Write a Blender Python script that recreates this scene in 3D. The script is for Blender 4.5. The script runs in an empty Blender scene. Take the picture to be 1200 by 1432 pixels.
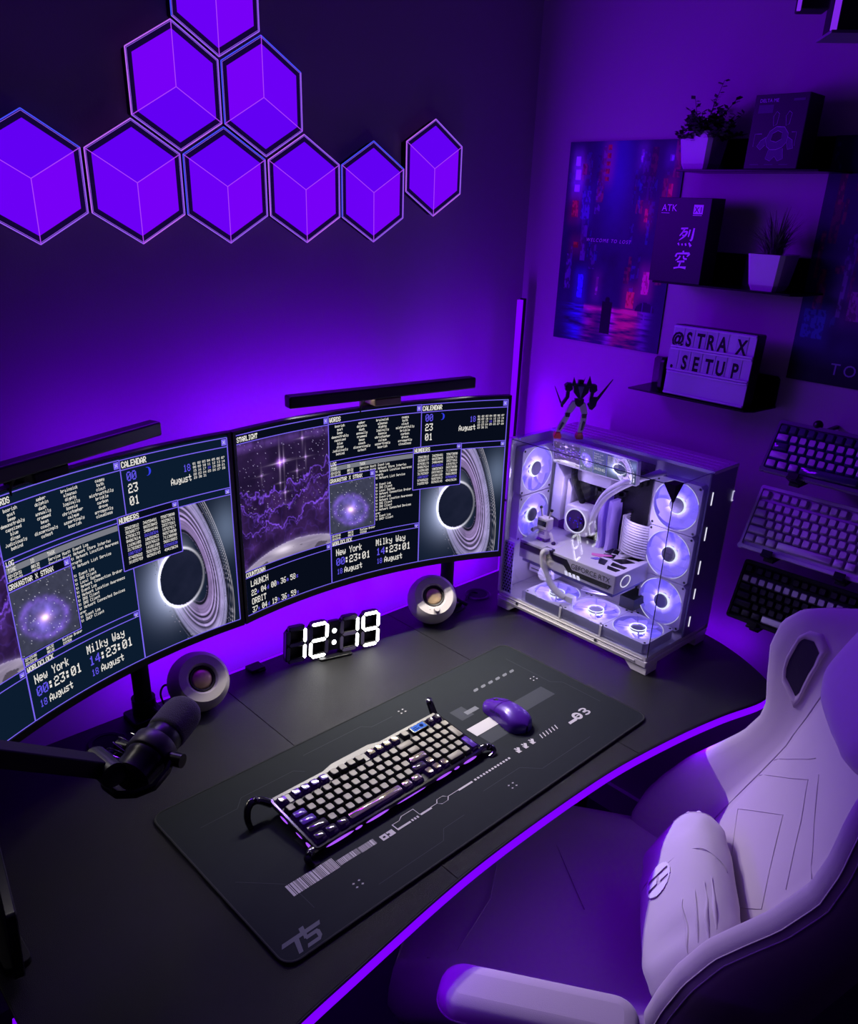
import bpy, bmesh, math, random
import numpy as np
from mathutils import Vector, Matrix, Euler

# ------------------------------------------------------------------ camera
scene = bpy.context.scene
COL = scene.collection
PI = math.pi
cam_d = bpy.data.cameras.new('camera')
cam = bpy.data.objects.new('camera', cam_d)
COL.objects.link(cam)
cam.location = (-0.86204, -0.88948, 0.96215)
cam.rotation_euler = (1.1467024, -0.0320639, -0.7507021)
cam_d.sensor_fit = 'HORIZONTAL'
cam_d.sensor_width = 36.0
cam_d.lens = 1135.2 * 36.0 / 1200.0
cam_d.shift_x = 0.0
cam_d.shift_y = (793.53 - 716.0) / 1200.0
cam_d.clip_start = 0.01
scene.camera = cam

# ------------------------------------------------------------------ world, exposure, large lights
scene.view_settings.view_transform = 'Standard'
scene.view_settings.look = 'None'
scene.view_settings.gamma = 1.0
scene.view_settings.exposure = 0.0
scene.view_settings.use_curve_mapping = False
world = bpy.data.worlds.new('world')
scene.world = world
world.use_nodes = True
world.node_tree.nodes['Background'].inputs[0].default_value = (0.25, 0.05, 0.6, 1)
world.node_tree.nodes['Background'].inputs[1].default_value = 0.012

PURPLE = (0.185, 0.0, 1.0)
VIOLET = (0.30, 0.01, 1.0)
WARM = (1.0, 0.95, 0.86)

def area(name, loc, target, sx, sy, power, color, spread=180.0):
    l = bpy.data.lights.new(name, 'AREA')
    l.shape = 'RECTANGLE'; l.size = sx; l.size_y = sy
    l.energy = power; l.color = color; l.spread = math.radians(spread)
    o = bpy.data.objects.new(name, l)
    COL.objects.link(o)
    o.location = loc
    d = Vector(target) - Vector(loc)
    o.rotation_euler = d.to_track_quat('-Z', 'X').to_euler()
    return o

# long purple strip that runs along the back edge of the desk and washes the wall
def strip_light(name, a, b, aim, width, power, color, spread=180.0):
    a, b = Vector(a), Vector(b)
    l = bpy.data.lights.new(name, 'AREA')
    l.shape = 'RECTANGLE'; l.size = (b - a).length; l.size_y = width
    l.energy = power; l.color = color; l.spread = math.radians(spread)
    o = bpy.data.objects.new(name, l)
    COL.objects.link(o)
    x = (b - a).normalized(); z = -Vector(aim).normalized()
    z = (z - x * z.dot(x)).normalized(); y = z.cross(x)
    M = Matrix((x, y, z)).transposed().to_4x4(); M.translation = (a + b) / 2
    o.matrix_world = M
    return o

strip_light('desk_back_strip_light', (-0.30, 0.535, 0.0), (0.86, 0.535, 0.0), (0, 1, 0.05), 0.012, 2.7, PURPLE)
strip_light('behind_monitor_wash', (-0.10, 0.515, 0.50), (0.50, 0.50, 0.50), (0, 1, 0), 0.03, 2.2, PURPLE)
strip_light('behind_monitor_wash', (-0.42, 0.50, 0.50), (-0.16, 0.52, 0.50), (0, 1, 0), 0.03, 0.5, PURPLE)
strip_light('desk_back_strip_light', (-0.30, 0.535, -0.03), (0.86, 0.535, -0.03), (0, 1, -0.05), 0.012, 1.2, PURPLE)
strip_light('corner_lamp_light', (0.885, 0.60, -0.6), (0.885, 0.60, 0.72), (-0.5, 0.8, 0), 0.02, 2.2, PURPLE)
strip_light('corner_lamp_light', (0.887, 0.575, -0.2), (0.887, 0.575, 0.50), (0.5, -0.86, 0), 0.02, 0.9, PURPLE)
strip_light('behind_monitor_wash', (0.52, 0.475, 0.25), (0.52, 0.475, 0.54), (1, 0.25, 0.1), 0.02, 2.4, PURPLE)  # added light that brightens the right wall, no lamp known here
strip_light('desk_right_strip_light', (0.892, 0.50, 0.0), (0.892, 0.12, 0.0), (1, 0, 0.02), 0.012, 2.6, PURPLE)
strip_light('desk_right_strip_light', (0.892, 0.08, -0.02), (0.87, -0.16, -0.02), (1, 0, 0.1), 0.012, 0.30, PURPLE)
# purple strip under the curved front edge of the desk
EDGE_L = [(-0.735, -0.33), (-0.482, -0.285), (-0.19, -0.252), (0.14, -0.246), (0.455, -0.272), (0.72, -0.33)]
for _i in range(len(EDGE_L) - 1):
    (_x0, _y0), (_x1, _y1) = EDGE_L[_i], EDGE_L[_i + 1]
    strip_light('desk_front_strip_light', (_x0, _y0 - 0.01, -0.022), (_x1, _y1 - 0.01, -0.022), (0, -0.8, -0.6), 0.012, 0.16, PURPLE)

# ------------------------------------------------------------------ helpers
def lin(c):
    return tuple(((v / 255.0) / 12.92 if v / 255.0 <= 0.04045 else ((v / 255.0 + 0.055) / 1.055) ** 2.4) for v in c)

def mat(name, rgb, rough=0.5, metal=0.0, spec=0.5, bump=0.0, bscale=400.0, emis=None, estr=0.0, noise=0.0,
        nscale=30.0, trans=0.0, alpha=1.0, coat=0.0, ior=1.45, srgb=True, sheen=0.0):
    m = bpy.data.materials.new(name)
    m.use_nodes = True
    nt = m.node_tree; b = nt.nodes['Principled BSDF']
    c = lin(rgb) if srgb else rgb
    b.inputs['Base Color'].default_value = (*c, 1)
    b.inputs['Roughness'].default_value = rough
    b.inputs['Metallic'].default_value = metal
    b.inputs['Specular IOR Level'].default_value = spec
    b.inputs['IOR'].default_value = ior
    b.inputs['Transmission Weight'].default_value = trans
    b.inputs['Alpha'].default_value = alpha
    b.inputs['Coat Weight'].default_value = coat
    b.inputs['Sheen Weight'].default_value = sheen
    if emis is not None:
        b.inputs['Emission Color'].default_value = (*(lin(emis) if srgb else emis), 1)
        b.inputs['Emission Strength'].default_value = estr
    if bump > 0 or noise > 0:
        tc = nt.nodes.new('ShaderNodeTexCoord')
    if bump > 0:
        n = nt.nodes.new('ShaderNodeTexNoise'); n.inputs['Scale'].default_value = bscale; n.inputs['Detail'].default_value = 3
        bp = nt.nodes.new('ShaderNodeBump'); bp.inputs['Strength'].default_value = bump; bp.inputs['Distance'].default_value = 0.002
        nt.links.new(tc.outputs['Object'], n.inputs['Vector']); nt.links.new(n.outputs['Fac'], bp.inputs['Height'])
        nt.links.new(bp.outputs['Normal'], b.inputs['Normal'])
    if noise > 0:
        n = nt.nodes.new('ShaderNodeTexNoise'); n.inputs['Scale'].default_value = nscale; n.inputs['Detail'].default_value = 4
        r = nt.nodes.new('ShaderNodeMapRange')
        r.inputs['To Min'].default_value = 1 - noise; r.inputs['To Max'].default_value = 1 + noise
        mx = nt.nodes.new('ShaderNodeVectorMath'); mx.operation = 'SCALE'; mx.inputs[0].default_value = c
        nt.links.new(tc.outputs['Object'], n.inputs['Vector']); nt.links.new(n.outputs['Fac'], r.inputs['Value'])
        nt.links.new(r.outputs['Result'], mx.inputs['Scale']); nt.links.new(mx.outputs['Vector'], b.inputs['Base Color'])
    return m

def glow(name, rgb, strength=1.0, sample=False, srgb=True):
    m = bpy.data.materials.new(name); m.use_nodes = True
    nt = m.node_tree; nt.nodes.clear()
    e = nt.nodes.new('ShaderNodeEmission'); o = nt.nodes.new('ShaderNodeOutputMaterial')
    e.inputs[0].default_value = (*(lin(rgb) if srgb else rgb), 1); e.inputs[1].default_value = strength
    nt.links.new(e.outputs[0], o.inputs[0])
    if not sample: m.cycles.emission_sampling = 'NONE'
    return m

def glow_attr(name, strength=1.0):
    m = bpy.data.materials.new(name); m.use_nodes = True
    nt = m.node_tree; nt.nodes.clear()
    e = nt.nodes.new('ShaderNodeEmission'); o = nt.nodes.new('ShaderNodeOutputMaterial')
    a = nt.nodes.new('ShaderNodeAttribute'); a.attribute_name = 'Col'
    e.inputs[1].default_value = strength
    nt.links.new(a.outputs['Color'], e.inputs[0]); nt.links.new(e.outputs[0], o.inputs[0])
    m.cycles.emission_sampling = 'NONE'
    return m

def print_attr(name, rough=0.5):
    m = bpy.data.materials.new(name); m.use_nodes = True
    nt = m.node_tree; b = nt.nodes['Principled BSDF']; b.inputs['Roughness'].default_value = rough
    b.inputs['Specular IOR Level'].default_value = 0.25
    a = nt.nodes.new('ShaderNodeAttribute'); a.attribute_name = 'Col'
    nt.links.new(a.outputs['Color'], b.inputs['Base Color'])
    return m

class MB:
    """collects geometry for one mesh object"""
    def __init__(s, T=None):
        s.v = []; s.f = []; s.m = []; s.T = T
    def add(s, vs, fs, mi=0, T=None):
        n = len(s.v)
        for p in vs:
            p = Vector(p)
            if T is not None: p = T @ p
            if s.T is not None: p = s.T @ p
            s.v.append(p)
        for f in fs:
            s.f.append([n + i for i in f]); s.m.append(mi)
        return s
    def box(s, x0, x1, y0, y1, z0, z1, mi=0, T=None):
        return s.add([(x0,y0,z0),(x1,y0,z0),(x1,y1,z0),(x0,y1,z0),(x0,y0,z1),(x1,y0,z1),(x1,y1,z1),(x0,y1,z1)],
                     [(0,3,2,1),(4,5,6,7),(0,1,5,4),(1,2,6,5),(2,3,7,6),(3,0,4,7)], mi, T)
    def cbox(s, c, d, mi=0, T=None):
        return s.box(c[0]-d[0]/2,c[0]+d[0]/2,c[1]-d[1]/2,c[1]+d[1]/2,c[2]-d[2]/2,c[2]+d[2]/2,mi,T)
    def prism(s, pts, z0, z1, mi=0, T=None, top=None, inset=None):
        n = len(pts)
        q = inset if inset is not None else pts
        vs = [(p[0],p[1],z0) for p in pts] + [(p[0],p[1],z1) for p in q]
        fs = [tuple(range(n-1,-1,-1))]
        s.add(vs, fs + [(i,(i+1)%n,n+(i+1)%n,n+i) for i in range(n)], mi, T)
        k = len(s.v) - n
        s.f.append([k+i for i in range(n)]); s.m.append(mi if top is None else top)
        return s
    def ring(s, outer, inner, z0, z1, mi=0, T=None):
        n = len(outer)
        vs = [(p[0],p[1],z0) for p in outer]+[(p[0],p[1],z0) for p in inner]+[(p[0],p[1],z1) for p in outer]+[(p[0],p[1],z1) for p in inner]
        fs = []
        for i in range(n):
            j = (i+1) % n
            fs += [(i,n+i,n+j,j),(2*n+i,2*n+j,3*n+j,3*n+i),(i,j,2*n+j,2*n+i),(n+i,3*n+i,3*n+j,n+j)]
        return s.add(vs, fs, mi, T)
    def tube(s, pts, r, n=8, mi=0, T=None, caps=True, flat=1.0, up=None, closed=False):
        pts = [Vector(p) for p in pts]; k = len(pts)
        rs = r if hasattr(r, '__len__') else [r]*k
        vs = []; prev = None
        for i, p in enumerate(pts):
            if closed: d = pts[(i+1)%k]-pts[(i-1)%k]
            else: d = (pts[min(i+1,k-1)]-pts[max(i-1,0)])
            d.normalize()
            if prev is None:
                u = Vector(up) if up is not None else (Vector((0,0,1)) if abs(d.z) < 0.9 else Vector((1,0,0)))
            else: u = prev
            a = (u - d*u.dot(d)).normalized(); prev = a; b = d.cross(a)
            for j in range(n):
                t = 2*PI*j/n
                vs.append(p + a*math.cos(t)*rs[i]*flat + b*math.sin(t)*rs[i])
        fs = [(i*n+j,i*n+(j+1)%n,(i+1)*n+(j+1)%n,(i+1)*n+j) for i in range(k-1) for j in range(n)]
        if closed: fs += [((k-1)*n+j,(k-1)*n+(j+1)%n,(j+1)%n,j) for j in range(n)]
        elif caps: fs += [tuple(range(n-1,-1,-1)), tuple((k-1)*n+j for j in range(n))]
        return s.add(vs, fs, mi, T)
    def cyl(s, a, b, r0, r1=None, n=24, mi=0, T=None):
        return s.tube([a, b], [r0, r0 if r1 is None else r1], n, mi, T)
    def lathe(s, prof, n=32, mi=0, T=None, mis=None):
        vs = [(r*math.cos(2*PI*j/n), r*math.sin(2*PI*j/n), z) for r, z in prof for j in range(n)]
        for i in range(len(prof)-1):
            pass
        base = len(s.v)
        s.add(vs, [], mi, T)
        for i in range(len(prof)-1):
            for j in range(n):
                s.f.append([base+i*n+j, base+i*n+(j+1)%n, base+(i+1)*n+(j+1)%n, base+(i+1)*n+j])
                s.m.append(mi if mis is None else mis[i])
        return s
    def grid(s, P, mi=0, T=None, closed_v=False):
        a = len(P); b = len(P[0])
        vs = [p for row in P for p in row]
        fs = [(i*b+j,i*b+j+1,(i+1)*b+j+1,(i+1)*b+j) for i in range(a-1) for j in range(b-1)]
        if closed_v: fs += [(i*b+b-1,i*b,(i+1)*b,(i+1)*b+b-1) for i in range(a-1)]
        return s.add(vs, fs, mi, T)
    def ball(s, c, r, mi=0, T=None, n=16, m=10):
        c = Vector(c); r = r if hasattr(r,'__len__') else (r,r,r)
        P = [[c+Vector((r[0]*math.sin(PI*i/m)*math.cos(2*PI*j/n), r[1]*math.sin(PI*i/m)*math.sin(2*PI*j/n), r[2]*math.cos(PI*i/m))) for j in range(n)] for i in range(m+1)]
        return s.grid(P, mi, T, True)

WM = {}
def obj(name, mb, mats, parent=None, smooth=False, bevel=0.0, world=True, kind=None, label=None, bseg=2, auto=True):
    me = bpy.data.meshes.new(name)
    vs = mb.v
    if parent is not None and world and parent in WM:
        inv = WM[parent].inverted(); vs = [inv @ p for p in vs]
    me.from_pydata([tuple(p) for p in vs], [], mb.f)
    if not isinstance(mats, (list, tuple)): mats = [mats]
    for m in mats: me.materials.append(m)
    me.polygons.foreach_set('material_index', mb.m)
    if smooth:
        me.polygons.foreach_set('use_smooth', [True]*len(mb.f))
        if smooth != 'all': me.set_sharp_from_angle(angle=math.radians(38))
    me.update()
    o = bpy.data.objects.new(name, me)
    COL.objects.link(o)
    if parent is not None:
        o.parent = parent
        WM[o] = WM.get(parent, Matrix.Identity(4))
    if bevel > 0:
        b = o.modifiers.new('bevel', 'BEVEL'); b.width = bevel; b.segments = bseg; b.limit_method = 'ANGLE'
        b.angle_limit = math.radians(35); b.harden_normals = False
        me.polygons.foreach_set('use_smooth', [True]*len(mb.f)); me.set_sharp_from_angle(angle=math.radians(50))
    if kind: o['kind'] = kind
    if label: o['label'] = label
    return o

def thing(name, label, cat, loc=(0,0,0), M=None, group=None):
    o = bpy.data.objects.new(name, None); COL.objects.link(o)
    o.empty_display_size = 0.05
    if M is None: M = Matrix.Translation(loc)
    o.matrix_world = M; WM[o] = M.copy()
    o['label'] = label; o['category'] = cat
    if group: o['group'] = group
    return o

def tag(o, label, cat, group=None):
    o['label'] = label; o['category'] = cat
    if group: o['group'] = group
    return o

def frame(o, x, y, z):
    M = Matrix((Vector(x).normalized(), Vector(y).normalized(), Vector(z).normalized())).transposed().to_4x4()
    M.translation = Vector(o); return M

def rrect(x0, x1, y0, y1, r, n=5):
    P = []
    for cx, cy, a in ((x1-r,y1-r,0),(x0+r,y1-r,90),(x0+r,y0+r,180),(x1-r,y0+r,270)):
        for i in range(n+1):
            t = math.radians(a + 90*i/n); P.append((cx+r*math.cos(t), cy+r*math.sin(t)))
    return P

def circ(r, n=32, cx=0, cy=0, ry=None):
    return [(cx+r*math.cos(2*PI*i/n), cy+(ry or r)*math.sin(2*PI*i/n)) for i in range(n)]

def smoothpath(pts, n=8):
    P = [Vector(p) for p in pts]; out = []
    for i in range(len(P)-1):
        p0 = P[max(i-1,0)]; p1 = P[i]; p2 = P[i+1]; p3 = P[min(i+2,len(P)-1)]
        for k in range(n):
            t = k/n
            out.append(0.5*((2*p1)+(p2-p0)*t+(2*p0-5*p1+4*p2-p3)*t*t+(3*p1-p0-3*p2+p3)*t**3))
    out.append(P[-1]); return out

def set_cols(o, cols):
    a = o.data.color_attributes.new('Col', 'FLOAT_COLOR', 'POINT')
    c = np.ones((len(o.data.vertices), 4), dtype=np.float32); c[:, :3] = np.clip(cols, 0, 4)
    a.data.foreach_set('color', c.ravel())

def vnoise(x, y, seed=0):
    xi = np.floor(x).astype(np.int64); yi = np.floor(y).astype(np.int64); xf = x-xi; yf = y-yi
    def h(a, b):
        n = (a*374761393 + b*668265263 + seed*974634777) & 0xffffffff
        n = ((n ^ (n >> 13)) * 1274126177) & 0xffffffff
        return ((n ^ (n >> 16)) & 0xffff)/65535.0
    u = xf*xf*(3-2*xf); v = yf*yf*(3-2*yf)
    return (h(xi,yi)*(1-u)+h(xi+1,yi)*u)*(1-v)+(h(xi,yi+1)*(1-u)+h(xi+1,yi+1)*u)*v

def fbm(x, y, oc=4, seed=0):
    s = 0; a = 0.5; t = 0
    for i in range(oc):
        s = s + a*vnoise(x*2**i, y*2**i, seed+i*17); t += a; a *= 0.5
    return s/t

FONT5 = {}
_f = ("20 0000000000 21 00005F0000 22 0007000700 23 147F147F14 25 2313086462 27 0008070300 28 001C224100 29 0041221C00 2A 2A1C7F1C2A 2B 08083E0808 "
 "2C 0080703000 2D 0808080808 2E 0000606000 2F 2010080402 30 3E5149453E 31 00427F4000 32 7249494946 33 2141494D33 34 1814127F10 35 2745454539 "
 "36 3C4A494931 37 4121110907 38 3649494936 39 464949291E 3A 0036360000 40 3E415D594E 41 7C1211127C 42 7F49494936 43 3E41414122 44 7F4141413E "
 "45 7F49494941 46 7F09090901 47 3E41415173 48 7F0808087F 49 00417F4100 4A 2040413F01 4B 7F08142241 4C 7F40404040 4D 7F021C027F 4E 7F0408107F "
 "4F 3E4141413E 50 7F09090906 51 3E4151215E 52 7F09192946 53 2649494932 54 03017F0103 55 3F4040403F 56 1F2040201F 57 3F4038403F 58 6314081463 "
 "59 0304780403 5A 6159494D43 61 2054547840 62 7F28444438 63 3844444428 64 384444287F 65 3854545418 66 00087E0902 67 18A4A49C78 68 7F08040478 "
 "69 00447D4000 6A 2040403D00 6B 7F10284400 6C 00417F4000 6D 7C04780478 6E 7C08040478 6F 3844444438 70 FC18242418 71 18242418FC 72 7C08040408 "
 "73 4854545424 74 04043F4424 75 3C4040207C 76 1C2040201C 77 3C4030403C 78 4428102844 79 4C9090907C 7A 4464544C44").split()
for _i in range(0, len(_f), 2):
    FONT5[chr(int(_f[_i], 16))] = [int(_f[_i+1][2*k:2*k+2], 16) for k in range(5)]

def pixtext(txt, x, y, h, asp=1.0, bold=0.0, adv=6):
    """rectangles (x0,x1,y0,y1) of pixel lettering; y grows downwards, h = cap height (7 px)"""
    p = h/7.0; w = p*asp; R = []
    for ch in txt:
        g = FONT5.get(ch)
        if g:
            for row in range(8):
                c = 0
                while c < 5:
                    if g[c] >> row & 1:
                        e = c
                        while e+1 < 5 and g[e+1] >> row & 1: e += 1
                        R.append((x+c*w-bold*w, x+(e+1)*w+bold*w, y+row*p-bold*p*0.3, y+(row+1)*p+bold*p*0.3)); c = e+1
                    else: c += 1
        x += adv*w
    return R

def text_mesh(txt, size, extrude=0.0, align='LEFT', spacing=1.0, offset=0.0):
    cu = bpy.data.curves.new('t', 'FONT'); cu.body = txt; cu.size = size; cu.extrude = extrude
    cu.align_x = align; cu.space_character = spacing; cu.offset = offset; cu.resolution_u = 3
    to = bpy.data.objects.new('t', cu); COL.objects.link(to)
    dg = bpy.context.evaluated_depsgraph_get()
    me = bpy.data.meshes.new_from_object(to.evaluated_get(dg))
    vs = [v.co.copy() for v in me.vertices]; fs = [list(p.vertices) for p in me.polygons]
    bpy.data.objects.remove(to); bpy.data.curves.remove(cu); bpy.data.meshes.remove(me)
    return vs, fs

# ------------------------------------------------------------------ materials
M_WALL = mat('wall_paint', (150, 145, 152), 0.85, bump=0.12, bscale=260)
M_WALLR = mat('right_wall_paint', (168, 160, 166), 0.85, bump=0.12, bscale=260)
M_CEIL = mat('ceiling_paint', (150, 148, 152), 0.9)
M_FLOOR = mat('floor_dark', (40, 36, 40), 0.5, noise=0.2, nscale=8)
M_DESK = mat('desk_black_grain', (9, 9, 9), 0.31, spec=0.5, bump=0.9, bscale=1100)
M_BLACK = mat('black_plastic', (14, 14, 16), 0.35)
M_BLACKM = mat('black_matt', (10, 10, 11), 0.75)
M_BLACKMET = mat('black_metal', (18, 18, 20), 0.3, metal=0.6)
M_RUBBER = mat('black_rubber', (12, 12, 13), 0.8)
M_EDGE = glow('edge_strip_glow', (0.21, 0.0, 1.15), 1.0, srgb=False)
M_WHITEP = mat('white_plastic', (214, 208, 200), 0.45)
M_WHITEM = mat('white_painted_metal', (205, 203, 205), 0.4, bump=0.05, bscale=500)
M_CHROME = mat('steel', (150, 150, 155), 0.25, metal=1.0)
# ------------------------------------------------------------------ room
WY = 0.665; WX = 0.953; FZ = -0.74; CZ = 1.75
def struct(name, mb, m):
    o = obj(name, mb, m); o['kind'] = 'structure'; return o
struct('wall_back', MB().box(-2.2, WX+0.1, WY, WY+0.1, FZ-0.1, CZ+0.1), M_WALL)
struct('wall_right', MB().box(WX, WX+0.1, -2.6, WY, FZ-0.1, CZ+0.1), M_WALLR)
struct('floor', MB().box(-2.2, WX, -2.6, WY, FZ-0.1, FZ), M_FLOOR)
struct('ceiling', MB().box(-2.2, WX, -2.6, WY, CZ, CZ+0.1), M_CEIL)
struct('baseboard_back', MB().box(-2.2, WX, WY-0.014, WY, FZ, FZ+0.09), M_WALL)
struct('baseboard_right', MB().box(WX-0.014, WX, -2.6, WY-0.014, FZ, FZ+0.09), M_WALLR)

# ------------------------------------------------------------------ desk
def catmull2(P, n=10):
    return [(p.x, p.y) for p in smoothpath([(a, b, 0) for a, b in P], n)]
FRONT = catmull2([(-0.742, -0.03), (-0.742, -0.17), (-0.742, -0.29), (-0.70, -0.335), (-0.60, -0.30), (-0.482, -0.279), (-0.374, -0.266), (-0.19, -0.246), (-0.049, -0.238), (0.138, -0.237), (0.29, -0.243),
                  (0.455, -0.263), (0.586, -0.287), (0.70, -0.315), (0.762, -0.305), (0.806, -0.256), (0.852, -0.165), (0.876, -0.076), (0.885, 0.05)], 6)
desk = thing('desk', 'black curved standing desk with a purple light strip round its edge', 'desk', (0.07, 0.13, FZ))
OUT = FRONT + [(0.885, 0.40), (0.885, 0.505), (-0.742, 0.505)]
def clip(poly, x, keep_left):
    R = []; n = len(poly)
    for i in range(n):
        a, b = poly[i], poly[(i+1) % n]
        ia = (a[0] <= x) == keep_left or a[0] == x; ib = (b[0] <= x) == keep_left or b[0] == x
        if ia: R.append(a)
        if ia != ib:
            t = (x-a[0])/(b[0]-a[0]); R.append((x, a[1]+t*(b[1]-a[1])))
    return R
SEAM = (-0.155, 0.335); g = 0.0007
pl = [clip(OUT, SEAM[0]-g, True), clip(clip(OUT, SEAM[0]+g, False), SEAM[1]-g, True), clip(OUT, SEAM[1]+g, False)]
for p in pl:
    obj('desktop_panel', MB().prism(p, -0.018, 0.0), M_DESK, desk, bevel=0.0006)
# thin black rim and the glowing strip right below it, following the outline
def offset(poly, d):
    n = len(poly); R = []
    for i in range(n):
        a = Vector(poly[i-1]); b = Vector(poly[i]); c = Vector(poly[(i+1) % n])
        t = (c-a).normalized(); R.append((b.x+t.y*d, b.y-t.x*d))
    return R
o1 = offset(OUT, 0.002); o2 = offset(OUT, 0.0045); oi = offset(OUT, -0.004)
obj('edge_rim', MB().ring(o1, OUT, -0.006, -0.0006), M_BLACKM, desk)
fe = FRONT + [(0.885, 0.40)]
def band(P, d0, z0, d1, z1):
    P2 = offset([P[0]]+list(P)+[P[-1]], 0); n = len(P)
    def off(d):
        R = []
        for i in range(n):
            a = Vector(P[max(i-1,0)]); c = Vector(P[min(i+1,n-1)]); t = (c-a).normalized(); R.append((P[i][0]+t.y*d, P[i][1]-t.x*d))
        return R
    a, b = off(d0), off(d1)
    m = MB()
    m.grid([[(x, y, z0) for x, y in a], [(x, y, z1) for x, y in b], [(x-0.0, y, z1-0.001) for x, y in off(-0.002)], [(x, y, z0) for x, y in off(-0.002)], [(x, y, z0) for x, y in a]])
    return m
obj('edge_light_strip', band([p for p in fe], 0.004, -0.0065, 0.006, -0.021), M_EDGE, desk)
m = MB(); m.box(-0.35, 0.87, 0.507, 0.517, -0.014, -0.002)
obj('back_light_strip', m, M_EDGE, desk)
m = MB(); m.tube([(0.888, 0.40, -0.012), (0.888, 0.05, -0.012)], 0.003, 6)
# frame and legs
obj('crossbar', MB().box(-0.5, 0.66, 0.10, 0.16, -0.06, -0.019), M_BLACKM, desk, bevel=0.002)
for lx in (-0.52, 0.62):
    m = MB(); m.box(lx-0.04, lx+0.04, 0.05, 0.11, FZ+0.03, -0.06); m.box(lx-0.045, lx+0.045, -0.20, 0.42, -0.045, -0.019)
    obj('leg', m, M_BLACKM, desk, bevel=0.003)
    m = MB(); m.box(lx-0.04, lx+0.04, -0.22, 0.44, FZ, FZ+0.035)
    obj('foot', m, M_BLACKM, desk, bevel=0.004)
m = MB(); obj('hanging_cable', MB().tube(smoothpath([(0.55,0.2,-0.05),(0.5,0.1,-0.18),(0.58,0.15,-0.3),(0.7,0.2,-0.22),(0.75,0.1,-0.06)]), 0.008, 8), M_RUBBER, desk, smooth=True)
obj('hanging_cable', MB().tube(smoothpath([(0.45,0.25,-0.05),(0.55,0.18,-0.25),(0.66,0.25,-0.34),(0.8,0.3,-0.1)]), 0.006, 8), M_RUBBER, desk, smooth=True)
obj('hanging_cable', MB().tube(smoothpath([(0.40,0.3,-0.05),(0.50,0.05,-0.14),(0.60,0.0,-0.2),(0.72,0.1,-0.05)]), 0.005, 8), M_RUBBER, desk, smooth=True)
None
m = MB(); m.box(0.42, 0.84, 0.12, 0.40, -0.34, -0.335); m.box(0.42, 0.84, 0.12, 0.125, -0.335, -0.29); m.box(0.42, 0.84, 0.395, 0.40, -0.335, -0.29)
for k in range(2): m.box(0.45+0.36*k, 0.456+0.36*k, 0.15, 0.37, -0.335, -0.02)
obj('cable_tray', m, M_BLACKM, desk)
m = MB(); m.box(0.50, 0.80, 0.18, 0.25, -0.335, -0.30)
tag(obj('power_strip', m, M_BLACK, bevel=0.004), 'dark power strip lying in the tray under the desk', 'power strip')

# small things set in the desk top
def grommet(x, y, lab):
    t = thing('cable_grommet', lab, 'cable grommet', (x, y, 0), group='round cable grommets in the desk top')
    obj('ring', MB().lathe([(0.026,0.0),(0.026,0.002),(0.032,0.003),(0.036,0.0008),(0.036,0.0)], 36, T=Matrix.Translation((x,y,0))), M_BLACK, t, smooth=True)
    obj('cover', MB().lathe([(0.0,0.0012),(0.012,0.0012),(0.026,0.0006)], 32, T=Matrix.Translation((x,y,0.0004))), M_BLACKM, t, smooth=True)
grommet(-0.421, 0.440, 'round black grommet in the desk top behind the microphone arm')
grommet(0.597, 0.437, 'round black grommet in the desk top between the right monitor pole and the computer')
m = MB(); m.cbox((-0.062, 0.49, 0.004), (0.035, 0.03, 0.008)); m.cbox((-0.055, 0.478, 0.002), (0.02, 0.012, 0.004))
tag(obj('cable_clip', m, M_BLACK, bevel=0.0015), 'small black cable clip stuck to the back of the desk between speaker and clock', 'cable clip')

# ------------------------------------------------------------------ desk mat with its printing
PTH = 0.01423
TM = Matrix.Rotation(PTH, 4, 'Z')
matt = thing('desk_mat', 'large black desk mat with grey and white line printing under the keyboard', 'desk mat', M=TM.copy())
M_MAT = mat('mat_cloth', (29, 33, 38), 0.85, spec=0.2, bump=0.15, bscale=1500, noise=0.08, nscale=40)
M_STITCH = mat('mat_stitch', (34, 36, 40), 0.8, bump=0.6, bscale=1800)
M_INK = mat('mat_ink_white', (172, 168, 172), 0.7)
M_INKG = mat('mat_ink_grey', (92, 94, 102), 0.8)
M_INKD = mat('mat_ink_dark_grey', (42, 46, 54), 0.85)
ml = rrect(-0.45, 0.45, -0.2, 0.2, 0.022, 6)
obj('cloth', MB(TM).prism(ml, 0.0003, 0.0036), M_MAT, matt, bevel=0.0008)
obj('stitched_edge', MB(TM).tube([(x, y, 0.003) for x, y in rrect(-0.449,0.449,-0.199,0.199,0.022,6)], 0.0022, 8, closed=True), M_STITCH, matt, smooth=True)
ZI = 0.00385
ink = MB(TM); inkg = MB(TM); inkd = MB(TM)
def q(m, P):
    z_ = ZI+(len(m.f) % 40)*4e-6+(0.0 if m is inkd else 0.0003 if m is ink else 0.00016)
    m.add([(x, y, z_) for x, y in P], [tuple(range(len(P)))])
def r4(m, x0, x1, y0, y1, sh=0.0): q(m, [(x0, y0), (x1, y0), (x1+sh, y1), (x0+sh, y1)])
random.seed(5)
def bars(x0, x1, y0, y1):
    x = x0
    while x < x1:
        w = random.choice((0.0008, 0.0012, 0.0018, 0.003, 0.0045)); r4(ink, x, min(x+w, x1), y0, y1, 0.0006); x += w+random.choice((0.0008, 0.0010, 0.0014))
bars(-0.370, -0.282, -0.103, -0.078); bars(-0.280, -0.238, -0.101, -0.088); bars(-0.236, -0.205, -0.102, -0.089)
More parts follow.
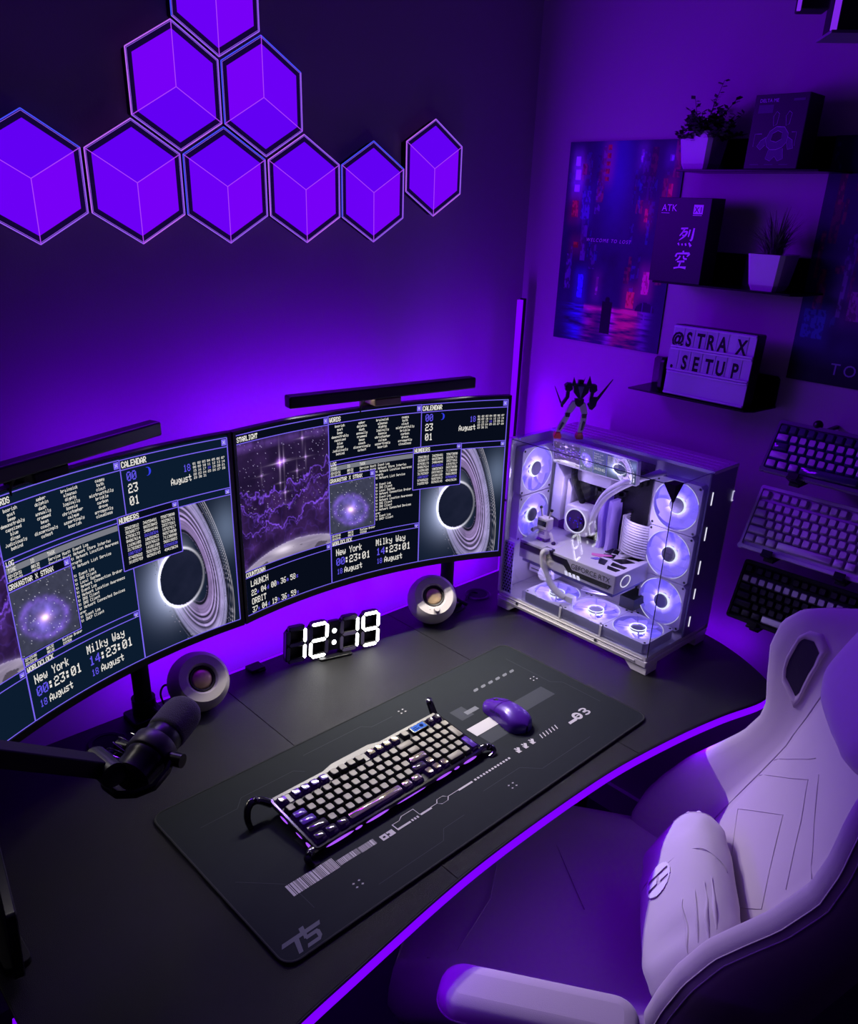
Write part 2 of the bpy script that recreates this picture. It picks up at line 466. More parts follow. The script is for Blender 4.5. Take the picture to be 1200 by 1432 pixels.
def pt(m, txt, x, y, h, asp=1.0, bold=0.0, rot=0.0, shear=0.0, mi=0):
    for a, b, c, d in pixtext(txt, 0, 0, h, asp, bold):
        P = []
        for u, v in ((a, d), (b, d), (b, c), (a, c)):
            v = -v; u2 = u+shear*v
            P.append((x+u2*math.cos(rot)-v*math.sin(rot), y+u2*math.sin(rot)+v*math.cos(rot)))
        q(m, P)
# small '03' mark
def blocky03(m, x, y, w, h, t):
    for (ox, kind) in ((0, '0'), (w*1.12, '3')):
        segs = {'0': [(0,0,t,h),(w-t,0,w,h),(0,0,w,t),(0,h-t,w,h)], '3': [(0,0,w,t),(0,h-t,w,h),(w*.3,h/2-t/2,w,h/2+t/2),(w-t,0,w,h)]}[kind]
        for a, b, c, d in segs: r4(m, x+ox+a, x+ox+c, y+b, y+d, 0.0)
blocky03(ink, -0.194, -0.105, 0.013, 0.012, 0.004)
# circuit-like line art
r4(ink, -0.160, -0.158, -0.103, -0.086); r4(ink, -0.160, -0.130, -0.103, -0.099); r4(ink, -0.158, -0.145, -0.087, -0.086)
q(ink, [(-0.145,-0.087),(-0.1435,-0.087),(-0.132,-0.081),(-0.1335,-0.080)]); r4(ink, -0.133, -0.106, -0.0815, -0.0805); r4(ink, -0.107, -0.106, -0.0985, -0.0805)
for k in range(3): r4(ink, -0.127+0.006*k, -0.1235+0.006*k, -0.103, -0.098)
r4(ink, -0.106, -0.080, -0.102, -0.098); r4(ink, -0.08, -0.066, -0.0985, -0.0975)
for s in (1, -1):
    q(ink, [(-0.066,-0.098),(-0.065,-0.099),(-0.058,-0.098+s*0.0065),(-0.059,-0.098+s*0.0075)]); r4(ink, -0.059, -0.044, -0.0983+s*0.007, -0.0977+s*0.007)
    q(ink, [(-0.045,-0.098+s*0.0065),(-0.044,-0.098+s*0.0075),(-0.037,-0.099),(-0.038,-0.098)])
r4(ink, -0.038, -0.012, -0.0985, -0.0975); r4(ink, -0.012, 0.024, -0.101, -0.097)
for k in range(13): r4(ink, 0.030+0.0078*k, 0.0345+0.0078*k, -0.101, -0.0965)
for k in range(3):                       # three stubby arrows
    x = 0.152+0.021*k; y = -0.093
    q(ink, [(x,y-0.008),(x+0.010,y-0.008),(x+0.0075,y-0.005),(x+0.014,y+0.003),(x+0.010,y+0.007),(x+0.0035,y-0.001),(x,y+0.002)])
    q(ink, [(x+0.004,y+0.001),(x+0.006,y+0.001),(x+0.006,y+0.007),(x+0.002,y+0.007)])
for k in range(6): q(ink, [(0.223+0.0095*k,-0.101),(0.2255+0.0095*k,-0.101),(0.2305+0.0095*k,-0.089),(0.228+0.0095*k,-0.089)])
# the wide '03' with its caption strip
for (cx, ch) in ((0.338, 0), (0.3625, 3)):
    w, h, t = 0.0115, 0.0115, 0.006
    P = circ(1, 20)
    if ch == 0:
        for i in range(20):
            a, b = P[i], P[(i+1) % 20]
            q(ink, [(cx+a[0]*w, -0.100+a[1]*h), (cx+b[0]*w, -0.100+b[1]*h), (cx+b[0]*(w-t), -0.100+b[1]*(h-t)), (cx+a[0]*(w-t), -0.100+a[1]*(h-t))])
        r4(ink, cx-0.012, cx+0.008, -0.101, -0.0985, 0.004)
    else:
        for yy, s0, s1 in ((-0.0945, -120, 150), (-0.1055, -150, 120)):
            for i in range(12):
                t0 = math.radians(s0+(s1-s0)*i/12); t1 = math.radians(s0+(s1-s0)*(i+1)/12)
                q(ink, [(cx+0.0105*math.cos(t0), yy+0.0068*math.sin(t0)), (cx+0.0105*math.cos(t1), yy+0.0068*math.sin(t1)), (cx+0.0055*math.cos(t1), yy+0.0026*math.sin(t1)), (cx+0.0055*math.cos(t0), yy+0.0026*math.sin(t0))][::-1] if False else [(cx+0.0055*math.cos(t0), yy+0.0026*math.sin(t0)), (cx+0.0105*math.cos(t0), yy+0.0068*math.sin(t0)), (cx+0.0105*math.cos(t1), yy+0.0068*math.sin(t1)), (cx+0.0055*math.cos(t1), yy+0.0026*math.sin(t1))])
r4(ink, 0.303, 0.327, -0.109, -0.102, 0.002)
for k in range(5): r4(inkd, 0.306+0.004*k, 0.3085+0.004*k, -0.1075, -0.1035, 0.001)
for k in range(6):                       # row of capsule marks at the top
    x = 0.243+0.0235*k; q(inkg, [(x,0.101),(x+0.010,0.101),(x+0.015,0.104),(x+0.016,0.109),(x+0.006,0.109),(x+0.001,0.106)])
for px, py in ((0.077,0.150),(0.382,0.052),(0.071,-0.155),(-0.283,-0.148)):
    for sx in (-1, 1):
        for sy in (-1, 1):
            cx, cy = px+sx*0.0055, py+sy*0.0045
            r4(ink, cx-0.0022, cx+0.0022, cy-0.0006, cy+0.0006); r4(ink, cx-0.0006, cx+0.0006, cy-0.0018, cy+0.0018)
r4(ink, 0.131, 0.215, -0.011, 0.018)
r4(inkd, 0.255, 0.369, -0.018, 0.021); r4(inkg, 0.17, 0.205, 0.052, 0.064); r4(inkd, 0.147, 0.182, 0.045, 0.082); r4(inkd, 0.135, 0.215, -0.045, -0.012)
r4(inkd, -0.30, -0.235, -0.03, -0.005)
# two-letter logo near the corner
for P in ([(-0.438,-0.170),(-0.433,-0.163),(-0.402,-0.163),(-0.400,-0.156),(-0.392,-0.156),(-0.396,-0.170)],
          [(-0.424,-0.192),(-0.417,-0.192),(-0.409,-0.170),(-0.417,-0.170)],
          [(-0.409,-0.192),(-0.387,-0.192),(-0.380,-0.186),(-0.405,-0.186)], [(-0.387,-0.189),(-0.380,-0.186),(-0.378,-0.176),(-0.385,-0.176)],
          [(-0.402,-0.179),(-0.378,-0.179),(-0.380,-0.173),(-0.402,-0.173)], [(-0.404,-0.176),(-0.398,-0.176),(-0.394,-0.166),(-0.400,-0.166)],
          [(-0.398,-0.170),(-0.372,-0.170),(-0.368,-0.163),(-0.394,-0.163)]):
    q(inkg, P)
lines = MB(TM)
for P in ([(-0.40,0.12),(-0.33,0.12),(-0.31,0.14),(-0.20,0.14),(-0.185,0.125)], [(-0.16,0.165),(-0.02,0.165),(-0.005,0.15),(0.05,0.15)], [(-0.42,-0.02),(-0.36,-0.08),(-0.36,-0.14)],
          [(0.02,-0.13),(0.12,-0.13),(0.15,-0.16),(0.3,-0.16)], [(0.40,0.15),(0.40,0.02),(0.42,0.0),(0.42,-0.1)], [(-0.26,-0.17),(-0.12,-0.17),(-0.10,-0.15),(-0.05,-0.15)]):
    for a, b in zip(P, P[1:]):
        d = (Vector(b)-Vector(a)).normalized(); nrm = Vector((-d.y, d.x))*0.0005
        lines.add([(a[0]-nrm.x,a[1]-nrm.y,ZI),(b[0]-nrm.x,b[1]-nrm.y,ZI),(b[0]+nrm.x,b[1]+nrm.y,ZI),(a[0]+nrm.x,a[1]+nrm.y,ZI)], [(0,1,2,3)])
for nm_, mb_, mt_ in (('white_print', ink, M_INK), ('grey_print', inkg, M_INKG), ('dark_grey_print', inkd, M_INKD), ('thin_line_print', lines, M_INKD)): obj(nm_, mb_, mt_, matt, kind='stuff')
# ------------------------------------------------------------------ hexagonal wall lights
HS = 0.1034
M_HBODY = mat('hex_body', (16, 12, 26), 0.5)
M_HBAND = mat('hex_dark_band', (14, 8, 40), 0.6, emis=(26, 6, 70), estr=0.5)
M_HFACE = [glow('hex_face_a', (0.150, 0.0, 0.92), 1.0, srgb=False), glow('hex_face_b', (0.185, 0.0, 0.93), 1.0, srgb=False), glow('hex_face_c', (0.125, 0.0, 0.90), 1.0, srgb=False)]
M_RPINK = glow('hex_rim_pink', (0.50, 0.13, 0.95), 1.0, srgb=False)
M_RBLUE = glow('hex_rim_blue', (0.06, 0.07, 0.95), 1.0, srgb=False)
M_RVIO = glow('hex_rim_violet', (0.30, 0.10, 0.90), 1.0, srgb=False)
M_YL = glow('hex_inner_line', (0.42, 0.05, 0.95), 1.0, srgb=False)
def hexv(s, k): a = math.radians(90+60*k); return (s*math.cos(a), s*math.sin(a))    # 0 top, 1 upper left, 2 lower left, 3 bottom ...
HEX = [(-0.331, 0.975, 0, 'B', 'violet hexagonal wall light, leftmost of the bottom row'),
       (-0.148, 0.975, 0, 'P', 'violet hexagonal wall light, second from the left in the bottom row'),
       (0.034, 0.975, 0, 'B', 'violet hexagonal wall light in the middle of the bottom row of five'),
       (0.217, 0.975, 0, 'P', 'violet hexagonal wall light, fourth from the left in the bottom row'),
       (0.399, 0.975, 0, 'B', 'violet hexagonal wall light at the right end of the bottom row of five'),
       (0.582, 1.031, 0, 'P', 'violet hexagonal wall light raised half a step, nearest to the room corner'),
       (-0.057, 1.133, 1, 'P', 'violet hexagonal wall light, left one of the middle row of two'),
       (0.125, 1.133, 1, 'B', 'violet hexagonal wall light, right one of the middle row of two'),
       (0.034, 1.291, 0, 'B', 'violet hexagonal wall light at the very top of the stack')]
for hx, hz, inv, rim, lab in HEX:
    t = thing('hexagon_wall_light', lab, 'wall light', (hx, WY, hz), group='glowing hexagons on the back wall')
    strip_light('hexagon_lamp_light', (hx-0.07, WY-0.026, hz), (hx+0.07, WY-0.026, hz), (0, -1, 0), 0.14, 1.3, PURPLE)
    T = frame((hx, WY-0.0005, hz), (1,0,0), (0,0,1), (0,-1,0))
    H = lambda s: [hexv(s, k) for k in range(6)]
    obj('body', MB(T).prism(H(HS*0.955), 0, 0.020), M_HBODY, t, bevel=0.001)
    obj('dark_band', MB(T).ring(H(HS*0.955), H(HS*0.855), 0.0203, 0.0213), M_HBAND, t)
    mr = {'P': M_RPINK, 'B': M_RBLUE}[rim]
    other = M_RVIO
    m = MB(T)
    for k in range(6):
        a, b = hexv(HS*0.982, k), hexv(HS*0.982, k+1)
        mi = 0 if k in ((0, 1, 5) if rim == 'B' else (0, 1, 3)) else 1
        m.tube([(a[0],a[1],0.0215),(b[0],b[1],0.0215)], 0.0011, 6, mi)
        a, b = hexv(HS*0.955, k), hexv(HS*0.955, k+1)
        m.tube([(a[0],a[1],0.0215),(b[0],b[1],0.0215)], 0.0004, 5, 1)
    obj('light_rim', m, [mr, other], t)
    ks = (0, 2, 4) if inv else (1, 3, 5)
    for n, k in enumerate(ks):
        s = HS*0.853
        P = [(0, 0), hexv(s, k), hexv(s, k+1), hexv(s, k+2)]
        c = (sum(p[0] for p in P)/4, sum(p[1] for p in P)/4)
        P = [(c[0]+(p[0]-c[0])*0.995, c[1]+(p[1]-c[1])*0.995) for p in P]
        obj('diffuser_panel', MB(T).prism(P, 0.0203, 0.0222), M_HFACE[n if not inv else (n+1) % 3], t)
        e = hexv(HS*0.98, k)
        obj('inner_light_line', MB(T).tube([(0,0,0.0228),(e[0],e[1],0.0228)], 0.0007, 6), M_YL, t)

# ------------------------------------------------------------------ corner light bar
t = thing('corner_light_bar', 'tall thin vertical light bar standing in the corner behind the desk, glowing purple', 'floor lamp', (0.885, 0.605, FZ))
F_ = frame((0.887, 0.605, FZ), (0.98, -0.2, 0), (0.2, 0.98, 0), (0, 0, 1))
obj('pole', MB(F_).box(-0.002, 0.006, -0.009, 0.008, 0.02, 1.472), M_BLACKM, t)
obj('light_tube', MB(F_).box(-0.012, -0.0022, -0.006, 0.008, 0.03, 1.468), glow('corner_bar_glow', (0.20, 0.0, 1.0), 1.0, srgb=False), t)
obj('base', MB(F_).prism(circ(0.035, 28), 0.0, 0.02), M_BLACKM, t, bevel=0.002)

# ------------------------------------------------------------------ curved monitors
SW, SH, SR = 0.67, 0.67*0.5625, 1.0
MON_R = (0.213, 0.419, 0.373, -0.137, 0.007)
MON_L = (-0.468, 0.351, 0.375, 0.327, 0.005)
def S(m, u, v, off=0.0):
    x, y, z, yaw, tilt = m
    a = (u-0.5)*SW/SR; R = SR-off
    lx = R*math.sin(a); ly = -(SR-R*math.cos(a)); lz = (0.5-v)*SH
    ct, st = math.cos(tilt), math.sin(tilt); ly, lz = ly*ct+lz*st, -ly*st+lz*ct
    cy, sy = math.cos(yaw), math.sin(yaw)
    return Vector((x+lx*cy-ly*sy, y+lx*sy+ly*cy, z+lz))
C_BG = (11, 20, 36); C_LINE = (118, 98, 238); C_TXT = (236, 232, 226); C_BLUE = (86, 78, 226)
M_SCR = glow('screen_background', (11, 27, 46), 1.0)
M_SCR2 = glow('screen_background_dark', (7, 12, 26), 1.0)
M_SLN = glow('screen_violet_line', (120, 100, 240), 1.0)
M_STX = glow('screen_text_white', (232, 228, 222), 1.0)
M_SBL = glow('screen_text_violet', (96, 84, 232), 1.0)
M_SGR = glow('screen_grey_bar', (120, 122, 132), 1.0)
M_SMOON = glow('screen_moon_blue', (50, 60, 235), 1.0)
M_PIC = glow_attr('screen_picture', 1.0)
M_BEZEL = mat('monitor_bezel', (9, 9, 11), 0.3)

def pic_stars(X, Y):
    """X,Y in metres across the picture (0..0.226, 0..0.27)"""
    W, H = 0.226, 0.275
    x, y = X/W, Y/H
    n = fbm(x*7+3, y*7, 5, 3); n2 = fbm(x*16, y*16, 4, 9)
    base = np.stack([0.012+0.03*n**2, 0.006+0.012*n**2, 0.03+0.06*n**2], -1)
    rs = np.random.RandomState(4)
    top = 0.60-0.26*np.abs(x-0.36)-0.05*np.sin(x*5)
    def layer(b, seed, amp, col, fill):
        e = np.zeros_like(x)
        h = b + amp*(fbm(x*5.5, y*1.2, 4, seed)-0.5)*2
        # billowy border: distance to lobes
        f = (y-h)/0.05
        lob = fbm(x*13, y*13, 3, seed+5)
        g_ = y-h-(lob-0.5)*0.16-(fbm(x*34, y*30, 2, seed+9)-0.5)*0.05
        inside = g_ > 0
        edge = np.exp(-(g_/0.007)**2)+0.45*np.exp(-((g_-0.035)/0.006)**2)*(fbm(x*18, y*18, 2, seed+1) > 0.5)
        return inside, edge
    C = base.copy()
    for b, seed, amp in ((0.44, 11, 0.10), (0.56, 23, 0.12), (0.70, 31, 0.10)):
        hb = b - 0.24*np.clip(x-0.45, 0, 1)*1.7 - (0.14*np.clip(0.22-x, 0, 1)*3)
        ins, ed = layer(hb, seed, amp, None, None)
        sh = fbm(x*9, y*9, 4, seed+7)
        fill = np.stack([0.012+0.06*sh**2, 0.005+0.02*sh**2, 0.03+0.13*sh**2], -1)
        C = np.where(ins[..., None], fill, C)
        C += ed[..., None]*np.array([0.17, 0.06, 0.66])*(0.35+1.3*sh[..., None])
        g2 = np.exp(-((fbm(x*10, y*10, 3, seed+3)-0.5)/0.03)**2)*ins
        C += g2[..., None]*np.array([0.02, 0.008, 0.09])*(sh[..., None]*1.2)
    star_mask = (C[..., 2] < 0.12)
    st = rs.rand(*x.shape) > 0.985
    C += (st & (y < 0.55) & star_mask)[..., None]*np.array([0.5, 0.42, 0.75])*rs.rand(*x.shape)[..., None]
    st2 = fbm(x*20, y*5+2, 3, 5)
    C += (np.clip(1-np.abs(y-0.03)/0.05, 0, 1)*st2)[..., None]*np.array([0.12, 0.05, 0.3])
    # big glowing star and small crosses
    for cx, cy, s in ((0.455, 0.20, 1.0), (0.50, 0.19, 0.6), (0.71, 0.055, 0.45), (0.74, 0.20, 0.4), (0.64, 0.29, 0.35), (0.25, 0.26, 0.35), (0.50, 0.43, 0.42), (0.45, 0.35, 0.28)):
        dx = np.abs(x-cx)*W; dy = np.abs(y-cy)*H
        C += (np.exp(-dx/0.0009)*np.exp(-dy/(0.012*s+0.004)) + np.exp(-dy/0.0009)*np.exp(-dx/(0.009*s+0.003)))[..., None]*np.array([0.75, 0.55, 0.95])*s*1.3
        C += np.exp(-(dx**2+dy**2)/(0.007*s)**2)[..., None]*np.array([0.5, 0.15, 1.0])*s
    # planet horizon
    hy = 0.815 + 0.35*(x-0.62)**2*0.9
    k = y > hy
    tex = fbm(x*5, y*45, 4, 40); crat = fbm(x*8, y*14, 3, 50)
    pl_ = np.stack([0.17+0.22*tex, 0.14+0.19*tex, 0.22+0.24*tex], -1)*(1.1-1.6*np.clip(y-hy, 0, 0.4))[..., None]
    pl_ *= np.where((crat < 0.36) & (y > hy+0.06), 0.35, 1.0)[..., None]
    pl_ += np.exp(-((x-0.45)**2/0.012+(y-0.87)**2/0.001))[..., None]*np.array([0.5, 0.45, 0.5])
    C = np.where(k[..., None], pl_, C)
    C += np.exp(-np.abs(y-hy)/0.01)[..., None]*np.array([0.12, 0.09, 0.2])
    return C

def pic_galaxy(X, Y):
    W, H = 0.115, 0.125
    x, y = X/W-0.47, Y/H-0.52
    a = -0.35; xr = (x*math.cos(a)-y*math.sin(a)); yr = (x*math.sin(a)+y*math.cos(a))*1.45
    r = np.sqrt(xr**2+yr**2)+1e-5; th = np.arctan2(yr, xr)
    arms = 0.5+0.5*np.cos(2*th+9*r+1.0)
    n = fbm(x*14+9, y*14+5, 4, 8)
    C = np.stack([0.045+0*r, 0.048+0*r, 0.085+0*r], -1)*(0.75+0.5*n[..., None])
    g_ = np.exp(-(r/0.30)**3)*(0.35+0.65*arms)*(0.4+1.1*n)
    C += g_[..., None]*np.array([0.20, 0.12, 0.75])
    ringg = np.exp(-((r-0.36)/0.06)**2)*(0.2+1.1*n**2)
    C += ringg[..., None]*np.array([0.16, 0.06, 0.55])
    C += np.exp(-(r/0.10)**2)[..., None]*np.array([0.6, 0.35, 0.7]) + np.exp(-(r/0.05)**2)[..., None]*np.array([1.0, 0.75, 0.3])
    rs = np.random.RandomState(12)
    st = rs.rand(*x.shape) > 0.985
    C += (st*rs.rand(*x.shape))[..., None]*np.array([0.7, 0.7, 0.8])
    return C

def pic_hole(U, V):
    """U,V screen coordinates"""
    X = U*SW; Y = V*SH
    cx, cy = 0.823*SW, 0.655*SH
    rx, ry = 0.0445, 0.0545
    d = np.sqrt(((X-cx)/rx)**2+((Y-cy)/ry)**2)
    n = fbm(X*30, Y*30, 4, 77)
    bg = np.stack([0.006+0*X, 0.012+0*X, 0.030+0*X], -1)
    glowm = np.exp(-((X-(cx-0.035))**2/0.0018+(Y-(cy+0.01))**2/0.0032))
    bg += glowm[..., None]*np.array([0.16, 0.20, 0.34])
    bg += (np.exp(-((X-0.655)**2/0.0009+(Y-0.175)**2/0.002)))[..., None]*np.array([0.10, 0.13, 0.20])
    C = bg
    # tilted ring made of many bright strands
    def ringband(ccx, ccy, ang, a, b, lo, hi, seed, col1, col2, dens, front):
        dx = X-ccx; dy = Y-ccy
        p = dx*math.cos(ang)+dy*math.sin(ang); q_ = -dx*math.sin(ang)+dy*math.cos(ang)
        e = np.sqrt((p/a)**2+(q_/b)**2)
        s = vnoise(e*dens+0.3, 0*e+seed, seed)*0.7+0.3*vnoise(e*dens*2.7, 0*e+3, seed+2)
        band = ((e > lo) & (e < hi))
        gr = fbm(p*60, q_*60, 3, seed+4)
        I = np.clip(s*2.3-0.85, 0.02, 1.25)*(0.6+0.5*gr)
        return band, I, e
    A = math.radians(78)
    band, I, e = ringband(cx+0.022, cy-0.012, A, 0.150, 0.052, 0.50, 1.26, 3, None, None, 24, True)
    behind = (X < cx+0.010+0.25*(Y-cy))
    colA = np.array([0.56, 0.38, 0.84]); colB = np.array([0.36, 0.36, 0.62])
    mix = np.clip((e-0.62)/0.66, 0, 1)[..., None]
    col = colA*(1-mix)+colB*mix
    fade = np.clip(1.3-np.abs(e-0.92)*2.0, 0.15, 1)[..., None]
    strands = col*I[..., None]*fade
    left = band & behind
    C = np.where(left[..., None], C*0.6+strands*0.85, C)
    # lensing ring and the black disc
    rim = np.exp(-((d-1.06)/0.045)**2)*np.clip(1.0-(X-cx)/0.06, 0.12, 1.6)
    C = C+rim[..., None]*np.array([0.85, 0.82, 0.92])
    halo = np.exp(-np.clip(d-1.05, 0, 9)/0.25)*(d > 1)*np.clip(0.7-(X-cx)/0.05, 0, 1.4)
    C = C+halo[..., None]*np.array([0.30, 0.31, 0.42])
    C = np.where((d < 1.0)[..., None], np.array([0.006, 0.009, 0.024])+0.01*n[..., None]*np.array([1, 1, 2.2]), C)
    front = band & (~behind)
    C = np.where(front[..., None], C*0.35+strands*1.15, C)
    # long thin outer arcs on the right and lower loops
    for k, (r_, w_) in enumerate(((1.36, 0.006), (1.42, 0.010), (1.30, 0.005))):
        C += (np.exp(-((e-r_)/w_)**2)*(X > cx))[..., None]*np.array([0.7, 0.65, 0.75])*(0.9-0.2*k)
    dots = (np.random.RandomState(3).rand(*X.shape) > 0.975) & (np.abs(e-1.25) < 0.16)
    C = np.where(dots[..., None], C*0.25+np.array([0.3, 0.27, 0.36])*(n[..., None] > 0.5), C)
    return C

WORDS = [(0.368, ['boorish','goat','beep','demonstrably','capsized','blue','dings','judiciously','behind']),
         (0.449, ['amber','dolphin','dash','annually','crammed','bean','coach','discerningly','cutest']),
         (0.526, ['brainsick','almanac','dights','logically','bonnie','christopher','calque','assertingly','boorish']),
         (0.610, ['cagey','bath','clout','mistrustfully','brickle','carbon','drove','arrogantly','cloudless'])]

def build_screen(m, root, left):
    # glowing panel background
    U0 = 0.0
    n = 48
    bg = MB(); bg.grid([[S(m, u, 0, 0.0008), S(m, u, 1, 0.0008)] for u in np.linspace(0, 1, n)])
    scr = obj('screen', bg, M_SCR if left else M_SCR2, root, smooth='all')
    def pic(name, u0, u1, v0, v1, fn, nu, nv, off, uvmode=False):
        us = np.linspace(u0, u1, nu); vs = np.linspace(v0, v1, nv)
        g_ = MB(); g_.grid([[S(m, u, v, off) for v in vs] for u in us])
        UU, VV = np.meshgrid(us, vs, indexing='ij')
        o = obj(name, g_, M_PIC, scr)
        C = fn(UU, VV) if uvmode else fn((UU-u0)*SW, (VV-v0)*SH)
        set_cols(o, np.asarray(C).reshape(-1, 3)); return o
    pic('starfield_picture', 0.002, 0.337, 0.058, 0.742, pic_stars, 150, 170, 0.0012)
    pic('black_hole_picture', 0.684, 0.998, 0.300, 0.995, pic_hole, 170, 210, 0.0012, True)
    pic('galaxy_picture', 0.336, 0.506, 0.395, 0.690, pic_galaxy, 80, 80, 0.0020)
    L = MB(); Tx = MB(); Bl = MB(); G = MB(); W2 = MB()
    def rect(mb, u0, u1, v0, v1, off=0.0016):
        k = max(1, int((u1-u0)/0.03)); 
        mb.grid([[S(m, u, v0, off), S(m, u, v1, off)] for u in np.linspace(u0, u1, k+1)])
    lw = 0.0028; lh = 0.0045
    def hl(u0, u1, v, off=0.0016): rect(L, u0, u1, v-lh/2, v+lh/2, off)
    def vl(u, v0, v1, off=0.0016): rect(L, u-lw/2, u+lw/2, v0, v1, off)
    def win(u0, u1, v0, v1, off=0.0016, title=0.045, close=True, fill=False):
        if fill: rect(W2, u0, u1, v0, v1, off-0.0006)
        hl(u0, u1, v0, off); hl(u0, u1, v1, off); vl(u0, v0, v1, off); vl(u1, v0, v1, off); hl(u0, u1, v0+title, off)
        if close:
            rect(L, u1-0.017, u1-0.003, v0+0.006, v0+title-0.008, off+0.0002)
            for a, b, c, d in pixtext('x', (u1-0.0135), v0+0.008, 0.020, 0.5): rect(Tx, a, b, c, d, off+0.0004)
    def text(s, u, v, h, mb=Tx, align='l', off=0.0022, bold=0.10, wide=1.0, adv=6):
        asp = wide*SH/SW*0.67
        w = len(s)*adv*h/7*asp
        if align == 'c': u -= w/2
        if align == 'r': u -= w
        for a, b, c, d in pixtext(s, u, v, h, asp, bold, adv): 
            mb.add([S(m, a, d, off), S(m, b, d, off), S(m, b, c, off), S(m, a, c, off)], [(0,1,2,3)])
    # windows
    win(0.001, 0.338, 0.010, 0.742); text('STARLIGHT', 0.004, 0.020, 0.026, bold=0.3)
    win(0.001, 0.338, 0.742, 0.996, title=0.036); text('COUNTDOWN', 0.004, 0.748, 0.026, bold=0.3)
    text('LAUNCH', 0.020, 0.800, 0.036); text('22', 0.020, 0.855, 0.034); text('w', 0.042, 0.862, 0.024, Bl); text('04', 0.058, 0.855, 0.034); text('d', 0.082, 0.862, 0.024, Bl)
    text('00', 0.098, 0.855, 0.034); text('h', 0.122, 0.862, 0.024, Bl); text('36', 0.136, 0.855, 0.034); text('m', 0.160, 0.862, 0.024, Bl); text('58', 0.174, 0.855, 0.034); text('s', 0.198, 0.862, 0.024, Bl)
    text('ORBIT', 0.020, 0.905, 0.036); text('37', 0.020, 0.955, 0.034); text('w', 0.042, 0.962, 0.024, Bl); text('04', 0.058, 0.955, 0.034); text('d', 0.082, 0.962, 0.024, Bl)
    text('19', 0.098, 0.955, 0.034); text('h', 0.122, 0.962, 0.024, Bl); text('36', 0.136, 0.955, 0.034); text('m', 0.160, 0.962, 0.024, Bl); text('59', 0.174, 0.955, 0.034); text('s', 0.198, 0.962, 0.024, Bl)
    win(0.338, 0.682, 0.008, 0.262); text('WORDS', 0.342, 0.018, 0.026, bold=0.3)
    win(0.682, 0.998, 0.010, 0.262); text('CALENDAR', 0.686, 0.018, 0.028, bold=0.3)
    for cu_, ws in WORDS:
        for i, w_ in enumerate(ws): text(w_, cu_+0.012, 0.062+0.0195*i, 0.0145, align='c', bold=0.15, wide=1.12)
    text('00', 0.697, 0.068, 0.042, Bl, wide=1.1); text('23', 0.697, 0.124, 0.042, wide=1.1); text('01', 0.697, 0.182, 0.042, wide=1.1)
    mo = MB()                                               # crescent moon
    P = [(math.cos(t), math.sin(t)) for t in np.linspace(-1.9, 1.9, 16)]
    Q = [(0.45*math.cos(t)-0.05, 0.92*math.sin(t)) for t in np.linspace(1.9, -1.9, 16)]
    cxm, cym, rm = 0.757, 0.088, 0.0115
    mo.add([S(m, cxm+(p[0])*rm*0.9, cym+p[1]*rm*1.75, 0.0022) for p in P+[(q_[0]+0.0, q_[1]*0.98) for q_ in Q]], [(i, i+1, 30-i, 31-i) for i in range(15)])
    text('18', 0.884, 0.100, 0.034, Bl, align='r', wide=1.0); text('August', 0.884, 0.150, 0.034, align='r', wide=0.95)
    for i in range(31):
        r_, c_ = divmod(i, 7); text('%02d' % (i+1), 0.890+0.0145*c_, 0.098+0.0172*r_, 0.0118, Bl if i == 17 else Tx, bold=0.1, wide=1.35)
    # black hole window frame (partly behind the numbers window)
    win(0.683, 0.998, 0.262, 0.996, title=0.036)
    # log window
    hl(0.338, 0.655, 0.285); vl(0.339, 0.262, 0.742)
    text('LOG', 0.343, 0.268, 0.022, bold=0.3, off=0.0026)
    rect(G, 0.341, 0.653, 0.294, 0.320, 0.0016); text('TIME', 0.345, 0.298, 0.017, off=0.0024); text('ID', 0.405, 0.298, 0.017, off=0.0024); text('TASK', 0.452, 0.298, 0.017, off=0.0024)
    LOG = ['Service Host: Event Log', 'Service Host: Network Store Interface Ser', 'Service Host: Network Location Awarenes', 'Interrupts', 'Service Host: Network List Service', '',
           'Service Host: Event Log', 'Service Host: DNS Client', 'Service Host: Local System', 'Service Host: Network Connection Broker', 'Service Host: Event Log', 'Service Host: Network Location Awareness',
           'Service Host: DNS Client', 'Service Host: DNS Client', 'Service Host: Network Connected Devices', 'Explorer', 'Service Host: Event Log', 'Service Host: DHCP Client', '', '']
    for i, w_ in enumerate(LOG):
        v = 0.324+0.0196*i
        if i < 2: text('22:23:5%d' % (i+1), 0.343, v, 0.0145, bold=0.2); text('00132', 0.405, v, 0.0145, bold=0.2)
        a = 0.452
        if i > 1: w_ = w_[13:] and ('t:'+w_[13:]) if w_.startswith('Service') else w_[4:]; a = 0.512
        text(w_[:36], a, v, 0.0145, bold=0.12, wide=1.05)
    text('22:23:06', 0.343, 0.700, 0.013, bold=0.2); text('00132', 0.405, 0.700, 0.013, bold=0.2); text('Runtime Broker', 0.452, 0.700, 0.013, bold=0.2)
    text('SYSTEM', 0.452, 0.718, 0.013, bold=0.2); text('00132', 0.405, 0.718, 0.013, bold=0.2); text('22:23:01', 0.343, 0.718, 0.013, bold=0.2)
    # galaxy window on top
    win(0.334, 0.508, 0.353, 0.694, 0.0030, title=0.040, fill=False); rect(W2, 0.335, 0.507, 0.355, 0.395, 0.0024)
    text('GRAVASTAR X STRAX', 0.337, 0.362, 0.023, off=0.0036, bold=0.25, wide=0.98)
    # world clock
    win(0.339, 0.682, 0.736, 0.996, title=0.030, close=True); text('WORLDCLOCK', 0.343, 0.741, 0.024, bold=0.3, off=0.0024)
    text('New York', 0.357, 0.792, 0.042, wide=0.96); text('00', 0.357, 0.850, 0.046, Bl, wide=1.22); text(':23:01', 0.392, 0.850, 0.046, wide=1.14)
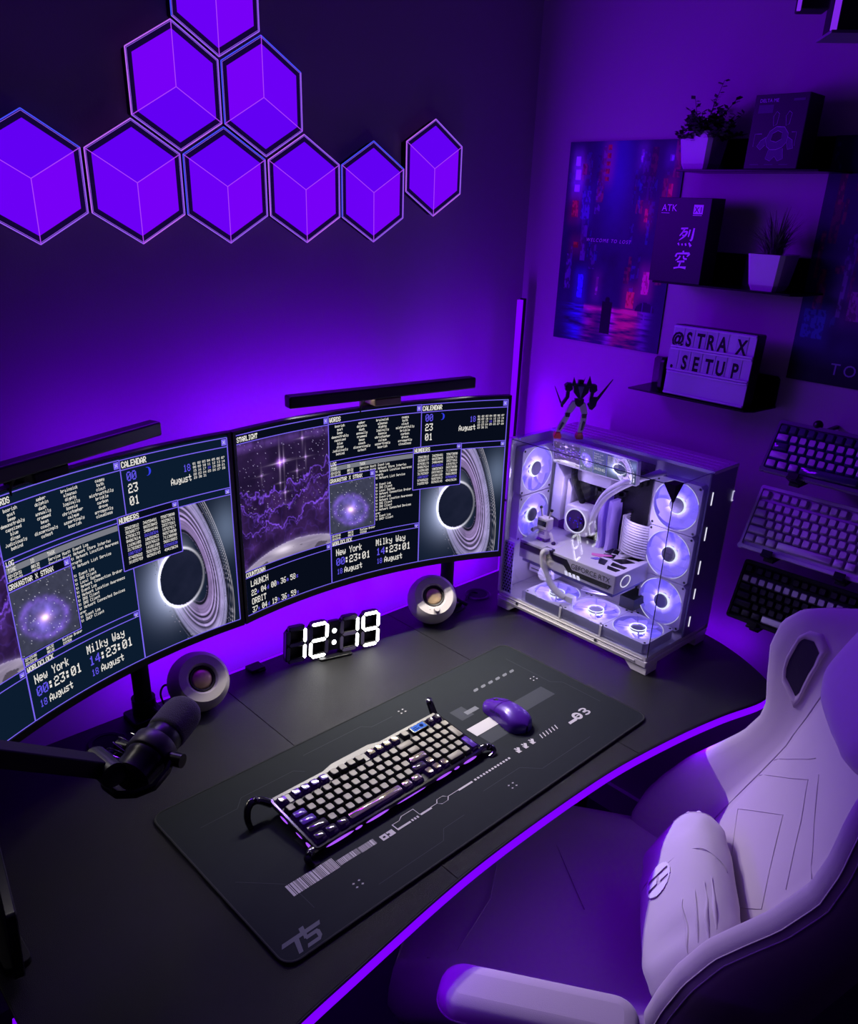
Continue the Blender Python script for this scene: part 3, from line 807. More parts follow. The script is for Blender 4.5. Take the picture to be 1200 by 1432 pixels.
    text('18', 0.360, 0.918, 0.034, Bl, wide=1.0); text('August', 0.388, 0.914, 0.038, wide=0.98)
    text('Milky Way', 0.514, 0.792, 0.042, wide=0.96); text('14', 0.516, 0.850, 0.046, Bl, wide=1.22); text(':23:01', 0.551, 0.850, 0.046, wide=1.14)
    text('18', 0.518, 0.918, 0.034, Bl, wide=1.0); text('August', 0.547, 0.914, 0.038, wide=0.98)
    # numbers window on top of everything
    win(0.653, 0.833, 0.258, 0.518, 0.0040, title=0.034, fill=True); text('NUMBERS', 0.657, 0.264, 0.026, off=0.0046, bold=0.3)
    rn = random.Random(8)
    for c_ in range(3):
        for r_ in range(9):
            blue = (c_, r_) in ((0, 6), (1, 3), (2, 7))
            text(''.join(rn.choice('0123456789') for _ in range(8)), 0.670+0.054*c_, 0.312+0.0205*r_, 0.0145, Bl if blue else Tx, off=0.0046, bold=0.1, wide=1.12)
    for nm, mb, mt in (('window_frames', L, M_SLN), ('white_text', Tx, M_STX), ('violet_text', Bl, M_SBL), ('grey_header_bar', G, M_SGR), ('window_backing', W2, M_SCR2), ('moon_icon', mo, M_SMOON)):
        obj(nm, mb, mt, scr, kind='stuff')

def monitor(m, lab, left):
    x, y, z, yaw, tilt = m
    root = thing('curved_monitor', lab, 'monitor', M=Matrix.Translation((x, y, z)) @ Matrix.Rotation(yaw, 4, 'Z'), group='pair of curved monitors')
    # housing: a curved shell with a thin bezel
    prof = [(-0.012, 0.0030), (-0.030, 0.0010), (-0.030, -0.012), (0.5, -0.040), (1.022, -0.012), (1.022, 0.0010), (1.004, 0.0030)]
    us = np.linspace(-0.010, 1.010, 40); P = []
    inner = [(0.0, 0.0006), (-0.008, 0.0034), (-0.014, 0.0034), (-0.014, -0.012), (0.25, -0.034), (0.75, -0.034), (1.036, -0.012), (1.036, 0.0034), (1.000, 0.0034), (1.000, 0.0006)]
    b = MB(); b.grid([[S(m, u, v, off) for v, off in inner] for u in us], closed_v=True)
    n = len(inner); k = len(us)
    b.f.append(list(range(n))[::-1]); b.m.append(0); b.f.append([(k-1)*n+i for i in range(n)]); b.m.append(0)
    obj('housing', b, M_BEZEL, root, smooth=True)
    for ua, ub in ((-0.010, 0.0), (1.0, 1.010)):
        s = MB()
        s.grid([[S(m, u, v, 0.0034) for v in (-0.012, 1.034)] for u in (ua, ub)])
        s.grid([[S(m, ub if ua < 0 else ua, v, off) for v in (-0.012, 1.034)] for off in (0.0006, 0.0034)])
        obj('side_bezel', s, M_BEZEL, root)
    build_screen(m, root, left)
    # arm bracket at the back
    c = S(m, 0.5, 0.5, -0.035)
    back = Vector((math.sin(-yaw)*-1*-1, math.cos(yaw), 0))
    nb = Vector((-math.sin(yaw), math.cos(yaw), 0))
    T = frame(c, (math.cos(yaw), math.sin(yaw), 0), (0,0,1), -nb)
    obj('mounting_plate', MB(T).prism(rrect(-0.055,0.055,-0.055,0.055,0.01), -0.012, 0.006), M_BLACKM, root, bevel=0.001)
    return root
monitor(MON_R, 'right curved monitor on a black pole, showing windows with a starlight picture at its left', False)
monitor(MON_L, 'left curved monitor, cut off by the photo, its right end above the left speaker', True)

def mon_pole(px, py, cx, cy, h, lab):
    t = thing('monitor_pole', lab, 'monitor arm', (px, py, 0), group='monitor arms on the back of the desk')
    obj('clamp_base', MB().prism(rrect(px-0.035, px+0.035, py-0.03, py+0.03, 0.008), 0.0, 0.014), M_BLACK, t, bevel=0.002)
    obj('pole', MB().cyl((px, py, 0.014), (px, py, h), 0.017, n=24), M_BLACKM, t, smooth=True)
    for za_, zb_ in ((0.014, 0.05), (h-0.05, h)): obj('collar', MB().cyl((px, py, za_), (px, py, zb_), 0.023, n=24), M_BLACK, t, smooth=True)
    m = MB(); m.tube([(px, py, h-0.03), ((px+cx)/2, (py+cy)/2+0.02, h-0.03), (cx, cy, h-0.03)], [0.016, 0.014, 0.016], 10)
    obj('arm', m, M_BLACK, t, smooth=True)
    obj('handle', MB().tube([(px+0.008,py-0.018,0.03),(px+0.012,py-0.045,0.024),(px+0.018,py-0.060,0.020)], 0.005, 8), M_BLACK, t, smooth=True)
mon_pole(0.485, 0.445, 0.225, 0.472, 0.40, 'black monitor pole behind the right speaker')
mon_pole(-0.328, 0.470, -0.450, 0.405, 0.40, 'black monitor pole behind the left speaker')

# ------------------------------------------------------------------ screen light bars on top of the monitors
M_BARB = mat('bar_black', (16, 16, 18), 0.38)
M_BARK = mat('bar_bracket_lit_tan', (150, 130, 108), 0.5)
def light_bar(m, u0, u1, lab, lit):
    ca = S(m, u0, -0.10, -0.002); cb = S(m, u1, -0.10, -0.002)
    ca.z = cb.z = 0.600
    d = (cb-ca).normalized(); nrm = Vector((-d.y, d.x, 0)); mid = (ca+cb)/2
    T = frame(mid, d, nrm, (0,0,1)); Lh = (cb-ca).length/2
    t = thing('monitor_light_bar', lab, 'light bar', M=T, group='light bars on the monitors')
    m1 = MB(T); m1.prism([(x, y) for x, y in rrect(-Lh, Lh, -0.013, 0.013, 0.004)], -0.012, 0.012)
    obj('bar_housing', m1, M_BARB, t, bevel=0.003)
    obj('lamp_window', MB(T).box(-Lh+0.01, Lh-0.01, -0.003, 0.008, -0.0125, -0.0118), glow('bar_led_on' if lit else 'bar_led_dim', (255, 240, 225), 3.0 if lit else 0.6), t)
    for xa_, xb_ in ((-Lh+0.01, -0.065), (0.065, Lh-0.01)):
        strip_light('monitor_bar_light', T @ Vector((xa_, 0.0, -0.0134)), T @ Vector((xb_, 0.0, -0.0134)), -nrm*0.36+Vector((0,0,-0.93)), 0.006, 2.5 if lit else 0.14, WARM, 104)
    m2 = MB(T); m2.prism(rrect(-0.032, 0.032, -0.010, 0.062, 0.004), -0.0275, -0.0125); m2.box(-0.028, 0.028, 0.056, 0.066, -0.060, -0.0275)
    obj('bracket', m2, M_BARK if lit else M_BLACKM, t, bevel=0.002)  # lighting put into the bracket colour: tan under the lit bar, black otherwise
    obj('cable', MB(T).tube(smoothpath([(-0.04, 0.01, -0.01), (-0.052, 0.015, -0.03), (-0.045, 0.03, -0.055), (-0.03, 0.066, -0.09)]), 0.002, 6), M_RUBBER, t, smooth=True)
light_bar(MON_R, 0.195, 0.868, 'black light bar clipped on the right monitor with a bracket coloured as lit', True)
light_bar(MON_L, 0.130, 0.800, 'black light bar clipped on the left monitor with a bracket coloured as unlit', False)

# ------------------------------------------------------------------ round desktop speakers
M_SPK = mat('speaker_white', (196, 188, 188), 0.6, spec=0.25)
M_SPKC = mat('speaker_cone', (240, 205, 160), 0.3, metal=0.2)
M_SURR = mat('speaker_surround', (28, 22, 24), 0.5)
def speaker(x, y, lab, knob, axv):
    R_ = 0.0615; c = Vector((x, y, R_-0.002))
    ax = Vector(axv).normalized()
    xa = ax.cross(Vector((0,0,1))).normalized(); xa = -xa; ya = ax.cross(xa).normalized()
    if ya.z < 0: xa, ya = -xa, -ya
    T = frame(c, xa, ya, ax)
    t = thing('desk_speaker', lab, 'speaker', (x, y, 0), group='pair of round white desk speakers')
    # sphere cut by a flat front
    cut = math.radians(50); prof = [(0.0, -R_)]
    for i in range(1, 25):
        a = PI-(PI-cut)*i/24; prof.append((R_*math.sin(a), R_*math.cos(a)))
    zf = R_*math.cos(cut); rf = R_*math.sin(cut)
    prof += [(0.031, zf-0.0005), (0.0275, zf-0.004), (0.0255, zf-0.010)]
    Toff = T
    obj('shell', MB(Toff).lathe(prof, 56), M_SPK, t, smooth=True)
    Tc = T @ Matrix.Translation((0, 0.008, 0))
    sh = obj('driver_surround', MB(T).lathe([(0.0262, zf-0.006),(0.0245, zf-0.0035),(0.0215, zf-0.0045),(0.0205, zf-0.008)], 40), M_SURR, t, smooth=True)
    obj('driver_cone', MB(T).lathe([(0.0205, zf-0.0085),(0.017, zf-0.0045),(0.011, zf-0.0015),(0.005, zf-0.0002),(0.0, zf)], 36), M_SPKC, t, smooth=True)
    if knob:
        Tk = T @ Matrix.Translation((0.004, -0.0355, zf-0.001))
        obj('volume_knob', MB(Tk).lathe([(0.0075,0),(0.0072,0.009),(0.006,0.011),(0,0.0114)], 20), M_SPK, t, smooth=True)
        obj('status_light', MB(T @ Matrix.Translation((-0.012,-0.0345,zf))).ball((0,0,0), 0.0009, n=8, m=6), mat('spk_dot', (90, 80, 80), 0.4), t)
    m = MB(); m.prism(circ(0.022, 24, x, y), 0.0, 0.004)
    obj('foot_pad', m, M_RUBBER, t)
    return t
speaker(-0.2245, 0.437, 'round white desk speaker under the left monitor, next to the microphone', False, (-0.13, -0.88, 0.71))
speaker(0.398, 0.408, 'round white desk speaker with a volume knob under the right monitor', True, (-0.475, -0.68, 0.69))
m = MB(); m.tube(smoothpath([(-0.255,0.475,0.03),(-0.275,0.482,0.05),(-0.29,0.475,0.035),(-0.285,0.45,0.006),(-0.26,0.45,0.004)]), 0.0022, 8)
tag(obj('speaker_cable', m, M_RUBBER, smooth=True), 'black cable looping behind the left speaker', 'cable', 'speaker cables')
m = MB(); m.tube(smoothpath([(0.43,0.44,0.02),(0.46,0.40,0.006),(0.50,0.395,0.004),(0.545,0.43,0.004),(0.585,0.45,0.006),(0.60,0.44,0.002)]), 0.0022, 8)
tag(obj('speaker_cable', m, M_RUBBER, smooth=True), 'black cable running from the right speaker to the grommet', 'cable', 'speaker cables')

# ------------------------------------------------------------------ LED clock reading 12:19
M_SEG = glow('clock_segment_lit', (255, 255, 255), 9.0, sample=True)
M_SEGOFF = mat('clock_segment_off', (96, 88, 118), 0.4)
M_CLK = mat('clock_body', (12, 12, 14), 0.35)
A0 = Vector((-0.004, 0.452, 0)); A1 = Vector((0.221, 0.391, 0))
dx_ = (A1-A0).normalized(); nf = Vector((dx_.y, -dx_.x, 0))      # front normal, towards the camera side
lean = math.radians(12); upv = Vector((0,0,1))*math.cos(lean)-nf*math.sin(lean); zf_ = upv.cross(dx_).normalized()
if zf_.dot(nf) < 0: zf_ = -zf_
TC = frame(A0+Vector((0,0,0.006)), dx_, upv, zf_ if dx_.cross(upv).dot(zf_) > 0 else -zf_)
TC = TC @ Matrix(((1, 0.13, 0, -0.003), (0, 1, 0, 0), (0, 0, 1, 0), (0, 0, 0, 1)))
clock = thing('digital_clock', 'black digital clock with white glowing digits reading 12:19 on the desk', 'clock', A0)
DW, DH, DT = 0.0505, 0.083, 0.0090
SEGS = {'a': ('h', DH), 'g': ('h', DH/2), 'd': ('h', 0.0), 'f': ('v', 0.0, 1), 'b': ('v', 1.0, 1), 'e': ('v', 0.0, 0), 'c': ('v', 1.0, 0)}
DIG = {'1': 'bc', '2': 'abged', '9': 'abgfcd'}
def seg_poly(k, x0):
    h = DT/2; gp = 0.0021
    x0 = x0+h+0.0015; w = DW-2*h-0.003; hh = DH-2*h
    if k in 'agd':
        y = {'a': hh, 'g': hh/2, 'd': 0}[k]+h
        a, b = x0+gp, x0+w-gp
        return [(a,y),(a+h*0.8,y-h*0.8),(b-h*0.8,y-h*0.8),(b,y),(b-h*0.8,y+h*0.8),(a+h*0.8,y+h*0.8)]
    x = x0 if k in 'fe' else x0+w
    y0, y1 = (hh/2+h+gp, hh+h-gp) if k in 'fb' else (h+gp, hh/2+h-gp)
    return [(x,y0),(x+h*0.8,y0+h*0.8),(x+h*0.8,y1-h*0.8),(x,y1),(x-h*0.8,y1-h*0.8),(x-h*0.8,y0+h*0.8)]
DX = [0.0, 0.0525, 0.128, 0.1805]
M_SHINE = mat('clock_clear_back', (30, 22, 52), 0.12)
for k, (x0, ch) in enumerate(zip(DX, '1219')):
    out = [(x0+0.008,0),(x0+DW-0.008,0),(x0+DW,0.010),(x0+DW,DH-0.014),(x0+DW-0.012,DH),(x0+0.012,DH),(x0,DH-0.014),(x0,0.010)]
    m = MB(TC); m.prism(out, -0.0195, -0.0165)
    bb = DT+0.002
    lo = [(x0+bb,bb),(x0+DW-bb,bb),(x0+DW-bb,DH/2-DT/2-0.001),(x0+bb,DH/2-DT/2-0.001)]
    dg_ = obj('digit', m, M_CLK, clock)
    # walls that trace the eight
    for r_ in ((x0, x0+bb, 0.004, DH-0.006), (x0+DW-bb, x0+DW, 0.004, DH-0.006), (x0+bb, x0+DW-bb, 0, bb), (x0+bb, x0+DW-bb, DH-bb, DH), (x0+bb, x0+DW-bb, DH/2-bb/2, DH/2+bb/2)):
        pass
    m = MB(TC)
    m.box(x0+0.0005, x0+bb, 0.006, DH-0.010, -0.0165, 0.0); m.box(x0+DW-bb, x0+DW-0.0005, 0.006, DH-0.010, -0.0165, 0.0)
    m.box(x0+0.007, x0+DW-0.007, 0, bb, -0.0165, 0.0); m.box(x0+0.007, x0+DW-0.007, DH-bb, DH, -0.0165, 0.0); m.box(x0+bb-0.001, x0+DW-bb+0.001, DH/2-bb/2, DH/2+bb/2, -0.0165, 0.0)
    obj('digit_shell', m, M_CLK, dg_, bevel=0.0012)
    for sg in 'abcdefg':
        on = sg in DIG[ch]
        obj('segment', MB(TC).prism(seg_poly(sg, x0), 0.0001, 0.0012), M_SEG if on else M_SEGOFF, dg_)
m = MB(TC); m.box(0.1035, 0.128, 0.010, 0.078, -0.018, -0.002)
col_ = obj('colon_bridge', m, M_CLK, clock, bevel=0.001)
for yy in (0.028, 0.055):
    obj('colon_dot', MB(TC).prism([(0.1158+a, yy+b) for a, b in circ(0.0052, 16)], -0.0018, -0.0005), M_SEG, col_)
m = MB(); sfa = A0+dx_*0.078; sfb = A0+dx_*0.150
T2 = frame(A0, dx_, -nf, (0,0,1))
m = MB(T2); m.prism(rrect(0.075, 0.155, -0.012, 0.045, 0.006), 0.0, 0.0055)
obj('stand', m, M_CLK, clock, bevel=0.001)
# ------------------------------------------------------------------ keycaps and keyboards
KP = 0.01905
def key_mesh(name, w, d, mats, h=0.0088, top=0.0031, ty=0.0030, dish=0.0006):
    """keycap with its top face at z=0; material 0 skirt, 1 top"""
    me = bpy.data.meshes.new(name)
    x, y = w/2-0.0007, d/2-0.0007; a, b = x-top, y-ty; oy = 0.0006
    V = []; F = []; Mi = []
    def ringp(hx, hy, z, r, o=0):
        return [(px, py+o, z) for px, py in rrect(-hx, hx, -hy, hy, r, 1)]
    R = [ringp(x, y, -h, 0.001), ringp(x-0.0004, y-0.0004, -h*0.55, 0.0012), ringp(a+0.0007, b+0.0007, -0.0007, 0.0018, oy), ringp(a, b, 0.0, 0.0018, oy)]
    n = len(R[0])
    for r_ in R: V += r_
    for k in range(3):
        for i in range(n):
            F.append((k*n+i, k*n+(i+1) % n, (k+1)*n+(i+1) % n, (k+1)*n+i)); Mi.append(0 if k < 2 else 1)
    V.append((0, oy, -dish)); c = len(V)-1
    for i in range(n): F.append((3*n+i, 3*n+(i+1) % n, c)); Mi.append(1)
    me.from_pydata(V, [], F)
    for m in mats: me.materials.append(m)
    me.polygons.foreach_set('material_index', Mi); me.update(); me.polygons.foreach_set('use_smooth', [True]*len(F)); me.set_sharp_from_angle(angle=math.radians(40))
    return me
KCACHE = {}
def put_key(root, T, u, row, w, mats, tagn, h=0.0088, d=1.0, zoff=0.0, name='keycap', label=None):
    k = (tagn, w, d, h)
    if k not in KCACHE: KCACHE[k] = key_mesh(name, w*KP, d*KP, mats, h)
    o = bpy.data.objects.new(name, KCACHE[k]); COL.objects.link(o); o.parent = root
    o.location = (u*KP, -row*KP, zoff)
    if label: o['label'] = label
    return o

M_KSK = mat('key_skirt_black', (8, 8, 9), 0.4)
M_KTOP = mat('key_top_beige', (132, 128, 114), 0.5, bump=0.05, bscale=900)
M_KCLR = mat('key_clear_side', (8, 5, 12), 0.18, spec=0.3, emis=(110, 20, 230), estr=0.015, coat=0.5)
M_KCLT = mat('key_clear_top', (60, 54, 62), 0.15, metal=0.3, coat=0.8)
M_KPUR = mat('key_clear_purple_top', (74, 48, 130), 0.12, emis=(80, 30, 190), estr=0.09, coat=0.8)
M_KCHR = mat('key_chrome_top', (225, 210, 180), 0.08, metal=0.85)
M_KBCASE = mat('keyboard_case_black', (10, 10, 12), 0.14, coat=0.6)
M_KBPLATE = mat('keyboard_plate_black', (5, 5, 6), 0.6)
M_KBRIM = mat('keyboard_rim_beige', (112, 109, 102), 0.4, bump=0.05, bscale=600)
M_SLIT = glow('keyboard_purple_slit', (0.36, 0.08, 0.95), 1.15, srgb=False)
yaw, tl = 0.0156, 0.1101
a_ = Vector((math.cos(yaw), math.sin(yaw), 0)); b_ = Vector((math.sin(yaw)*math.cos(tl), -math.cos(yaw)*math.cos(tl), -math.sin(tl)))
TK = frame((-0.2914, 0.0495, 0.0400), a_, -b_, a_.cross(-b_))
kb = thing('mechanical_keyboard', 'black mechanical keyboard with beige and clear purple keys on the desk mat', 'keyboard', M=TK)
X0, X1, Y0, Y1 = -0.007, 20*KP+0.007, -5.75*KP-0.008, 0.018
P = [(X0,Y0+0.008),(X0+0.008,Y0),(X1-0.008,Y0),(X1,Y0+0.008),(X1,Y1-0.008),(X1-0.008,Y1),(0.30,Y1),(0.22,Y1),(0.16,Y1+0.001),(0.09,Y1),(X0+0.008,Y1),(X0,Y1-0.008)]
Pi = [(x*0.97+0.0055, y*0.94-0.003) for x, y in P]
obj('case', MB(TK).prism(Pi, -0.0255, -0.014, inset=P).prism(P, -0.014, -0.0092), M_KBCASE, kb, bevel=0.0015)
ou = [(x, y) for x, y in rrect(X0+0.001, X1-0.001, Y0+0.001, Y1-0.001, 0.007, 4)]
inn = [(x, y) for x, y in rrect(-0.0015, 20*KP+0.0015, -5.80*KP, 0.0115, 0.003, 4)]
obj('rim', MB(TK).ring(ou, inn, -0.0092, -0.0075), M_KBCASE, kb, bevel=0.0005)
obj('back_strip', MB(TK).box(0.0, 20*KP, 0.0100, 0.0172, -0.0080, -0.0068), M_KBRIM, kb, bevel=0.0004)
obj('back_fin', MB(TK).prism([(0.10,Y1-0.002),(0.245,Y1-0.002),(0.215,Y1+0.006),(0.13,Y1+0.006)], -0.011, -0.007), M_KBRIM, kb, bevel=0.001)
obj('switch_plate', MB(TK).prism(inn, -0.0096, -0.0085), M_KBPLATE, kb)
for xa_, xb_ in ((5.52, 5.74), (1.03, 1.45), (9.78, 10.22)): obj('plate_inlay', MB(TK).box(xa_*KP, xb_*KP, -0.009, 0.010, -0.0085, -0.0072), M_KBRIM, kb)
std = (M_KSK, M_KTOP); clr = (M_KCLR, M_KCLT); pur = (M_KCLR, M_KPUR); chr_ = (M_KCLR, M_KCHR)
def K(u0, row, w=1.0, kind='s', d=1.0):
    ms = {'s': std, 'c': clr, 'p': pur, 'h': chr_}[kind]
    put_key(kb, TK, u0+w/2, row+(d-1)/2, w, ms, 'kb'+kind, d=d)
K(0, 0, 1, 'c')
for i in range(4): K(1.5+i, 0, 1, 'p'); K(5.75+i, 0, 1, 's'); K(10.25+i, 0, 1, 'h')
K(14.6, 0, 1, 's')
for i in range(2): K(18.25+0.9*i, 0, 0.85, 'c')
for i in range(13): K(i, 1.25)
K(13, 1.25, 2)
K(0, 2.25, 1.5, 'p')
for i in range(12): K(1.5+i, 2.25)
K(13.5, 2.25, 1.5)
K(0, 3.25, 1.75, 'p')
for i in range(11): K(1.75+i, 3.25)
K(12.75, 3.25, 2.25, 'h')
K(0, 4.25, 2.25, 'c')
for i in range(10): K(2.25+i, 4.25)
K(12.25, 4.25, 1.75, 'c'); K(14, 4.25, 1, 'h')
for i in range(3): K(1.25*i, 5.25, 1.25, 'c')
K(3.75, 5.25, 6.25, 'h'); K(10, 5.25, 1.25, 'h'); K(11.25, 5.25, 1.25, 'h')
for i in range(3): K(13+i, 5.25, 1, 'h')
for i in range(4): K(15, 1.25+i, 1)
for i in range(4): K(16+i, 1.25, 1)
for r_ in (2.25, 3.25, 4.25):
    for i in range(3): K(16+i, r_, 1)
K(19, 2.25, 1, 's', 2.0); K(19, 4.25, 1, 'p', 2.0); K(16, 5.25, 2.0); K(18, 5.25, 1)
m = MB(TK); m.prism(rrect(15.95*KP, 18.05*KP, -0.009, 0.0095, 0.002), -0.0085, -0.0025)
scrk = obj('display', m, M_KBCASE, kb, bevel=0.0008)
m = MB(TK); m.box(16.15*KP, 17.85*KP, -0.0068, 0.0072, -0.0024, -0.0022); obj('display_glass', m, glow('kb_display_blue', (78, 120, 225), 1.0), scrk)
m = MB(TK); m.prism([(17.35*KP+a, b) for a, b in circ(0.0042, 16)], -0.0021, -0.0019, )
m.box(16.3*KP, 16.95*KP, -0.0035, -0.0015, -0.0021, -0.0019); m.box(16.3*KP, 16.8*KP, 0.001, 0.0025, -0.0021, -0.0019)
obj('display_icons', m, glow('kb_display_icons', (30, 40, 90), 1.0), scrk)
# purple light slits, lens shaped, in the front wall and on the left end
def lens(m, c, dx, dz, nrm, L, h, bend=0.0):
    c = Vector(c); dx = Vector(dx); dz = Vector(dz); N = 10; up = []; lo = []
    for i in range(N+1):
        s = -1+2*i/N; hh = h*(1-s*s)**0.5 if abs(s) < 1 else 0
        up.append(c+dx*(s*L/2)+dz*(hh/2+bend*s*s)); lo.append(c+dx*(s*L/2)+dz*(-hh/2+bend*s*s))
    vs = up+lo; m.add([v+Vector(nrm)*0.0006 for v in vs], [(i, N+1+i, N+2+i, i+1) for i in range(N)])
fr_n = (0, -1, 0)
for u0, L, h in ((2.1, 0.058, 0.0052), (4.15, 0.016, 0.0042), (6.3, 0.052, 0.0048), (10.4, 0.070, 0.0028), (14.6, 0.040, 0.0048), (16.35, 0.014, 0.0042), (18.2, 0.036, 0.0056)):
    m = MB(TK); lens(m, (u0*KP, Y0-0.0005, -0.0125), (1,0,0), (0,0.3,1), fr_n, L, h); obj('light_slit', m, M_SLIT, kb)
for y_, L, h in ((-0.030, 0.022, 0.0040), (-0.072, 0.018, 0.0024), (-0.100, 0.020, 0.0058)):
    m = MB(TK); lens(m, (X0-0.0005, y_, -0.0135), (0,1,0), (0.3,0,1), (-1,0,0), L, h); obj('light_slit', m, M_SLIT, kb)
def claw(sx, sy):
    cx = X0 if sx < 0 else X1; cy = Y1 if sy > 0 else Y0
    pts = [(cx-sx*0.004, cy-sy*0.004, -0.015), (cx+sx*0.012, cy+sy*0.006, -0.006), (cx+sx*0.026, cy+sy*0.008, -0.002), (cx+sx*0.038, cy+sy*0.003, -0.008), (cx+sx*0.045, cy-sy*0.008, -0.020), (cx+sx*0.043, cy-sy*0.016, -0.0335+(0.004 if sy<0 else -0.001))]
    if sy < 0: pts = [(cx-sx*0.004, cy+0.010, -0.015), (cx+sx*0.008, cy+0.006, -0.012), (cx+sx*0.018, cy-0.002, -0.013), (cx+sx*0.016, cy-0.010, -0.018), (cx+sx*0.004, cy-0.012, -0.0225)]
    if sx > 0 and sy > 0: pts = [(cx-0.006, cy-0.004, -0.014), (cx-0.001, cy+0.012, -0.004), (cx+0.003, cy+0.024, 0.002), (cx+0.012, cy+0.032, -0.004), (cx+0.020, cy+0.030, -0.020), (cx+0.020, cy+0.024, -0.036)]
    sp = smoothpath(pts, 5); n = len(sp); rs = [0.0085*(1-0.45*i/(n-1)) for i in range(n)]
    o = obj('claw_leg', MB(TK).tube(sp, rs, 8, flat=0.75), M_KBCASE, kb, smooth=True)
    k = sp[n//3]; obj('knuckle', MB(TK).ball(k, 0.0072, n=12, m=8), M_KBCASE, o, smooth=True)
for sx in (-1, 1):
    for sy in (-1, 1): claw(sx, sy)

# ------------------------------------------------------------------ mouse
ym = math.radians(-8)
TMo = Matrix.Translation((0.223, -0.004, 0.0)) @ Matrix.Rotation(ym, 4, 'Z')
mouse = thing('computer_mouse', 'metallic purple mouse on the white bar of the desk mat', 'mouse', M=TMo)
M_MOUSE = mat('mouse_purple', (66, 22, 134), 0.33, metal=0.15, coat=0.3)
def mw(t): return 0.0315*(1-0.10*math.sin(PI*t)**2)*(1-abs(2*t-1)**5*0.35)*(0.94+0.1*(1-t))
def mouse_pt(t, s, lift=0.0):
    y = -0.0625+0.125*t; w = mw(t)*max(0.0, 1-abs(2*t-1)**7)**0.5
    hgt = 0.0385*(max(0.02, math.sin(PI*min(1, (t*0.90+0.07))))**0.55)*(1.0-0.42*t**1.6)
    a = PI*s
    x = -w*math.copysign(abs(math.cos(a))**0.75, math.cos(a)); z = 0.0045+(hgt+lift)*abs(math.sin(a))**0.62
    if t > 0.86: y += 0.003*math.sin(a)
    return (x, y, z)
def msurf(t0, t1, s0, s1, nt, ns, lift=0.0):
    return [[mouse_pt(t0+(t1-t0)*i/nt, s0+(s1-s0)*j/ns, lift) for j in range(ns+1)] for i in range(nt+1)]
m = MB(TMo); m.grid(msurf(0.001, 0.999, 0, 1, 30, 24)); m.prism([(p[0]*0.96, p[1]*0.97) for p in [mouse_pt(t, 0) for t in np.linspace(0.02, 0.98, 16)]+[mouse_pt(t, 1) for t in np.linspace(0.98, 0.02, 16)]], 0.0037, 0.006)
obj('body', m, M_MOUSE, mouse, smooth='all')
for s0, s1 in ((0.16, 0.487), (0.513, 0.84)):
    obj('button', MB(TMo).grid(msurf(0.60, 0.985, s0, s1, 12, 8, 0.0012)), M_MOUSE, mouse, smooth='all')
obj('scroll_wheel', MB(TMo).tube([(-0.003, 0.035, 0.0225), (0.003, 0.035, 0.0225)], 0.0068, 20), M_RUBBER, mouse, smooth=True)
for t0 in (0.42, 0.56):
    obj('side_button', MB(TMo).grid(msurf(t0, t0+0.12, 0.085, 0.14, 6, 3, 0.0018)), mat('mouse_side', (40, 16, 90), 0.3), mouse, smooth='all')

# ------------------------------------------------------------------ keyboards on the right wall
def wall_kb(q, label, layout, mats, case_m, u1, r0, r1, caselabel, thick=0.022, rimr=0.006, clear=False):
    x, y, z, t, ro = q
    D = Vector((-math.sin(t), 0, -math.cos(t))); A = Vector((0, -1, 0))
    Xv = A*math.cos(ro)+D*math.sin(ro); Rv = D*math.cos(ro)-A*math.sin(ro)
    T = frame((x, y, z), Xv, -Rv, Xv.cross(-Rv))
    t_ = thing('wall_keyboard', label, 'keyboard', M=T, group='keyboards displayed on the right wall')
    x0, x1 = -0.5*KP-0.007, (u1-0.5)*KP+0.007; y1, y0 = -(r0-0.5)*KP+0.009, -(r1+0.5)*KP-0.009
    P = rrect(x0, x1, y0, y1, 0.006, 3)
    obj('case', MB(T).prism(P, -thick-0.002, -0.0098, inset=P), case_m, t_, bevel=0.002)
    ii = rrect(x0+0.006, x1-0.006, y0+0.008, y1-0.008, 0.002, 3)
    obj('rim', MB(T).ring(P, ii, -0.0098, -0.0040), case_m, t_, bevel=0.001)
    for (u, row, w, kind) in layout:
        put_key(t_, T, u, row, w, mats[kind], 'w'+caselabel+kind)
    return t_, T, (x0, x1, y0, y1)
def rows65(spec, r0=0):
    L = []
    for r_, row in enumerate(spec):
        u = -0.5
        for w, kind in row:
            if kind: L.append((u+w/2, r_+r0, w, kind))
            u += w
    return L
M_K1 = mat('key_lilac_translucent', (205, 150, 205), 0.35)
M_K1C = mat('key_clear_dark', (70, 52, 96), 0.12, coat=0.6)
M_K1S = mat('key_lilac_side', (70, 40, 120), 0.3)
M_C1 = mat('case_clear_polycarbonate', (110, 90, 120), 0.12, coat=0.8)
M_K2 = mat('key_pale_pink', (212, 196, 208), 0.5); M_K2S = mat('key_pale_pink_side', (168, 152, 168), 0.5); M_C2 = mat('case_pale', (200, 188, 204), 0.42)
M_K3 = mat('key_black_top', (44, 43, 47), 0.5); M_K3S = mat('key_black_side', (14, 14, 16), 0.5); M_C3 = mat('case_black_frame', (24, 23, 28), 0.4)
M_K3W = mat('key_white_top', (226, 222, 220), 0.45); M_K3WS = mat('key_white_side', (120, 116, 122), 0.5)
b5 = [[(1,'a')]+[(1,'b')]*12+[(2,'b')]+[(1,'b')], [(1.5,'b')]+[(1,'b')]*12+[(1.5,'b'),(1,'b')], [(1.75,'b')]+[(1,'b')]*11+[(2.25,'b'),(1,'b')],
      [(2.25,'b')]+[(1,'b')]*10+[(1.75,'b'),(1,'b'),(1,'b')], [(1.25,'b')]*3+[(6.25,'b')]+[(1.25,'b'),(1.25,'b'),(0.5,None),(1,'b'),(1,'b'),(1,'b')]]
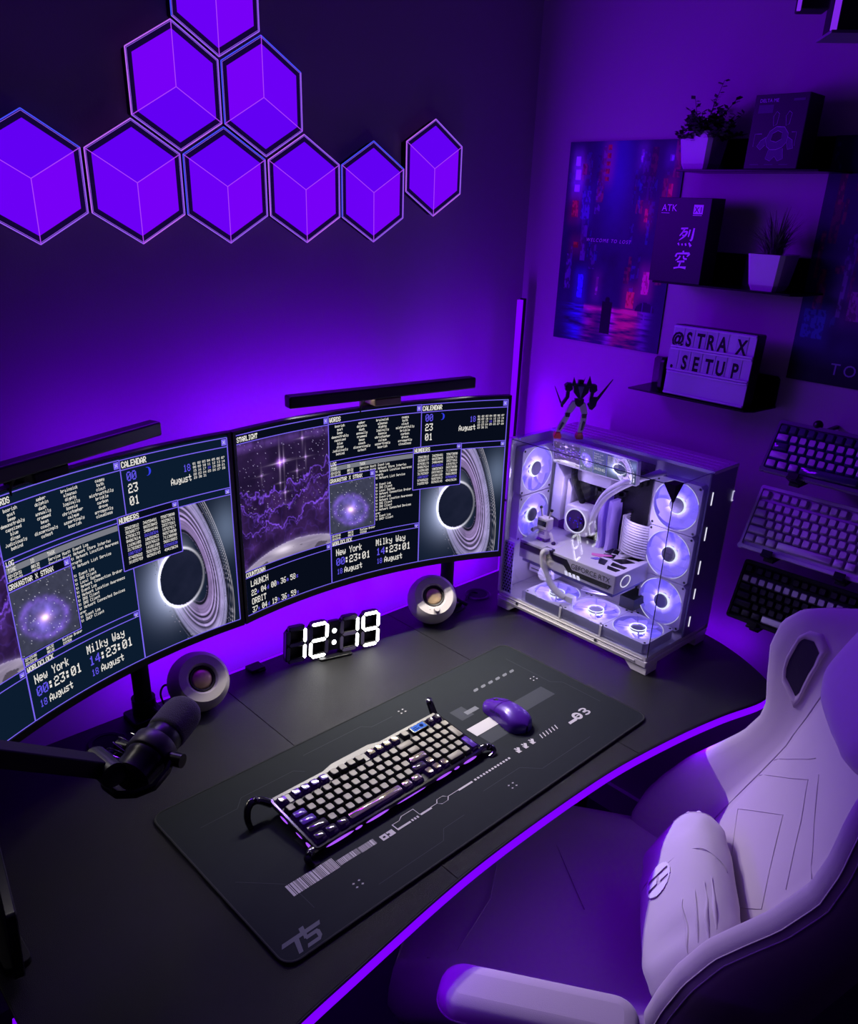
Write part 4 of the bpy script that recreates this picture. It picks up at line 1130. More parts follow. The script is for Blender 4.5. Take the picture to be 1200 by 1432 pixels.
l1 = [[(w, 'c' if k else None) if i == 0 else (w, k) for (w, k) in row] for i, row in enumerate(b5)]
l1 = [[(w, ('b' if k else None)) for w, k in row] for row in l1]
l1[0] = [(w, 'c') for w, k in l1[0]]; l1[2][0] = (1.75, 'c'); l1[4][3] = (6.25, 'c')
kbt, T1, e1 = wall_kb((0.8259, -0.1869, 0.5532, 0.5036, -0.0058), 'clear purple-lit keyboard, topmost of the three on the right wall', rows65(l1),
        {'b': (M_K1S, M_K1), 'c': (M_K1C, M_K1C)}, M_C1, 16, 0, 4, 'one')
l2 = rows65([[(w, 'b' if k else None) for w, k in row] for row in b5])
fr = [(1,'b'),(0.35,None)]+[(1,'b')]*4+[(0.35,None)]+[(1,'b')]*4+[(0.3,None)]+[(1,'b')]*4+[(1,'b')]
l2 += rows65([fr], -1.22)
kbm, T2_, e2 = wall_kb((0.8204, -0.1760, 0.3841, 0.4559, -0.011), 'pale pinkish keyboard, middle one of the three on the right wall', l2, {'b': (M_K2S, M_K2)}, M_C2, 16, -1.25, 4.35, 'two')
l3 = [[(w, 'b' if k else None) for w, k in row] for row in b5]; l3[0] = [(1,'w')]*13+[(2,'b'),(1,'b')]; l3[4][3] = (6.25,'w')
l3 = rows65(l3)+rows65([fr], -1.22)
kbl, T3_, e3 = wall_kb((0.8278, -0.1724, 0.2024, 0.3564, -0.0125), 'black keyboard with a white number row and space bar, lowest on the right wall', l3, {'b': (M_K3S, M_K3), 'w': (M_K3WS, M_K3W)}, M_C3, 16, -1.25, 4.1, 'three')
# carrying loop on the clear and the pale boards' lower left corners
for T, e, r_, cm in ((T1, e1, kbt, M_C1), (T2_, e2, kbm, M_C2)):
    obj('corner_loop', MB(T).tube([(e[0]+0.004+0.005*math.cos(a), e[2]+0.004+0.005*math.sin(a), -0.006) for a in np.linspace(0, 2*PI, 17)[:-1]], 0.0022, 8, closed=True), cm, r_, smooth=True)
def hook(T, e, xo, lab, top=False):
    o = T @ Vector((xo, (e[3]-0.002) if top else (e[2]-0.001), -0.022))
    t = thing('wall_hook', lab, 'wall hook', (WX, o.y, o.z), group='black hooks that carry the wall keyboards')
    if top:
        m = MB(); m.box(o.x-0.002, WX, o.y-0.004, o.y+0.004, o.z-0.012, o.z-0.004); m.box(o.x-0.012, o.x-0.002, o.y-0.004, o.y+0.004, o.z-0.012, o.z+0.010); obj('arm', m, M_BLACK, t, bevel=0.002)
        m = MB(); m.ball((o.x-0.008, o.y, o.z+0.012), 0.010, n=16, m=10); obj('knob', m, M_BLACK, t, smooth=True)
        return
    n = (T.to_3x3() @ Vector((0,0,1))).normalized(); up = (T.to_3x3() @ Vector((0,1,0))).normalized()
    f = o+n*0.030
    TT = frame(o, T.to_3x3() @ Vector((1,0,0)), up, n)
    m = MB(TT); m.box(-0.011, 0.011, -0.006, -0.0005, -0.004, 0.030); m.box(-0.011, 0.011, -0.006, 0.010, 0.022, 0.027)
    obj('lip', m, M_BLACK, t, bevel=0.001)
    m = MB(); m.box(o.x-0.006, WX, o.y-0.011, o.y+0.011, o.z-0.012, o.z-0.004); m.box(WX-0.008, WX, o.y-0.016, o.y+0.016, o.z-0.03, o.z+0.05)
    obj('arm', m, M_BLACKM, t, bevel=0.001)
hook(T1, e1, 0.060, 'black round hook above the top wall keyboard', True)
hook(T1, e1, 0.058, 'black hook under the left part of the top wall keyboard')
hook(T2_, e2, 0.052, 'black hook under the left part of the middle wall keyboard')
hook(T2_, e2, 0.205, 'black hook under the right part of the middle wall keyboard')
hook(T3_, e3, 0.050, 'black hook under the left part of the lowest wall keyboard')

# ------------------------------------------------------------------ microphone on its boom arm
M_FOAM = mat('foam_grey', (74, 73, 74), 0.95, bump=0.8, bscale=700, sheen=0.2)
M_MIC = mat('mic_body', (34, 32, 34), 0.32, metal=0.5)
tip = Vector((-0.410, 0.090, 0.262)); tail = Vector((-0.540, 0.014, 0.240))
ax = (tip-tail).normalized(); Lm = 0.156
xa = ax.cross(Vector((0,0,1))).normalized(); ya = ax.cross(xa)
TMi = frame(tip-ax*Lm, xa, ya, ax)
mic = thing('microphone', 'black broadcast microphone with grey foam cover hanging on a boom arm', 'microphone', M=TMi)
obj('foam_cover', MB(TMi).lathe([(0.0,Lm),(0.012,Lm-0.001),(0.022,Lm-0.005),(0.027,Lm-0.013),(0.029,Lm-0.024),(0.029,0.097),(0.028,0.091),(0.024,0.090)], 36), M_FOAM, mic, smooth='all')
obj('body', MB(TMi).lathe([(0.025,0.092),(0.027,0.089),(0.027,0.072),(0.031,0.070),(0.0315,0.044),(0.029,0.042),(0.029,0.034),(0.0275,0.032),(0.0275,0.006),(0.022,0.0),(0.0,0.0)], 36), M_MIC, mic, smooth=True)
obj('body_ring', MB(TMi).lathe([(0.0315,0.070),(0.033,0.068),(0.033,0.046),(0.0315,0.044)], 36), mat('mic_ring', (62, 58, 62), 0.4, metal=0.4), mic, smooth=True)
# yoke around the body
m = MB(TMi); 
for s in (1, -1): m.tube([(s*0.036, 0, 0.050), (s*0.042, 0, 0.030), (s*0.040, 0, 0.0), (s*0.024, 0, -0.018), (0, 0, -0.026)], 0.0042, 8, flat=1.6, up=(0,1,0))
obj('yoke', m, M_BLACKMET, mic, smooth=True)
for s in (1, -1): obj('yoke_knob', MB(TMi).cyl((s*0.034,0,0.052),(s*0.052,0,0.052), 0.010, n=18), M_BLACKMET, mic, smooth=True)
obj('shock_spring', MB(TMi).tube([(0.020*math.cos(a*0.9)-0.030, -0.006+0.010*math.sin(a), 0.012+0.0018*a) for a in np.linspace(0, 30, 90)], 0.0010, 5), M_CHROME, mic)
None and obj('cable', MB(TMi).tube(smoothpath([(0,0,0.002),(0.002,0.01,-0.03),(-0.01,0.03,-0.06),(-0.02,0.035,-0.11)]), 0.003, 8), M_RUBBER, mic, smooth=True)
e0 = Vector((-0.568, 0.035, 0.262)); ea = Vector((-0.868, 0.002, 0.482)); 
arm = thing('boom_arm', 'flat black boom arm coming in from the left edge and holding the microphone', 'microphone arm', ea)
dr = (ea-e0).normalized(); sx = dr.cross(Vector((0,0,1))).normalized(); TA = frame(e0, dr, sx, dr.cross(sx))
LA = (ea-e0).length
m = MB(TA)
m.prism(rrect(0.0, LA, -0.017, 0.017, 0.004), -0.012, 0.012)
obj('arm_beam', m, M_BLACKM, arm, bevel=0.002)
obj('beam_groove', MB(TA).box(0.03, LA-0.02, -0.004, 0.004, 0.0121, 0.0126) , M_BLACKMET, arm)
obj('elbow_joint', MB(TA).cyl((-0.006,-0.026,0),(-0.006,0.026,0), 0.018, n=24), M_BLACK, arm, smooth=True)
m = MB(); m.tube([ea, (-0.90, 0.10, 0.36), (-0.84, 0.30, 0.14), (-0.715, 0.47, 0.06)], [0.016, 0.016, 0.016, 0.014], 10)
obj('lower_arm', m, M_BLACKM, arm, smooth=True)
m = MB(); m.add([(x, y, z) for y in (0.45, 0.50) for x, z in ((-0.765,-0.045),(-0.70,-0.045),(-0.70,-0.022),(-0.750,-0.022),(-0.750,0.001),(-0.695,0.001),(-0.695,0.06),(-0.765,0.06))], [tuple(range(8)), tuple(range(15,7,-1))]+[(i,8+i,8+(i+1)%8,(i+1)%8) for i in range(8)])
obj('clamp', m, M_BLACK, arm)

# dark upright device at the left end of the desk
t = thing('upright_panel', 'dark upright panel with edge highlights drawn as grey lines at the far left of the desk', 'tablet stand', (-0.70, 0.13, 0))
TT = frame((-0.69, 0.155, 0.012), Vector((-0.17, -1, 0)).normalized(), (0.06, 0, 1), Vector((0.97,-0.17,0)))
obj('panel', MB(TT).prism(rrect(0.0, 0.155, 0.0, 0.11, 0.008), -0.012, 0.0), M_BLACK, t, bevel=0.001)
obj('panel_edge_highlight', MB(TT).tube([(x, y, 0.0005) for x, y in rrect(0.0, 0.155, 0.0, 0.11, 0.008)], 0.0005, 5, closed=True), mat('edge_highlight_grey', (90, 88, 95), 0.3, metal=0.6), t)  # grey outline stands in for the highlights along the dark edges
obj('base', MB().prism([(x-0.712, y+0.08) for x, y in rrect(-0.02, 0.015, -0.05, 0.06, 0.01)], 0.0, 0.012), M_BLACKM, t, bevel=0.001)
# ------------------------------------------------------------------ posters on the right wall
M_POST = print_attr('poster_print', 0.55); M_PEDGE = mat('poster_edge', (20, 20, 30), 0.6)
def poster_city(x, y, seed, kind):
    """x 0..1 left to right, y 0..1 top to bottom"""
    rs = np.random.RandomState(seed)
    n = fbm(x*6, y*9, 4, seed)
    C = np.stack([0.010+0.02*n, 0.008+0.015*n, 0.05+0.08*n], -1)
    C += np.exp(-((x-0.45)**2/0.02+(y-0.12)**2/0.05))[..., None]*np.array([0.02, 0.03, 0.30])
    # building flanks
    for i in range(46):
        w = rs.uniform(0.015, 0.06); h = rs.uniform(0.03, 0.20); side = rs.rand() < 0.5
        cx = rs.uniform(0.02, 0.34) if side else rs.uniform(0.62, 0.98); cy = rs.uniform(0.05, 0.72)
        col = [(0.05,0.05,0.35),(0.35,0.02,0.08),(0.16,0.05,0.45),(0.02,0.10,0.40),(0.5,0.05,0.10)][rs.randint(5)]
        k = (np.abs(x-cx) < w/2) & (np.abs(y-cy) < h/2)
        tx = 0.35+0.9*(vnoise(x*70+i, y*60, i) > 0.5)
        C = np.where(k[..., None], C*0.5+np.array(col)*rs.uniform(0.25, 0.9)*tx[..., None]*0.6, C)
    def sign(cx, cy, w, h, col, s=1.0, tex=True):
        nonlocal C
        k = (np.abs(x-cx) < w/2) & (np.abs(y-cy) < h/2)
        t_ = (0.5+0.8*(vnoise(x*90, y*75, 5) > 0.45)) if tex else 1.0+0*x
        C = np.where(k[..., None], np.array(col)*s*t_[..., None], C)
        d = np.clip(np.abs(x-cx)-w/2, 0, 1)**2+np.clip(np.abs(y-cy)-h/2, 0, 1)**2
        C += np.exp(-d/0.0016)[..., None]*np.array(col)*0.25*s
    if kind == 0:
        for a in ((0.09,0.09,0.035,0.045),(0.10,0.155,0.045,0.05),(0.10,0.22,0.05,0.035)): sign(*a, (0.55,0.55,1.1), 1.2, False)
        sign(0.16,0.13,0.04,0.05,(0.45,0.05,0.25),0.6); sign(0.10,0.32,0.06,0.08,(0.7,0.03,0.10),0.7); sign(0.20,0.30,0.08,0.14,(0.10,0.10,0.55),0.7)
        for k_ in range(5): sign(0.37,0.03+0.036*k_,0.035,0.022,(0.55,0.02,0.08),0.6)
        sign(0.66,0.07,0.02,0.06,(0.4,0.4,0.8),0.8); sign(0.90,0.08,0.035,0.03,(0.3,0.3,0.8),0.8); sign(0.92,0.23,0.03,0.07,(0.75,0.03,0.12),0.9)
        sign(0.75,0.34,0.025,0.06,(0.8,0.03,0.15),0.8); sign(0.14,0.50,0.05,0.03,(0.6,0.1,0.05),0.6)
        sign(0.22,0.71,0.05,0.12,(0.05,0.10,1.0),1.0); sign(0.82,0.66,0.06,0.11,(0.85,0.06,0.35),0.9); sign(0.70,0.75,0.07,0.08,(0.9,0.10,0.12),0.9); sign(0.38,0.70,0.02,0.09,(0.5,0.2,0.5),0.6)
        # wet street with streaky reflections
        k = y > 0.80
        st = fbm(x*9, y*110, 3, 4)
        for cx, w, col in ((0.22,0.09,(0.05,0.12,1.1)),(0.34,0.06,(0.7,0.03,0.15)),(0.60,0.12,(0.9,0.05,0.12)),(0.72,0.09,(0.9,0.12,0.10)),(0.52,0.05,(0.2,0.1,0.9)),(0.84,0.05,(0.2,0.08,0.6))):
            C += (k*np.exp(-((x-cx)/w)**2)*np.clip(st*2.2-0.6, 0, 1.4)*np.clip(1.25-(y-0.80)*4, 0.1, 1))[..., None]*np.array(col)*0.75
        C += (np.exp(-((y-0.815)/0.012)**2)*((x > 0.28) & (x < 0.78)))[..., None]*np.array([0.5, 0.05, 0.12])
        # standing figure and umbrella
        fig = (((x-0.50)/(0.045+0.03*np.clip(y-0.80, 0, 1)))**2 < 1) & (y > 0.775) & (y < 0.94)
        fig |= (((x-0.50)/0.022)**2+((y-0.765)/0.018)**2) < 1
        C = np.where(fig[..., None], np.array([0.004, 0.003, 0.014]), C)
        um = ((((x-0.84)/0.085)**2+((y-0.80)/0.045)**2) < 1) & (y < 0.80)
        C = np.where(um[..., None], np.array([0.02, 0.015, 0.06])+0.2*np.array([0.3, 0.1, 1.0])*(vnoise(x*60, 0*y, 3) > 0.7)[..., None], C)
        k = (np.abs(x-0.84) < 0.006) & (y > 0.80) & (y < 0.87); C = np.where(k[..., None], np.array([0.2, 0.1, 0.4]), C)
    else:
        C *= 0.75
        sign(0.10,0.76,0.14,0.10,(0.05,0.15,0.50),0.45); sign(0.10,0.70,0.14,0.03,(0.05,0.15,0.55),0.4); sign(0.34,0.66,0.10,0.12,(0.35,0.08,0.45),0.5)
        sign(0.24,0.60,0.03,0.22,(0.25,0.15,0.55),0.4); sign(0.72,0.55,0.06,0.25,(0.45,0.05,0.2),0.6); sign(0.6,0.3,0.05,0.15,(0.1,0.1,0.6),0.6)
        C *= np.clip(1.35-np.clip(y-0.80, 0, 1)*8, 0.25, 1)[..., None]
    return C*np.array([1.25, 1.05, 1.0])
def poster(y_left, y_right, z0, z1, label, seed, kind):
    t = thing('wall_poster', label, 'poster', (WX, (y_left+y_right)/2, z0), group='city posters on the right wall')
    obj('sheet', MB().box(WX-0.0035, WX-0.0004, y_right, y_left, z0, z1), M_PEDGE, t)
    nu, nv = 150, 210
    g_ = MB(); us = np.linspace(0, 1, nu); vs = np.linspace(0, 1, nv)
    g_.grid([[(WX-0.0038, y_left+(y_right-y_left)*u, z1+(z0-z1)*v) for v in vs] for u in us])
    o = obj('printed_picture', g_, M_POST, t); U, V = np.meshgrid(us, vs, indexing='ij')
    set_cols(o, poster_city(U, V, seed, kind).reshape(-1, 3)); return t
M_PTXT = mat('poster_text', (225, 222, 235), 0.5)
pa = poster(0.5395, 0.2125, 0.636, 1.107, 'neon city poster with a lone figure on a wet street, left of the wall shelves', 21, 0)
pb = poster(-0.116, -0.446, 0.633, 1.105, 'dark blue city poster cut off by the right edge of the photo', 33, 1)
def wall_text(txt, y, z, size, parent, material, x=WX-0.0042, spacing=1.0, sx=1.0, name='lettering', T0=None, shear=0.0):
    vs, fs = text_mesh(txt, size, spacing=spacing)
    T = frame((x, y, z), (0,-1,0), (0,0,1), (-1,0,0)) if T0 is None else T0
    m = MB(T); m.add([(v.x*sx+shear*v.y, v.y, 0) for v in vs], fs); return obj(name, m, material, parent)
wall_text('WELCOME TO LOST', 0.462, 0.882, 0.0115, pa, M_PTXT, spacing=1.35, shear=0.2)
wall_text('TOKYO', -0.205, 0.655, 0.034, pb, mat('poster_text_dim', (120, 118, 150), 0.5), spacing=1.35)

# ------------------------------------------------------------------ wall shelves
def shelf(y0, y1, z, zb, label, yb0=None, yb1=None):
    t = thing('wall_shelf', label, 'shelf', (WX, (y0+y1)/2, z), group='black metal ledges on the right wall')
    X0_ = 0.848
    pts = [(X0_, y1), (X0_, y0+0.012), (X0_+0.02, y0-0.004), (WX, y0-0.012), (WX, y1)]
    obj('ledge', MB().prism(pts, z-0.004, z), M_BLACKMET, t, bevel=0.0006)
    obj('back_plate', MB().prism([(y0-0.010 if yb0 is None else yb0, z), (y1 if yb1 is None else yb1, z), (y1-0.0 if yb1 is None else yb1, zb-0.006), ((y1 if yb1 is None else yb1)-0.006, zb), ((y0-0.010 if yb0 is None else yb0)+0.006, zb), (y0-0.010 if yb0 is None else yb0, zb-0.006)],
        0, 0.003, T=frame((WX-0.0005, 0, 0), (0,1,0), (0,0,1), (1,0,0)) @ Matrix.Scale(-1, 4, (0,0,1))), M_BLACKMET, t)
    return t
shelf(-0.150, 0.170, 1.041, 1.104, 'black wall ledge, highest of the three, carrying a plant and a robot box')
shelf(-0.145, 0.190, 0.8135, 0.878, 'black wall ledge, middle one, carrying a dark box and a grassy plant')
shelf(-0.094, 0.2165, 0.5665, 0.632, 'black wall ledge, lowest of the three, carrying the letter sign')

# ------------------------------------------------------------------ pots with plants
M_POT = mat('pot_white', (200, 192, 205), 0.45, bump=0.03, bscale=200)
M_LEAF = mat('leaf_dark_green', (58, 64, 58), 0.6, noise=0.3, nscale=60); M_STEM = mat('stem_brown', (40, 34, 30), 0.8); M_SOIL = mat('soil', (24, 20, 18), 0.95, bump=0.6, bscale=200)
M_GRASS = mat('grass_grey_green', (86, 92, 84), 0.55, noise=0.3, nscale=60)
def pot(cx, cy, z, w, h, label):
    t = thing('potted_plant', label, 'potted plant', (cx, cy, z), group='small plants in faceted white pots')
    def oct_(r, c): 
        a = r-c; return [(cx+x, cy+y) for x, y in ((a,r),(-a,r),(-r,a),(-r,-a),(-a,-r),(a,-r),(r,-a),(r,a))]
    m = MB(); P0 = oct_(w*0.37, 0.008); P1 = oct_(w/2, 0.012); n = 8
    R = [oct_(w*0.34, 0.006), oct_(w*0.40, 0.007), oct_(w/2, 0.008), oct_(w/2-0.003, 0.0075)]
    Z = [z, z+h*0.16, z+h, z+h-0.0]
    vs = [(x, y, Z[i]) for i in range(4) for x, y in R[i]]
    vs += [(x, y, z+h-0.008) for x, y in oct_(w/2-0.004, 0.007)]
    fs = [tuple(range(7, -1, -1))]+[(i*8+j, i*8+(j+1) % 8, (i+1)*8+(j+1) % 8, (i+1)*8+j) for i in range(4) for j in range(8)]
    m.add(vs, fs); obj('pot', m, M_POT, t)
    obj('soil', MB().prism(oct_(w/2-0.0042, 0.007), z+h-0.012, z+h-0.008), M_SOIL, t)
    return t
pt1 = pot(0.890, 0.137, 1.041, 0.080, 0.072, 'bushy small-leaved plant in a white pot, on the highest ledge')
random.seed(11)
m = MB(); st_ = MB()
top = Vector((0.890, 0.137, 1.105))
for i in range(130):
    a = random.uniform(0, 2*PI); el = random.uniform(0.15, 1.5); L = random.uniform(0.050, 0.086)
    if i >= 30: L *= 0.62
    if i < 3: el = 1.3; L = 0.098
    d = Vector((math.cos(a)*math.cos(el), math.sin(a)*math.cos(el), math.sin(el)))
    if i == 0: d = Vector((0.0, -0.32, 1)).normalized(); L = 0.118
    if i == 1: d = Vector((0.1, -0.55, 0.8)).normalized(); L = 0.10
    if i == 2: d = Vector((0.0, 0.28, 1)).normalized(); L = 0.085
    base = top+Vector((math.cos(a)*0.012, math.sin(a)*0.012, -0.012)); tipv = base+d*L
    st_.tube([base, (base+tipv)/2+Vector((0,0,0.004)), tipv], [0.0009,0.0008,0.0005], 4)
    for k in range(17):
        p = base.lerp(tipv, 0.25+0.75*k/16); b = random.uniform(0, 2*PI)
        ld = (Vector((math.cos(b), math.sin(b), random.uniform(-0.2, 0.9)))).normalized(); s = random.uniform(0.010, 0.0155)
        sd = ld.cross(Vector((random.random()-.5, random.random()-.5, 1))).normalized()*s*0.42
        if (p+ld*s).x > WX-0.004: continue
        m.add([p, p+ld*s*0.5+sd, p+ld*s, p+ld*s*0.5-sd], [(0,1,2,3)])
obj('foliage', m, M_LEAF, pt1, kind='stuff'); obj('stems', st_, M_STEM, pt1, kind='stuff')
pt2 = pot(0.890, -0.064, 0.8135, 0.080, 0.071, 'grassy plant with thin arching blades in a white pot, on the middle ledge')
m = MB(); top = Vector((0.890, -0.062, 0.876))
for i in range(190):
    a = random.uniform(0, 2*PI); L = random.uniform(0.06, 0.118); out = random.uniform(0.2, 1.7)
    d = Vector((math.cos(a), math.sin(a), 0)); b = top+d*random.uniform(0, 0.018); P = []
    for k in range(6):
        s = k/5; P.append(b+d*(out*L*0.62*s**1.6)+Vector((0,0,L*(s*0.95-0.35*out*s*s))))
    if max(p.x for p in P) > WX-0.006: continue
    side = d.cross(Vector((0,0,1)))
    vs = []; 
    for k, p in enumerate(P):
        w = 0.0021*(1-0.85*k/5); vs += [p-side*w, p+side*w]
    m.add(vs, [(2*k, 2*k+1, 2*k+3, 2*k+2) for k in range(5)])
obj('grass_blades', m, M_GRASS, pt2, kind='stuff')

# ------------------------------------------------------------------ boxes on the shelves
M_BOXD = mat('box_dark_card', (18, 14, 32), 0.5); M_BOXS = mat('box_shade_and_visor_black', (10, 9, 14), 0.55)
M_PINKI = mat('ink_light_violet', (240, 190, 250), 0.5); M_DIMI = mat('ink_dim_violet', (190, 140, 220), 0.5)
bx = thing('keyboard_box', 'dark upright box with pink calligraphy, on the middle ledge in front of the city poster', 'box', (0.9, 0.138, 0.8135))
obj('carton', MB().box(0.849, 0.905, 0.0735, 0.2010, 0.8137, 0.9865), M_BOXD, bx, bevel=0.0008)
obj('shaded_side_sheet', MB().box(0.8486, 0.9052, 0.0730, 0.0737, 0.8137, 0.9865), M_BOXS, bx)  # thin darker sheet: shade of the unlit side put into colour
XI = 0.8484
TB = lambda y, z: frame((XI, y, z), (0,-1,0), (0,0,1), (-1,0,0))
wall_text('ATK', 0.1905, 0.9590, 0.0195, bx, M_PINKI, T0=TB(0.1905, 0.9590), name='logo_lettering')
m = MB(TB(0.1905, 0.9545)); m.box(0, 0.020, 0, 0.0010, 0, 0.0002); obj('small_print', m, M_PINKI, bx)
m = MB(TB(0.1125, 0.9545)); m.box(0, 0.0225, 0, 0.0185, 0, 0.0002); m.box(0, 0.021, -0.003, -0.0018, 0, 0.0002); obj('badge', m, M_PINKI, bx)
wall_text('X1', 0.1105, 0.9575, 0.0165, bx, M_BOXD, T0=frame((XI-0.0004, 0.1105, 0.9575), (0,-1,0), (0,0,1), (-1,0,0)), name='badge_lettering')
# two brush-drawn characters, strokes in a unit box
K1 = [[(0.05,0.95,.05),(0.50,0.98,.04)],[(0.30,0.96,.05),(0.20,0.75,.05),(0.05,0.58,.03)],[(0.22,0.78,.04),(0.50,0.80,.05),(0.38,0.58,.06),(0.08,0.36,.02)],[(0.24,0.64,.05),(0.34,0.56,.04)],
      [(0.66,0.92,.05),(0.64,0.55,.04)],[(0.90,1.00,.05),(0.90,0.50,.07),(0.86,0.38,.05),(0.78,0.42,.02)],[(0.06,0.22,.06),(0.16,0.10,.03)],[(0.32,0.20,.05),(0.38,0.10,.04)],[(0.54,0.22,.05),(0.62,0.10,.05)],[(0.76,0.26,.04),(0.94,0.08,.08)]]
K2 = [[(0.50,1.00,.06),(0.56,0.90,.05)],[(0.12,0.84,.05),(0.08,0.68,.06)],[(0.12,0.84,.04),(0.92,0.88,.07),(0.82,0.72,.03)],[(0.38,0.74,.05),(0.30,0.60,.05),(0.14,0.50,.02)],[(0.60,0.76,.04),(0.66,0.62,.05),(0.86,0.60,.05)],
      [(0.26,0.44,.04),(0.74,0.48,.06)],[(0.50,0.46,.05),(0.44,0.20,.05)],[(0.12,0.10,.05),(0.50,0.17,.04),(0.92,0.16,.08)]]
def kanji(strokes, y, z, w, h, nm):
    m = MB(TB(y, z))
    for sk in strokes:
        P = smoothpath([(a*w+0.10*(b*h), b*h, 0) for a, b, r in sk], 4); rs = [s_[2]*w for s_ in sk]; n = len(P); vs = []
        for i, p in enumerate(P):
            q_ = P[min(i+1, n-1)]-P[max(i-1, 0)]; q_.normalize(); f_ = i/(n-1)*(len(rs)-1); j = min(int(f_), len(rs)-2); r_ = rs[j]+(rs[j+1]-rs[j])*(f_-j)
            sd = Vector((-q_.y, q_.x, 0))*r_; vs += [p-sd, p+sd]
        m.add(vs, [(2*i, 2*i+1, 2*i+3, 2*i+2) for i in range(n-1)])
    return obj(nm, m, M_PINKI, bx)
kanji(K1, 0.1415, 0.8870, 0.037, 0.040, 'calligraphy'); kanji(K2, 0.1455, 0.8395, 0.037, 0.041, 'calligraphy')

dbx = thing('robot_kit_box', 'dark box with a line drawing of a machine, on the highest ledge', 'box', (0.9, -0.04, 1.041))
ds = 0.10
TD = frame((0.849, 0.0155, 1.0415), (0,-1,0), (0.02,0,1), Vector((-1,0,0.02)))
obj('carton', MB(TD).box(0, 0.108, 0, 0.130, -0.062, 0), M_BOXD, dbx, bevel=0.0008)
obj('shaded_side_face', MB(TD).box(0.108, 0.1085, 0.0, 0.130, -0.062, 0), M_BOXS, dbx)  # darker face that paints in the shade on this side of the carton
ln = MB(TD)
def pl_(P, w=0.00055, closed=False, m_=None):
    (m_ or ln).tube([(x, y, 0.0001) for x, y in P], w, 4, closed=closed)
pl_([(0.040,0.040),(0.036,0.052),(0.042,0.066),(0.054,0.074),(0.070,0.073),(0.080,0.062),(0.080,0.048),(0.072,0.038),(0.060,0.034),(0.048,0.034)], closed=True)
pl_([(0.046,0.050),(0.048,0.062),(0.058,0.067),(0.068,0.063),(0.068,0.052),(0.058,0.047)], closed=True)
for bx_ in (0.047, 0.072): pl_([(bx_,0.075),(bx_-0.003,0.092),(bx_+0.002,0.100),(bx_+0.008,0.096),(bx_+0.006,0.078)], closed=True)
pl_([(0.036,0.056),(0.026,0.050),(0.020,0.040),(0.028,0.034),(0.036,0.042)]); pl_([(0.080,0.056),(0.090,0.050),(0.094,0.036),(0.084,0.034),(0.080,0.046)])
pl_([(0.046,0.034),(0.042,0.018),(0.052,0.014),(0.060,0.022),(0.068,0.014),(0.078,0.018),(0.074,0.036)]); pl_([(0.012,0.040),(0.012,0.062),(0.026,0.062)]); pl_([(0.096,0.040),(0.096,0.064),(0.086,0.064)])
obj('line_drawing', ln, M_DIMI, dbx)
for P_ in ([(0.040,0.040),(0.036,0.052),(0.042,0.066),(0.054,0.074),(0.070,0.073),(0.080,0.062),(0.080,0.048),(0.072,0.038),(0.060,0.034),(0.048,0.034)], [(0.046,0.034),(0.042,0.018),(0.052,0.014),(0.060,0.022),(0.068,0.014),(0.078,0.018),(0.074,0.036)], [(0.036,0.056),(0.026,0.050),(0.020,0.040),(0.028,0.034),(0.036,0.042)], [(0.080,0.056),(0.090,0.050),(0.094,0.036),(0.084,0.034),(0.080,0.046)]): obj('tinted_print', MB(TD).add([(x, y, 0.00005) for x, y in P_], [tuple(range(len(P_)))]), mat('ink_tint', (72, 54, 96), 0.5), dbx)
m = MB(TD); m.add([(x, y, 0.0002) for x, y in ((0.046,0.050),(0.048,0.062),(0.058,0.067),(0.068,0.063),(0.068,0.052),(0.058,0.047))], [(0,1,2,3,4,5)]); obj('visor_print', m, M_BOXS, dbx)
wall_text('DELTA ME', 0, 0, 0.0085, dbx, M_DIMI, T0=TD @ Matrix.Translation((0.010, 0.1165, 0.0004)), name='title_lettering')
m = MB(TD); m.box(0.010, 0.040, 0.098, 0.112, 0, 0.0003); m.box(0.078, 0.100, 0.117, 0.121, 0, 0.0003)
for k in range(3): m.box(0.012+0.03*k, 0.030+0.03*k, 0.007, 0.0085, 0, 0.0003)
obj('print_blocks', m, mat('ink_very_dim', (70, 54, 92), 0.5), dbx)

# ------------------------------------------------------------------ letter sign
lb = thing('letter_sign', 'cinema light box sign with black letters on the lowest ledge', 'sign', (0.88, 0.025, 0.5665))
TL = frame((0.857, 0.1275, 0.5670), (0,-1,0), (0.06,0,1), Vector((-1,0,0.06)))
M_LBF = mat('sign_face', (186, 176, 200), 0.45); M_LBR = mat('sign_rail', (200, 190, 214), 0.3); M_LBT = mat('sign_tile', (176, 166, 192), 0.25, coat=0.3)
W_, H_ = 0.203, 0.158
obj('body', MB(TL).prism(rrect(0, W_, 0, H_, 0.004, 3), -0.040, -0.003), M_BLACK, lb, bevel=0.001)
obj('face', MB(TL).prism(rrect(0.0015, W_-0.0015, 0.0015, H_-0.0015, 0.003, 3), -0.003, 0.0), M_LBF, lb)
for z_ in (0.003, 0.0505, 0.0565, 0.1025, 0.108, 0.151):
    obj('rail', MB(TL).box(0.002, W_-0.002, z_, z_+0.004, 0, 0.003), M_LBR, lb, bevel=0.0006)
def lchar(ch, x, z, sc=1.0):
    tile = obj('letter_tile', MB(TL).box(x-0.0125, x+0.0125, z-0.006, z+0.040, 0.0004, 0.0011), M_LBT, lb)
    vs, fs = text_mesh(ch, 0.046*sc, offset=0.0016)
    xs = [v.x for v in vs]; cx = (min(xs)+max(xs))/2; kx = 0.66 if ch not in '@.' else 0.8
    m = MB(TL); m.add([((v.x-cx)*kx+x, v.y*0.94+z+(0.002 if ch == '@' else 0), 0.0014) for v in vs], fs)
    obj('letter', m, M_BLACKM, tile)
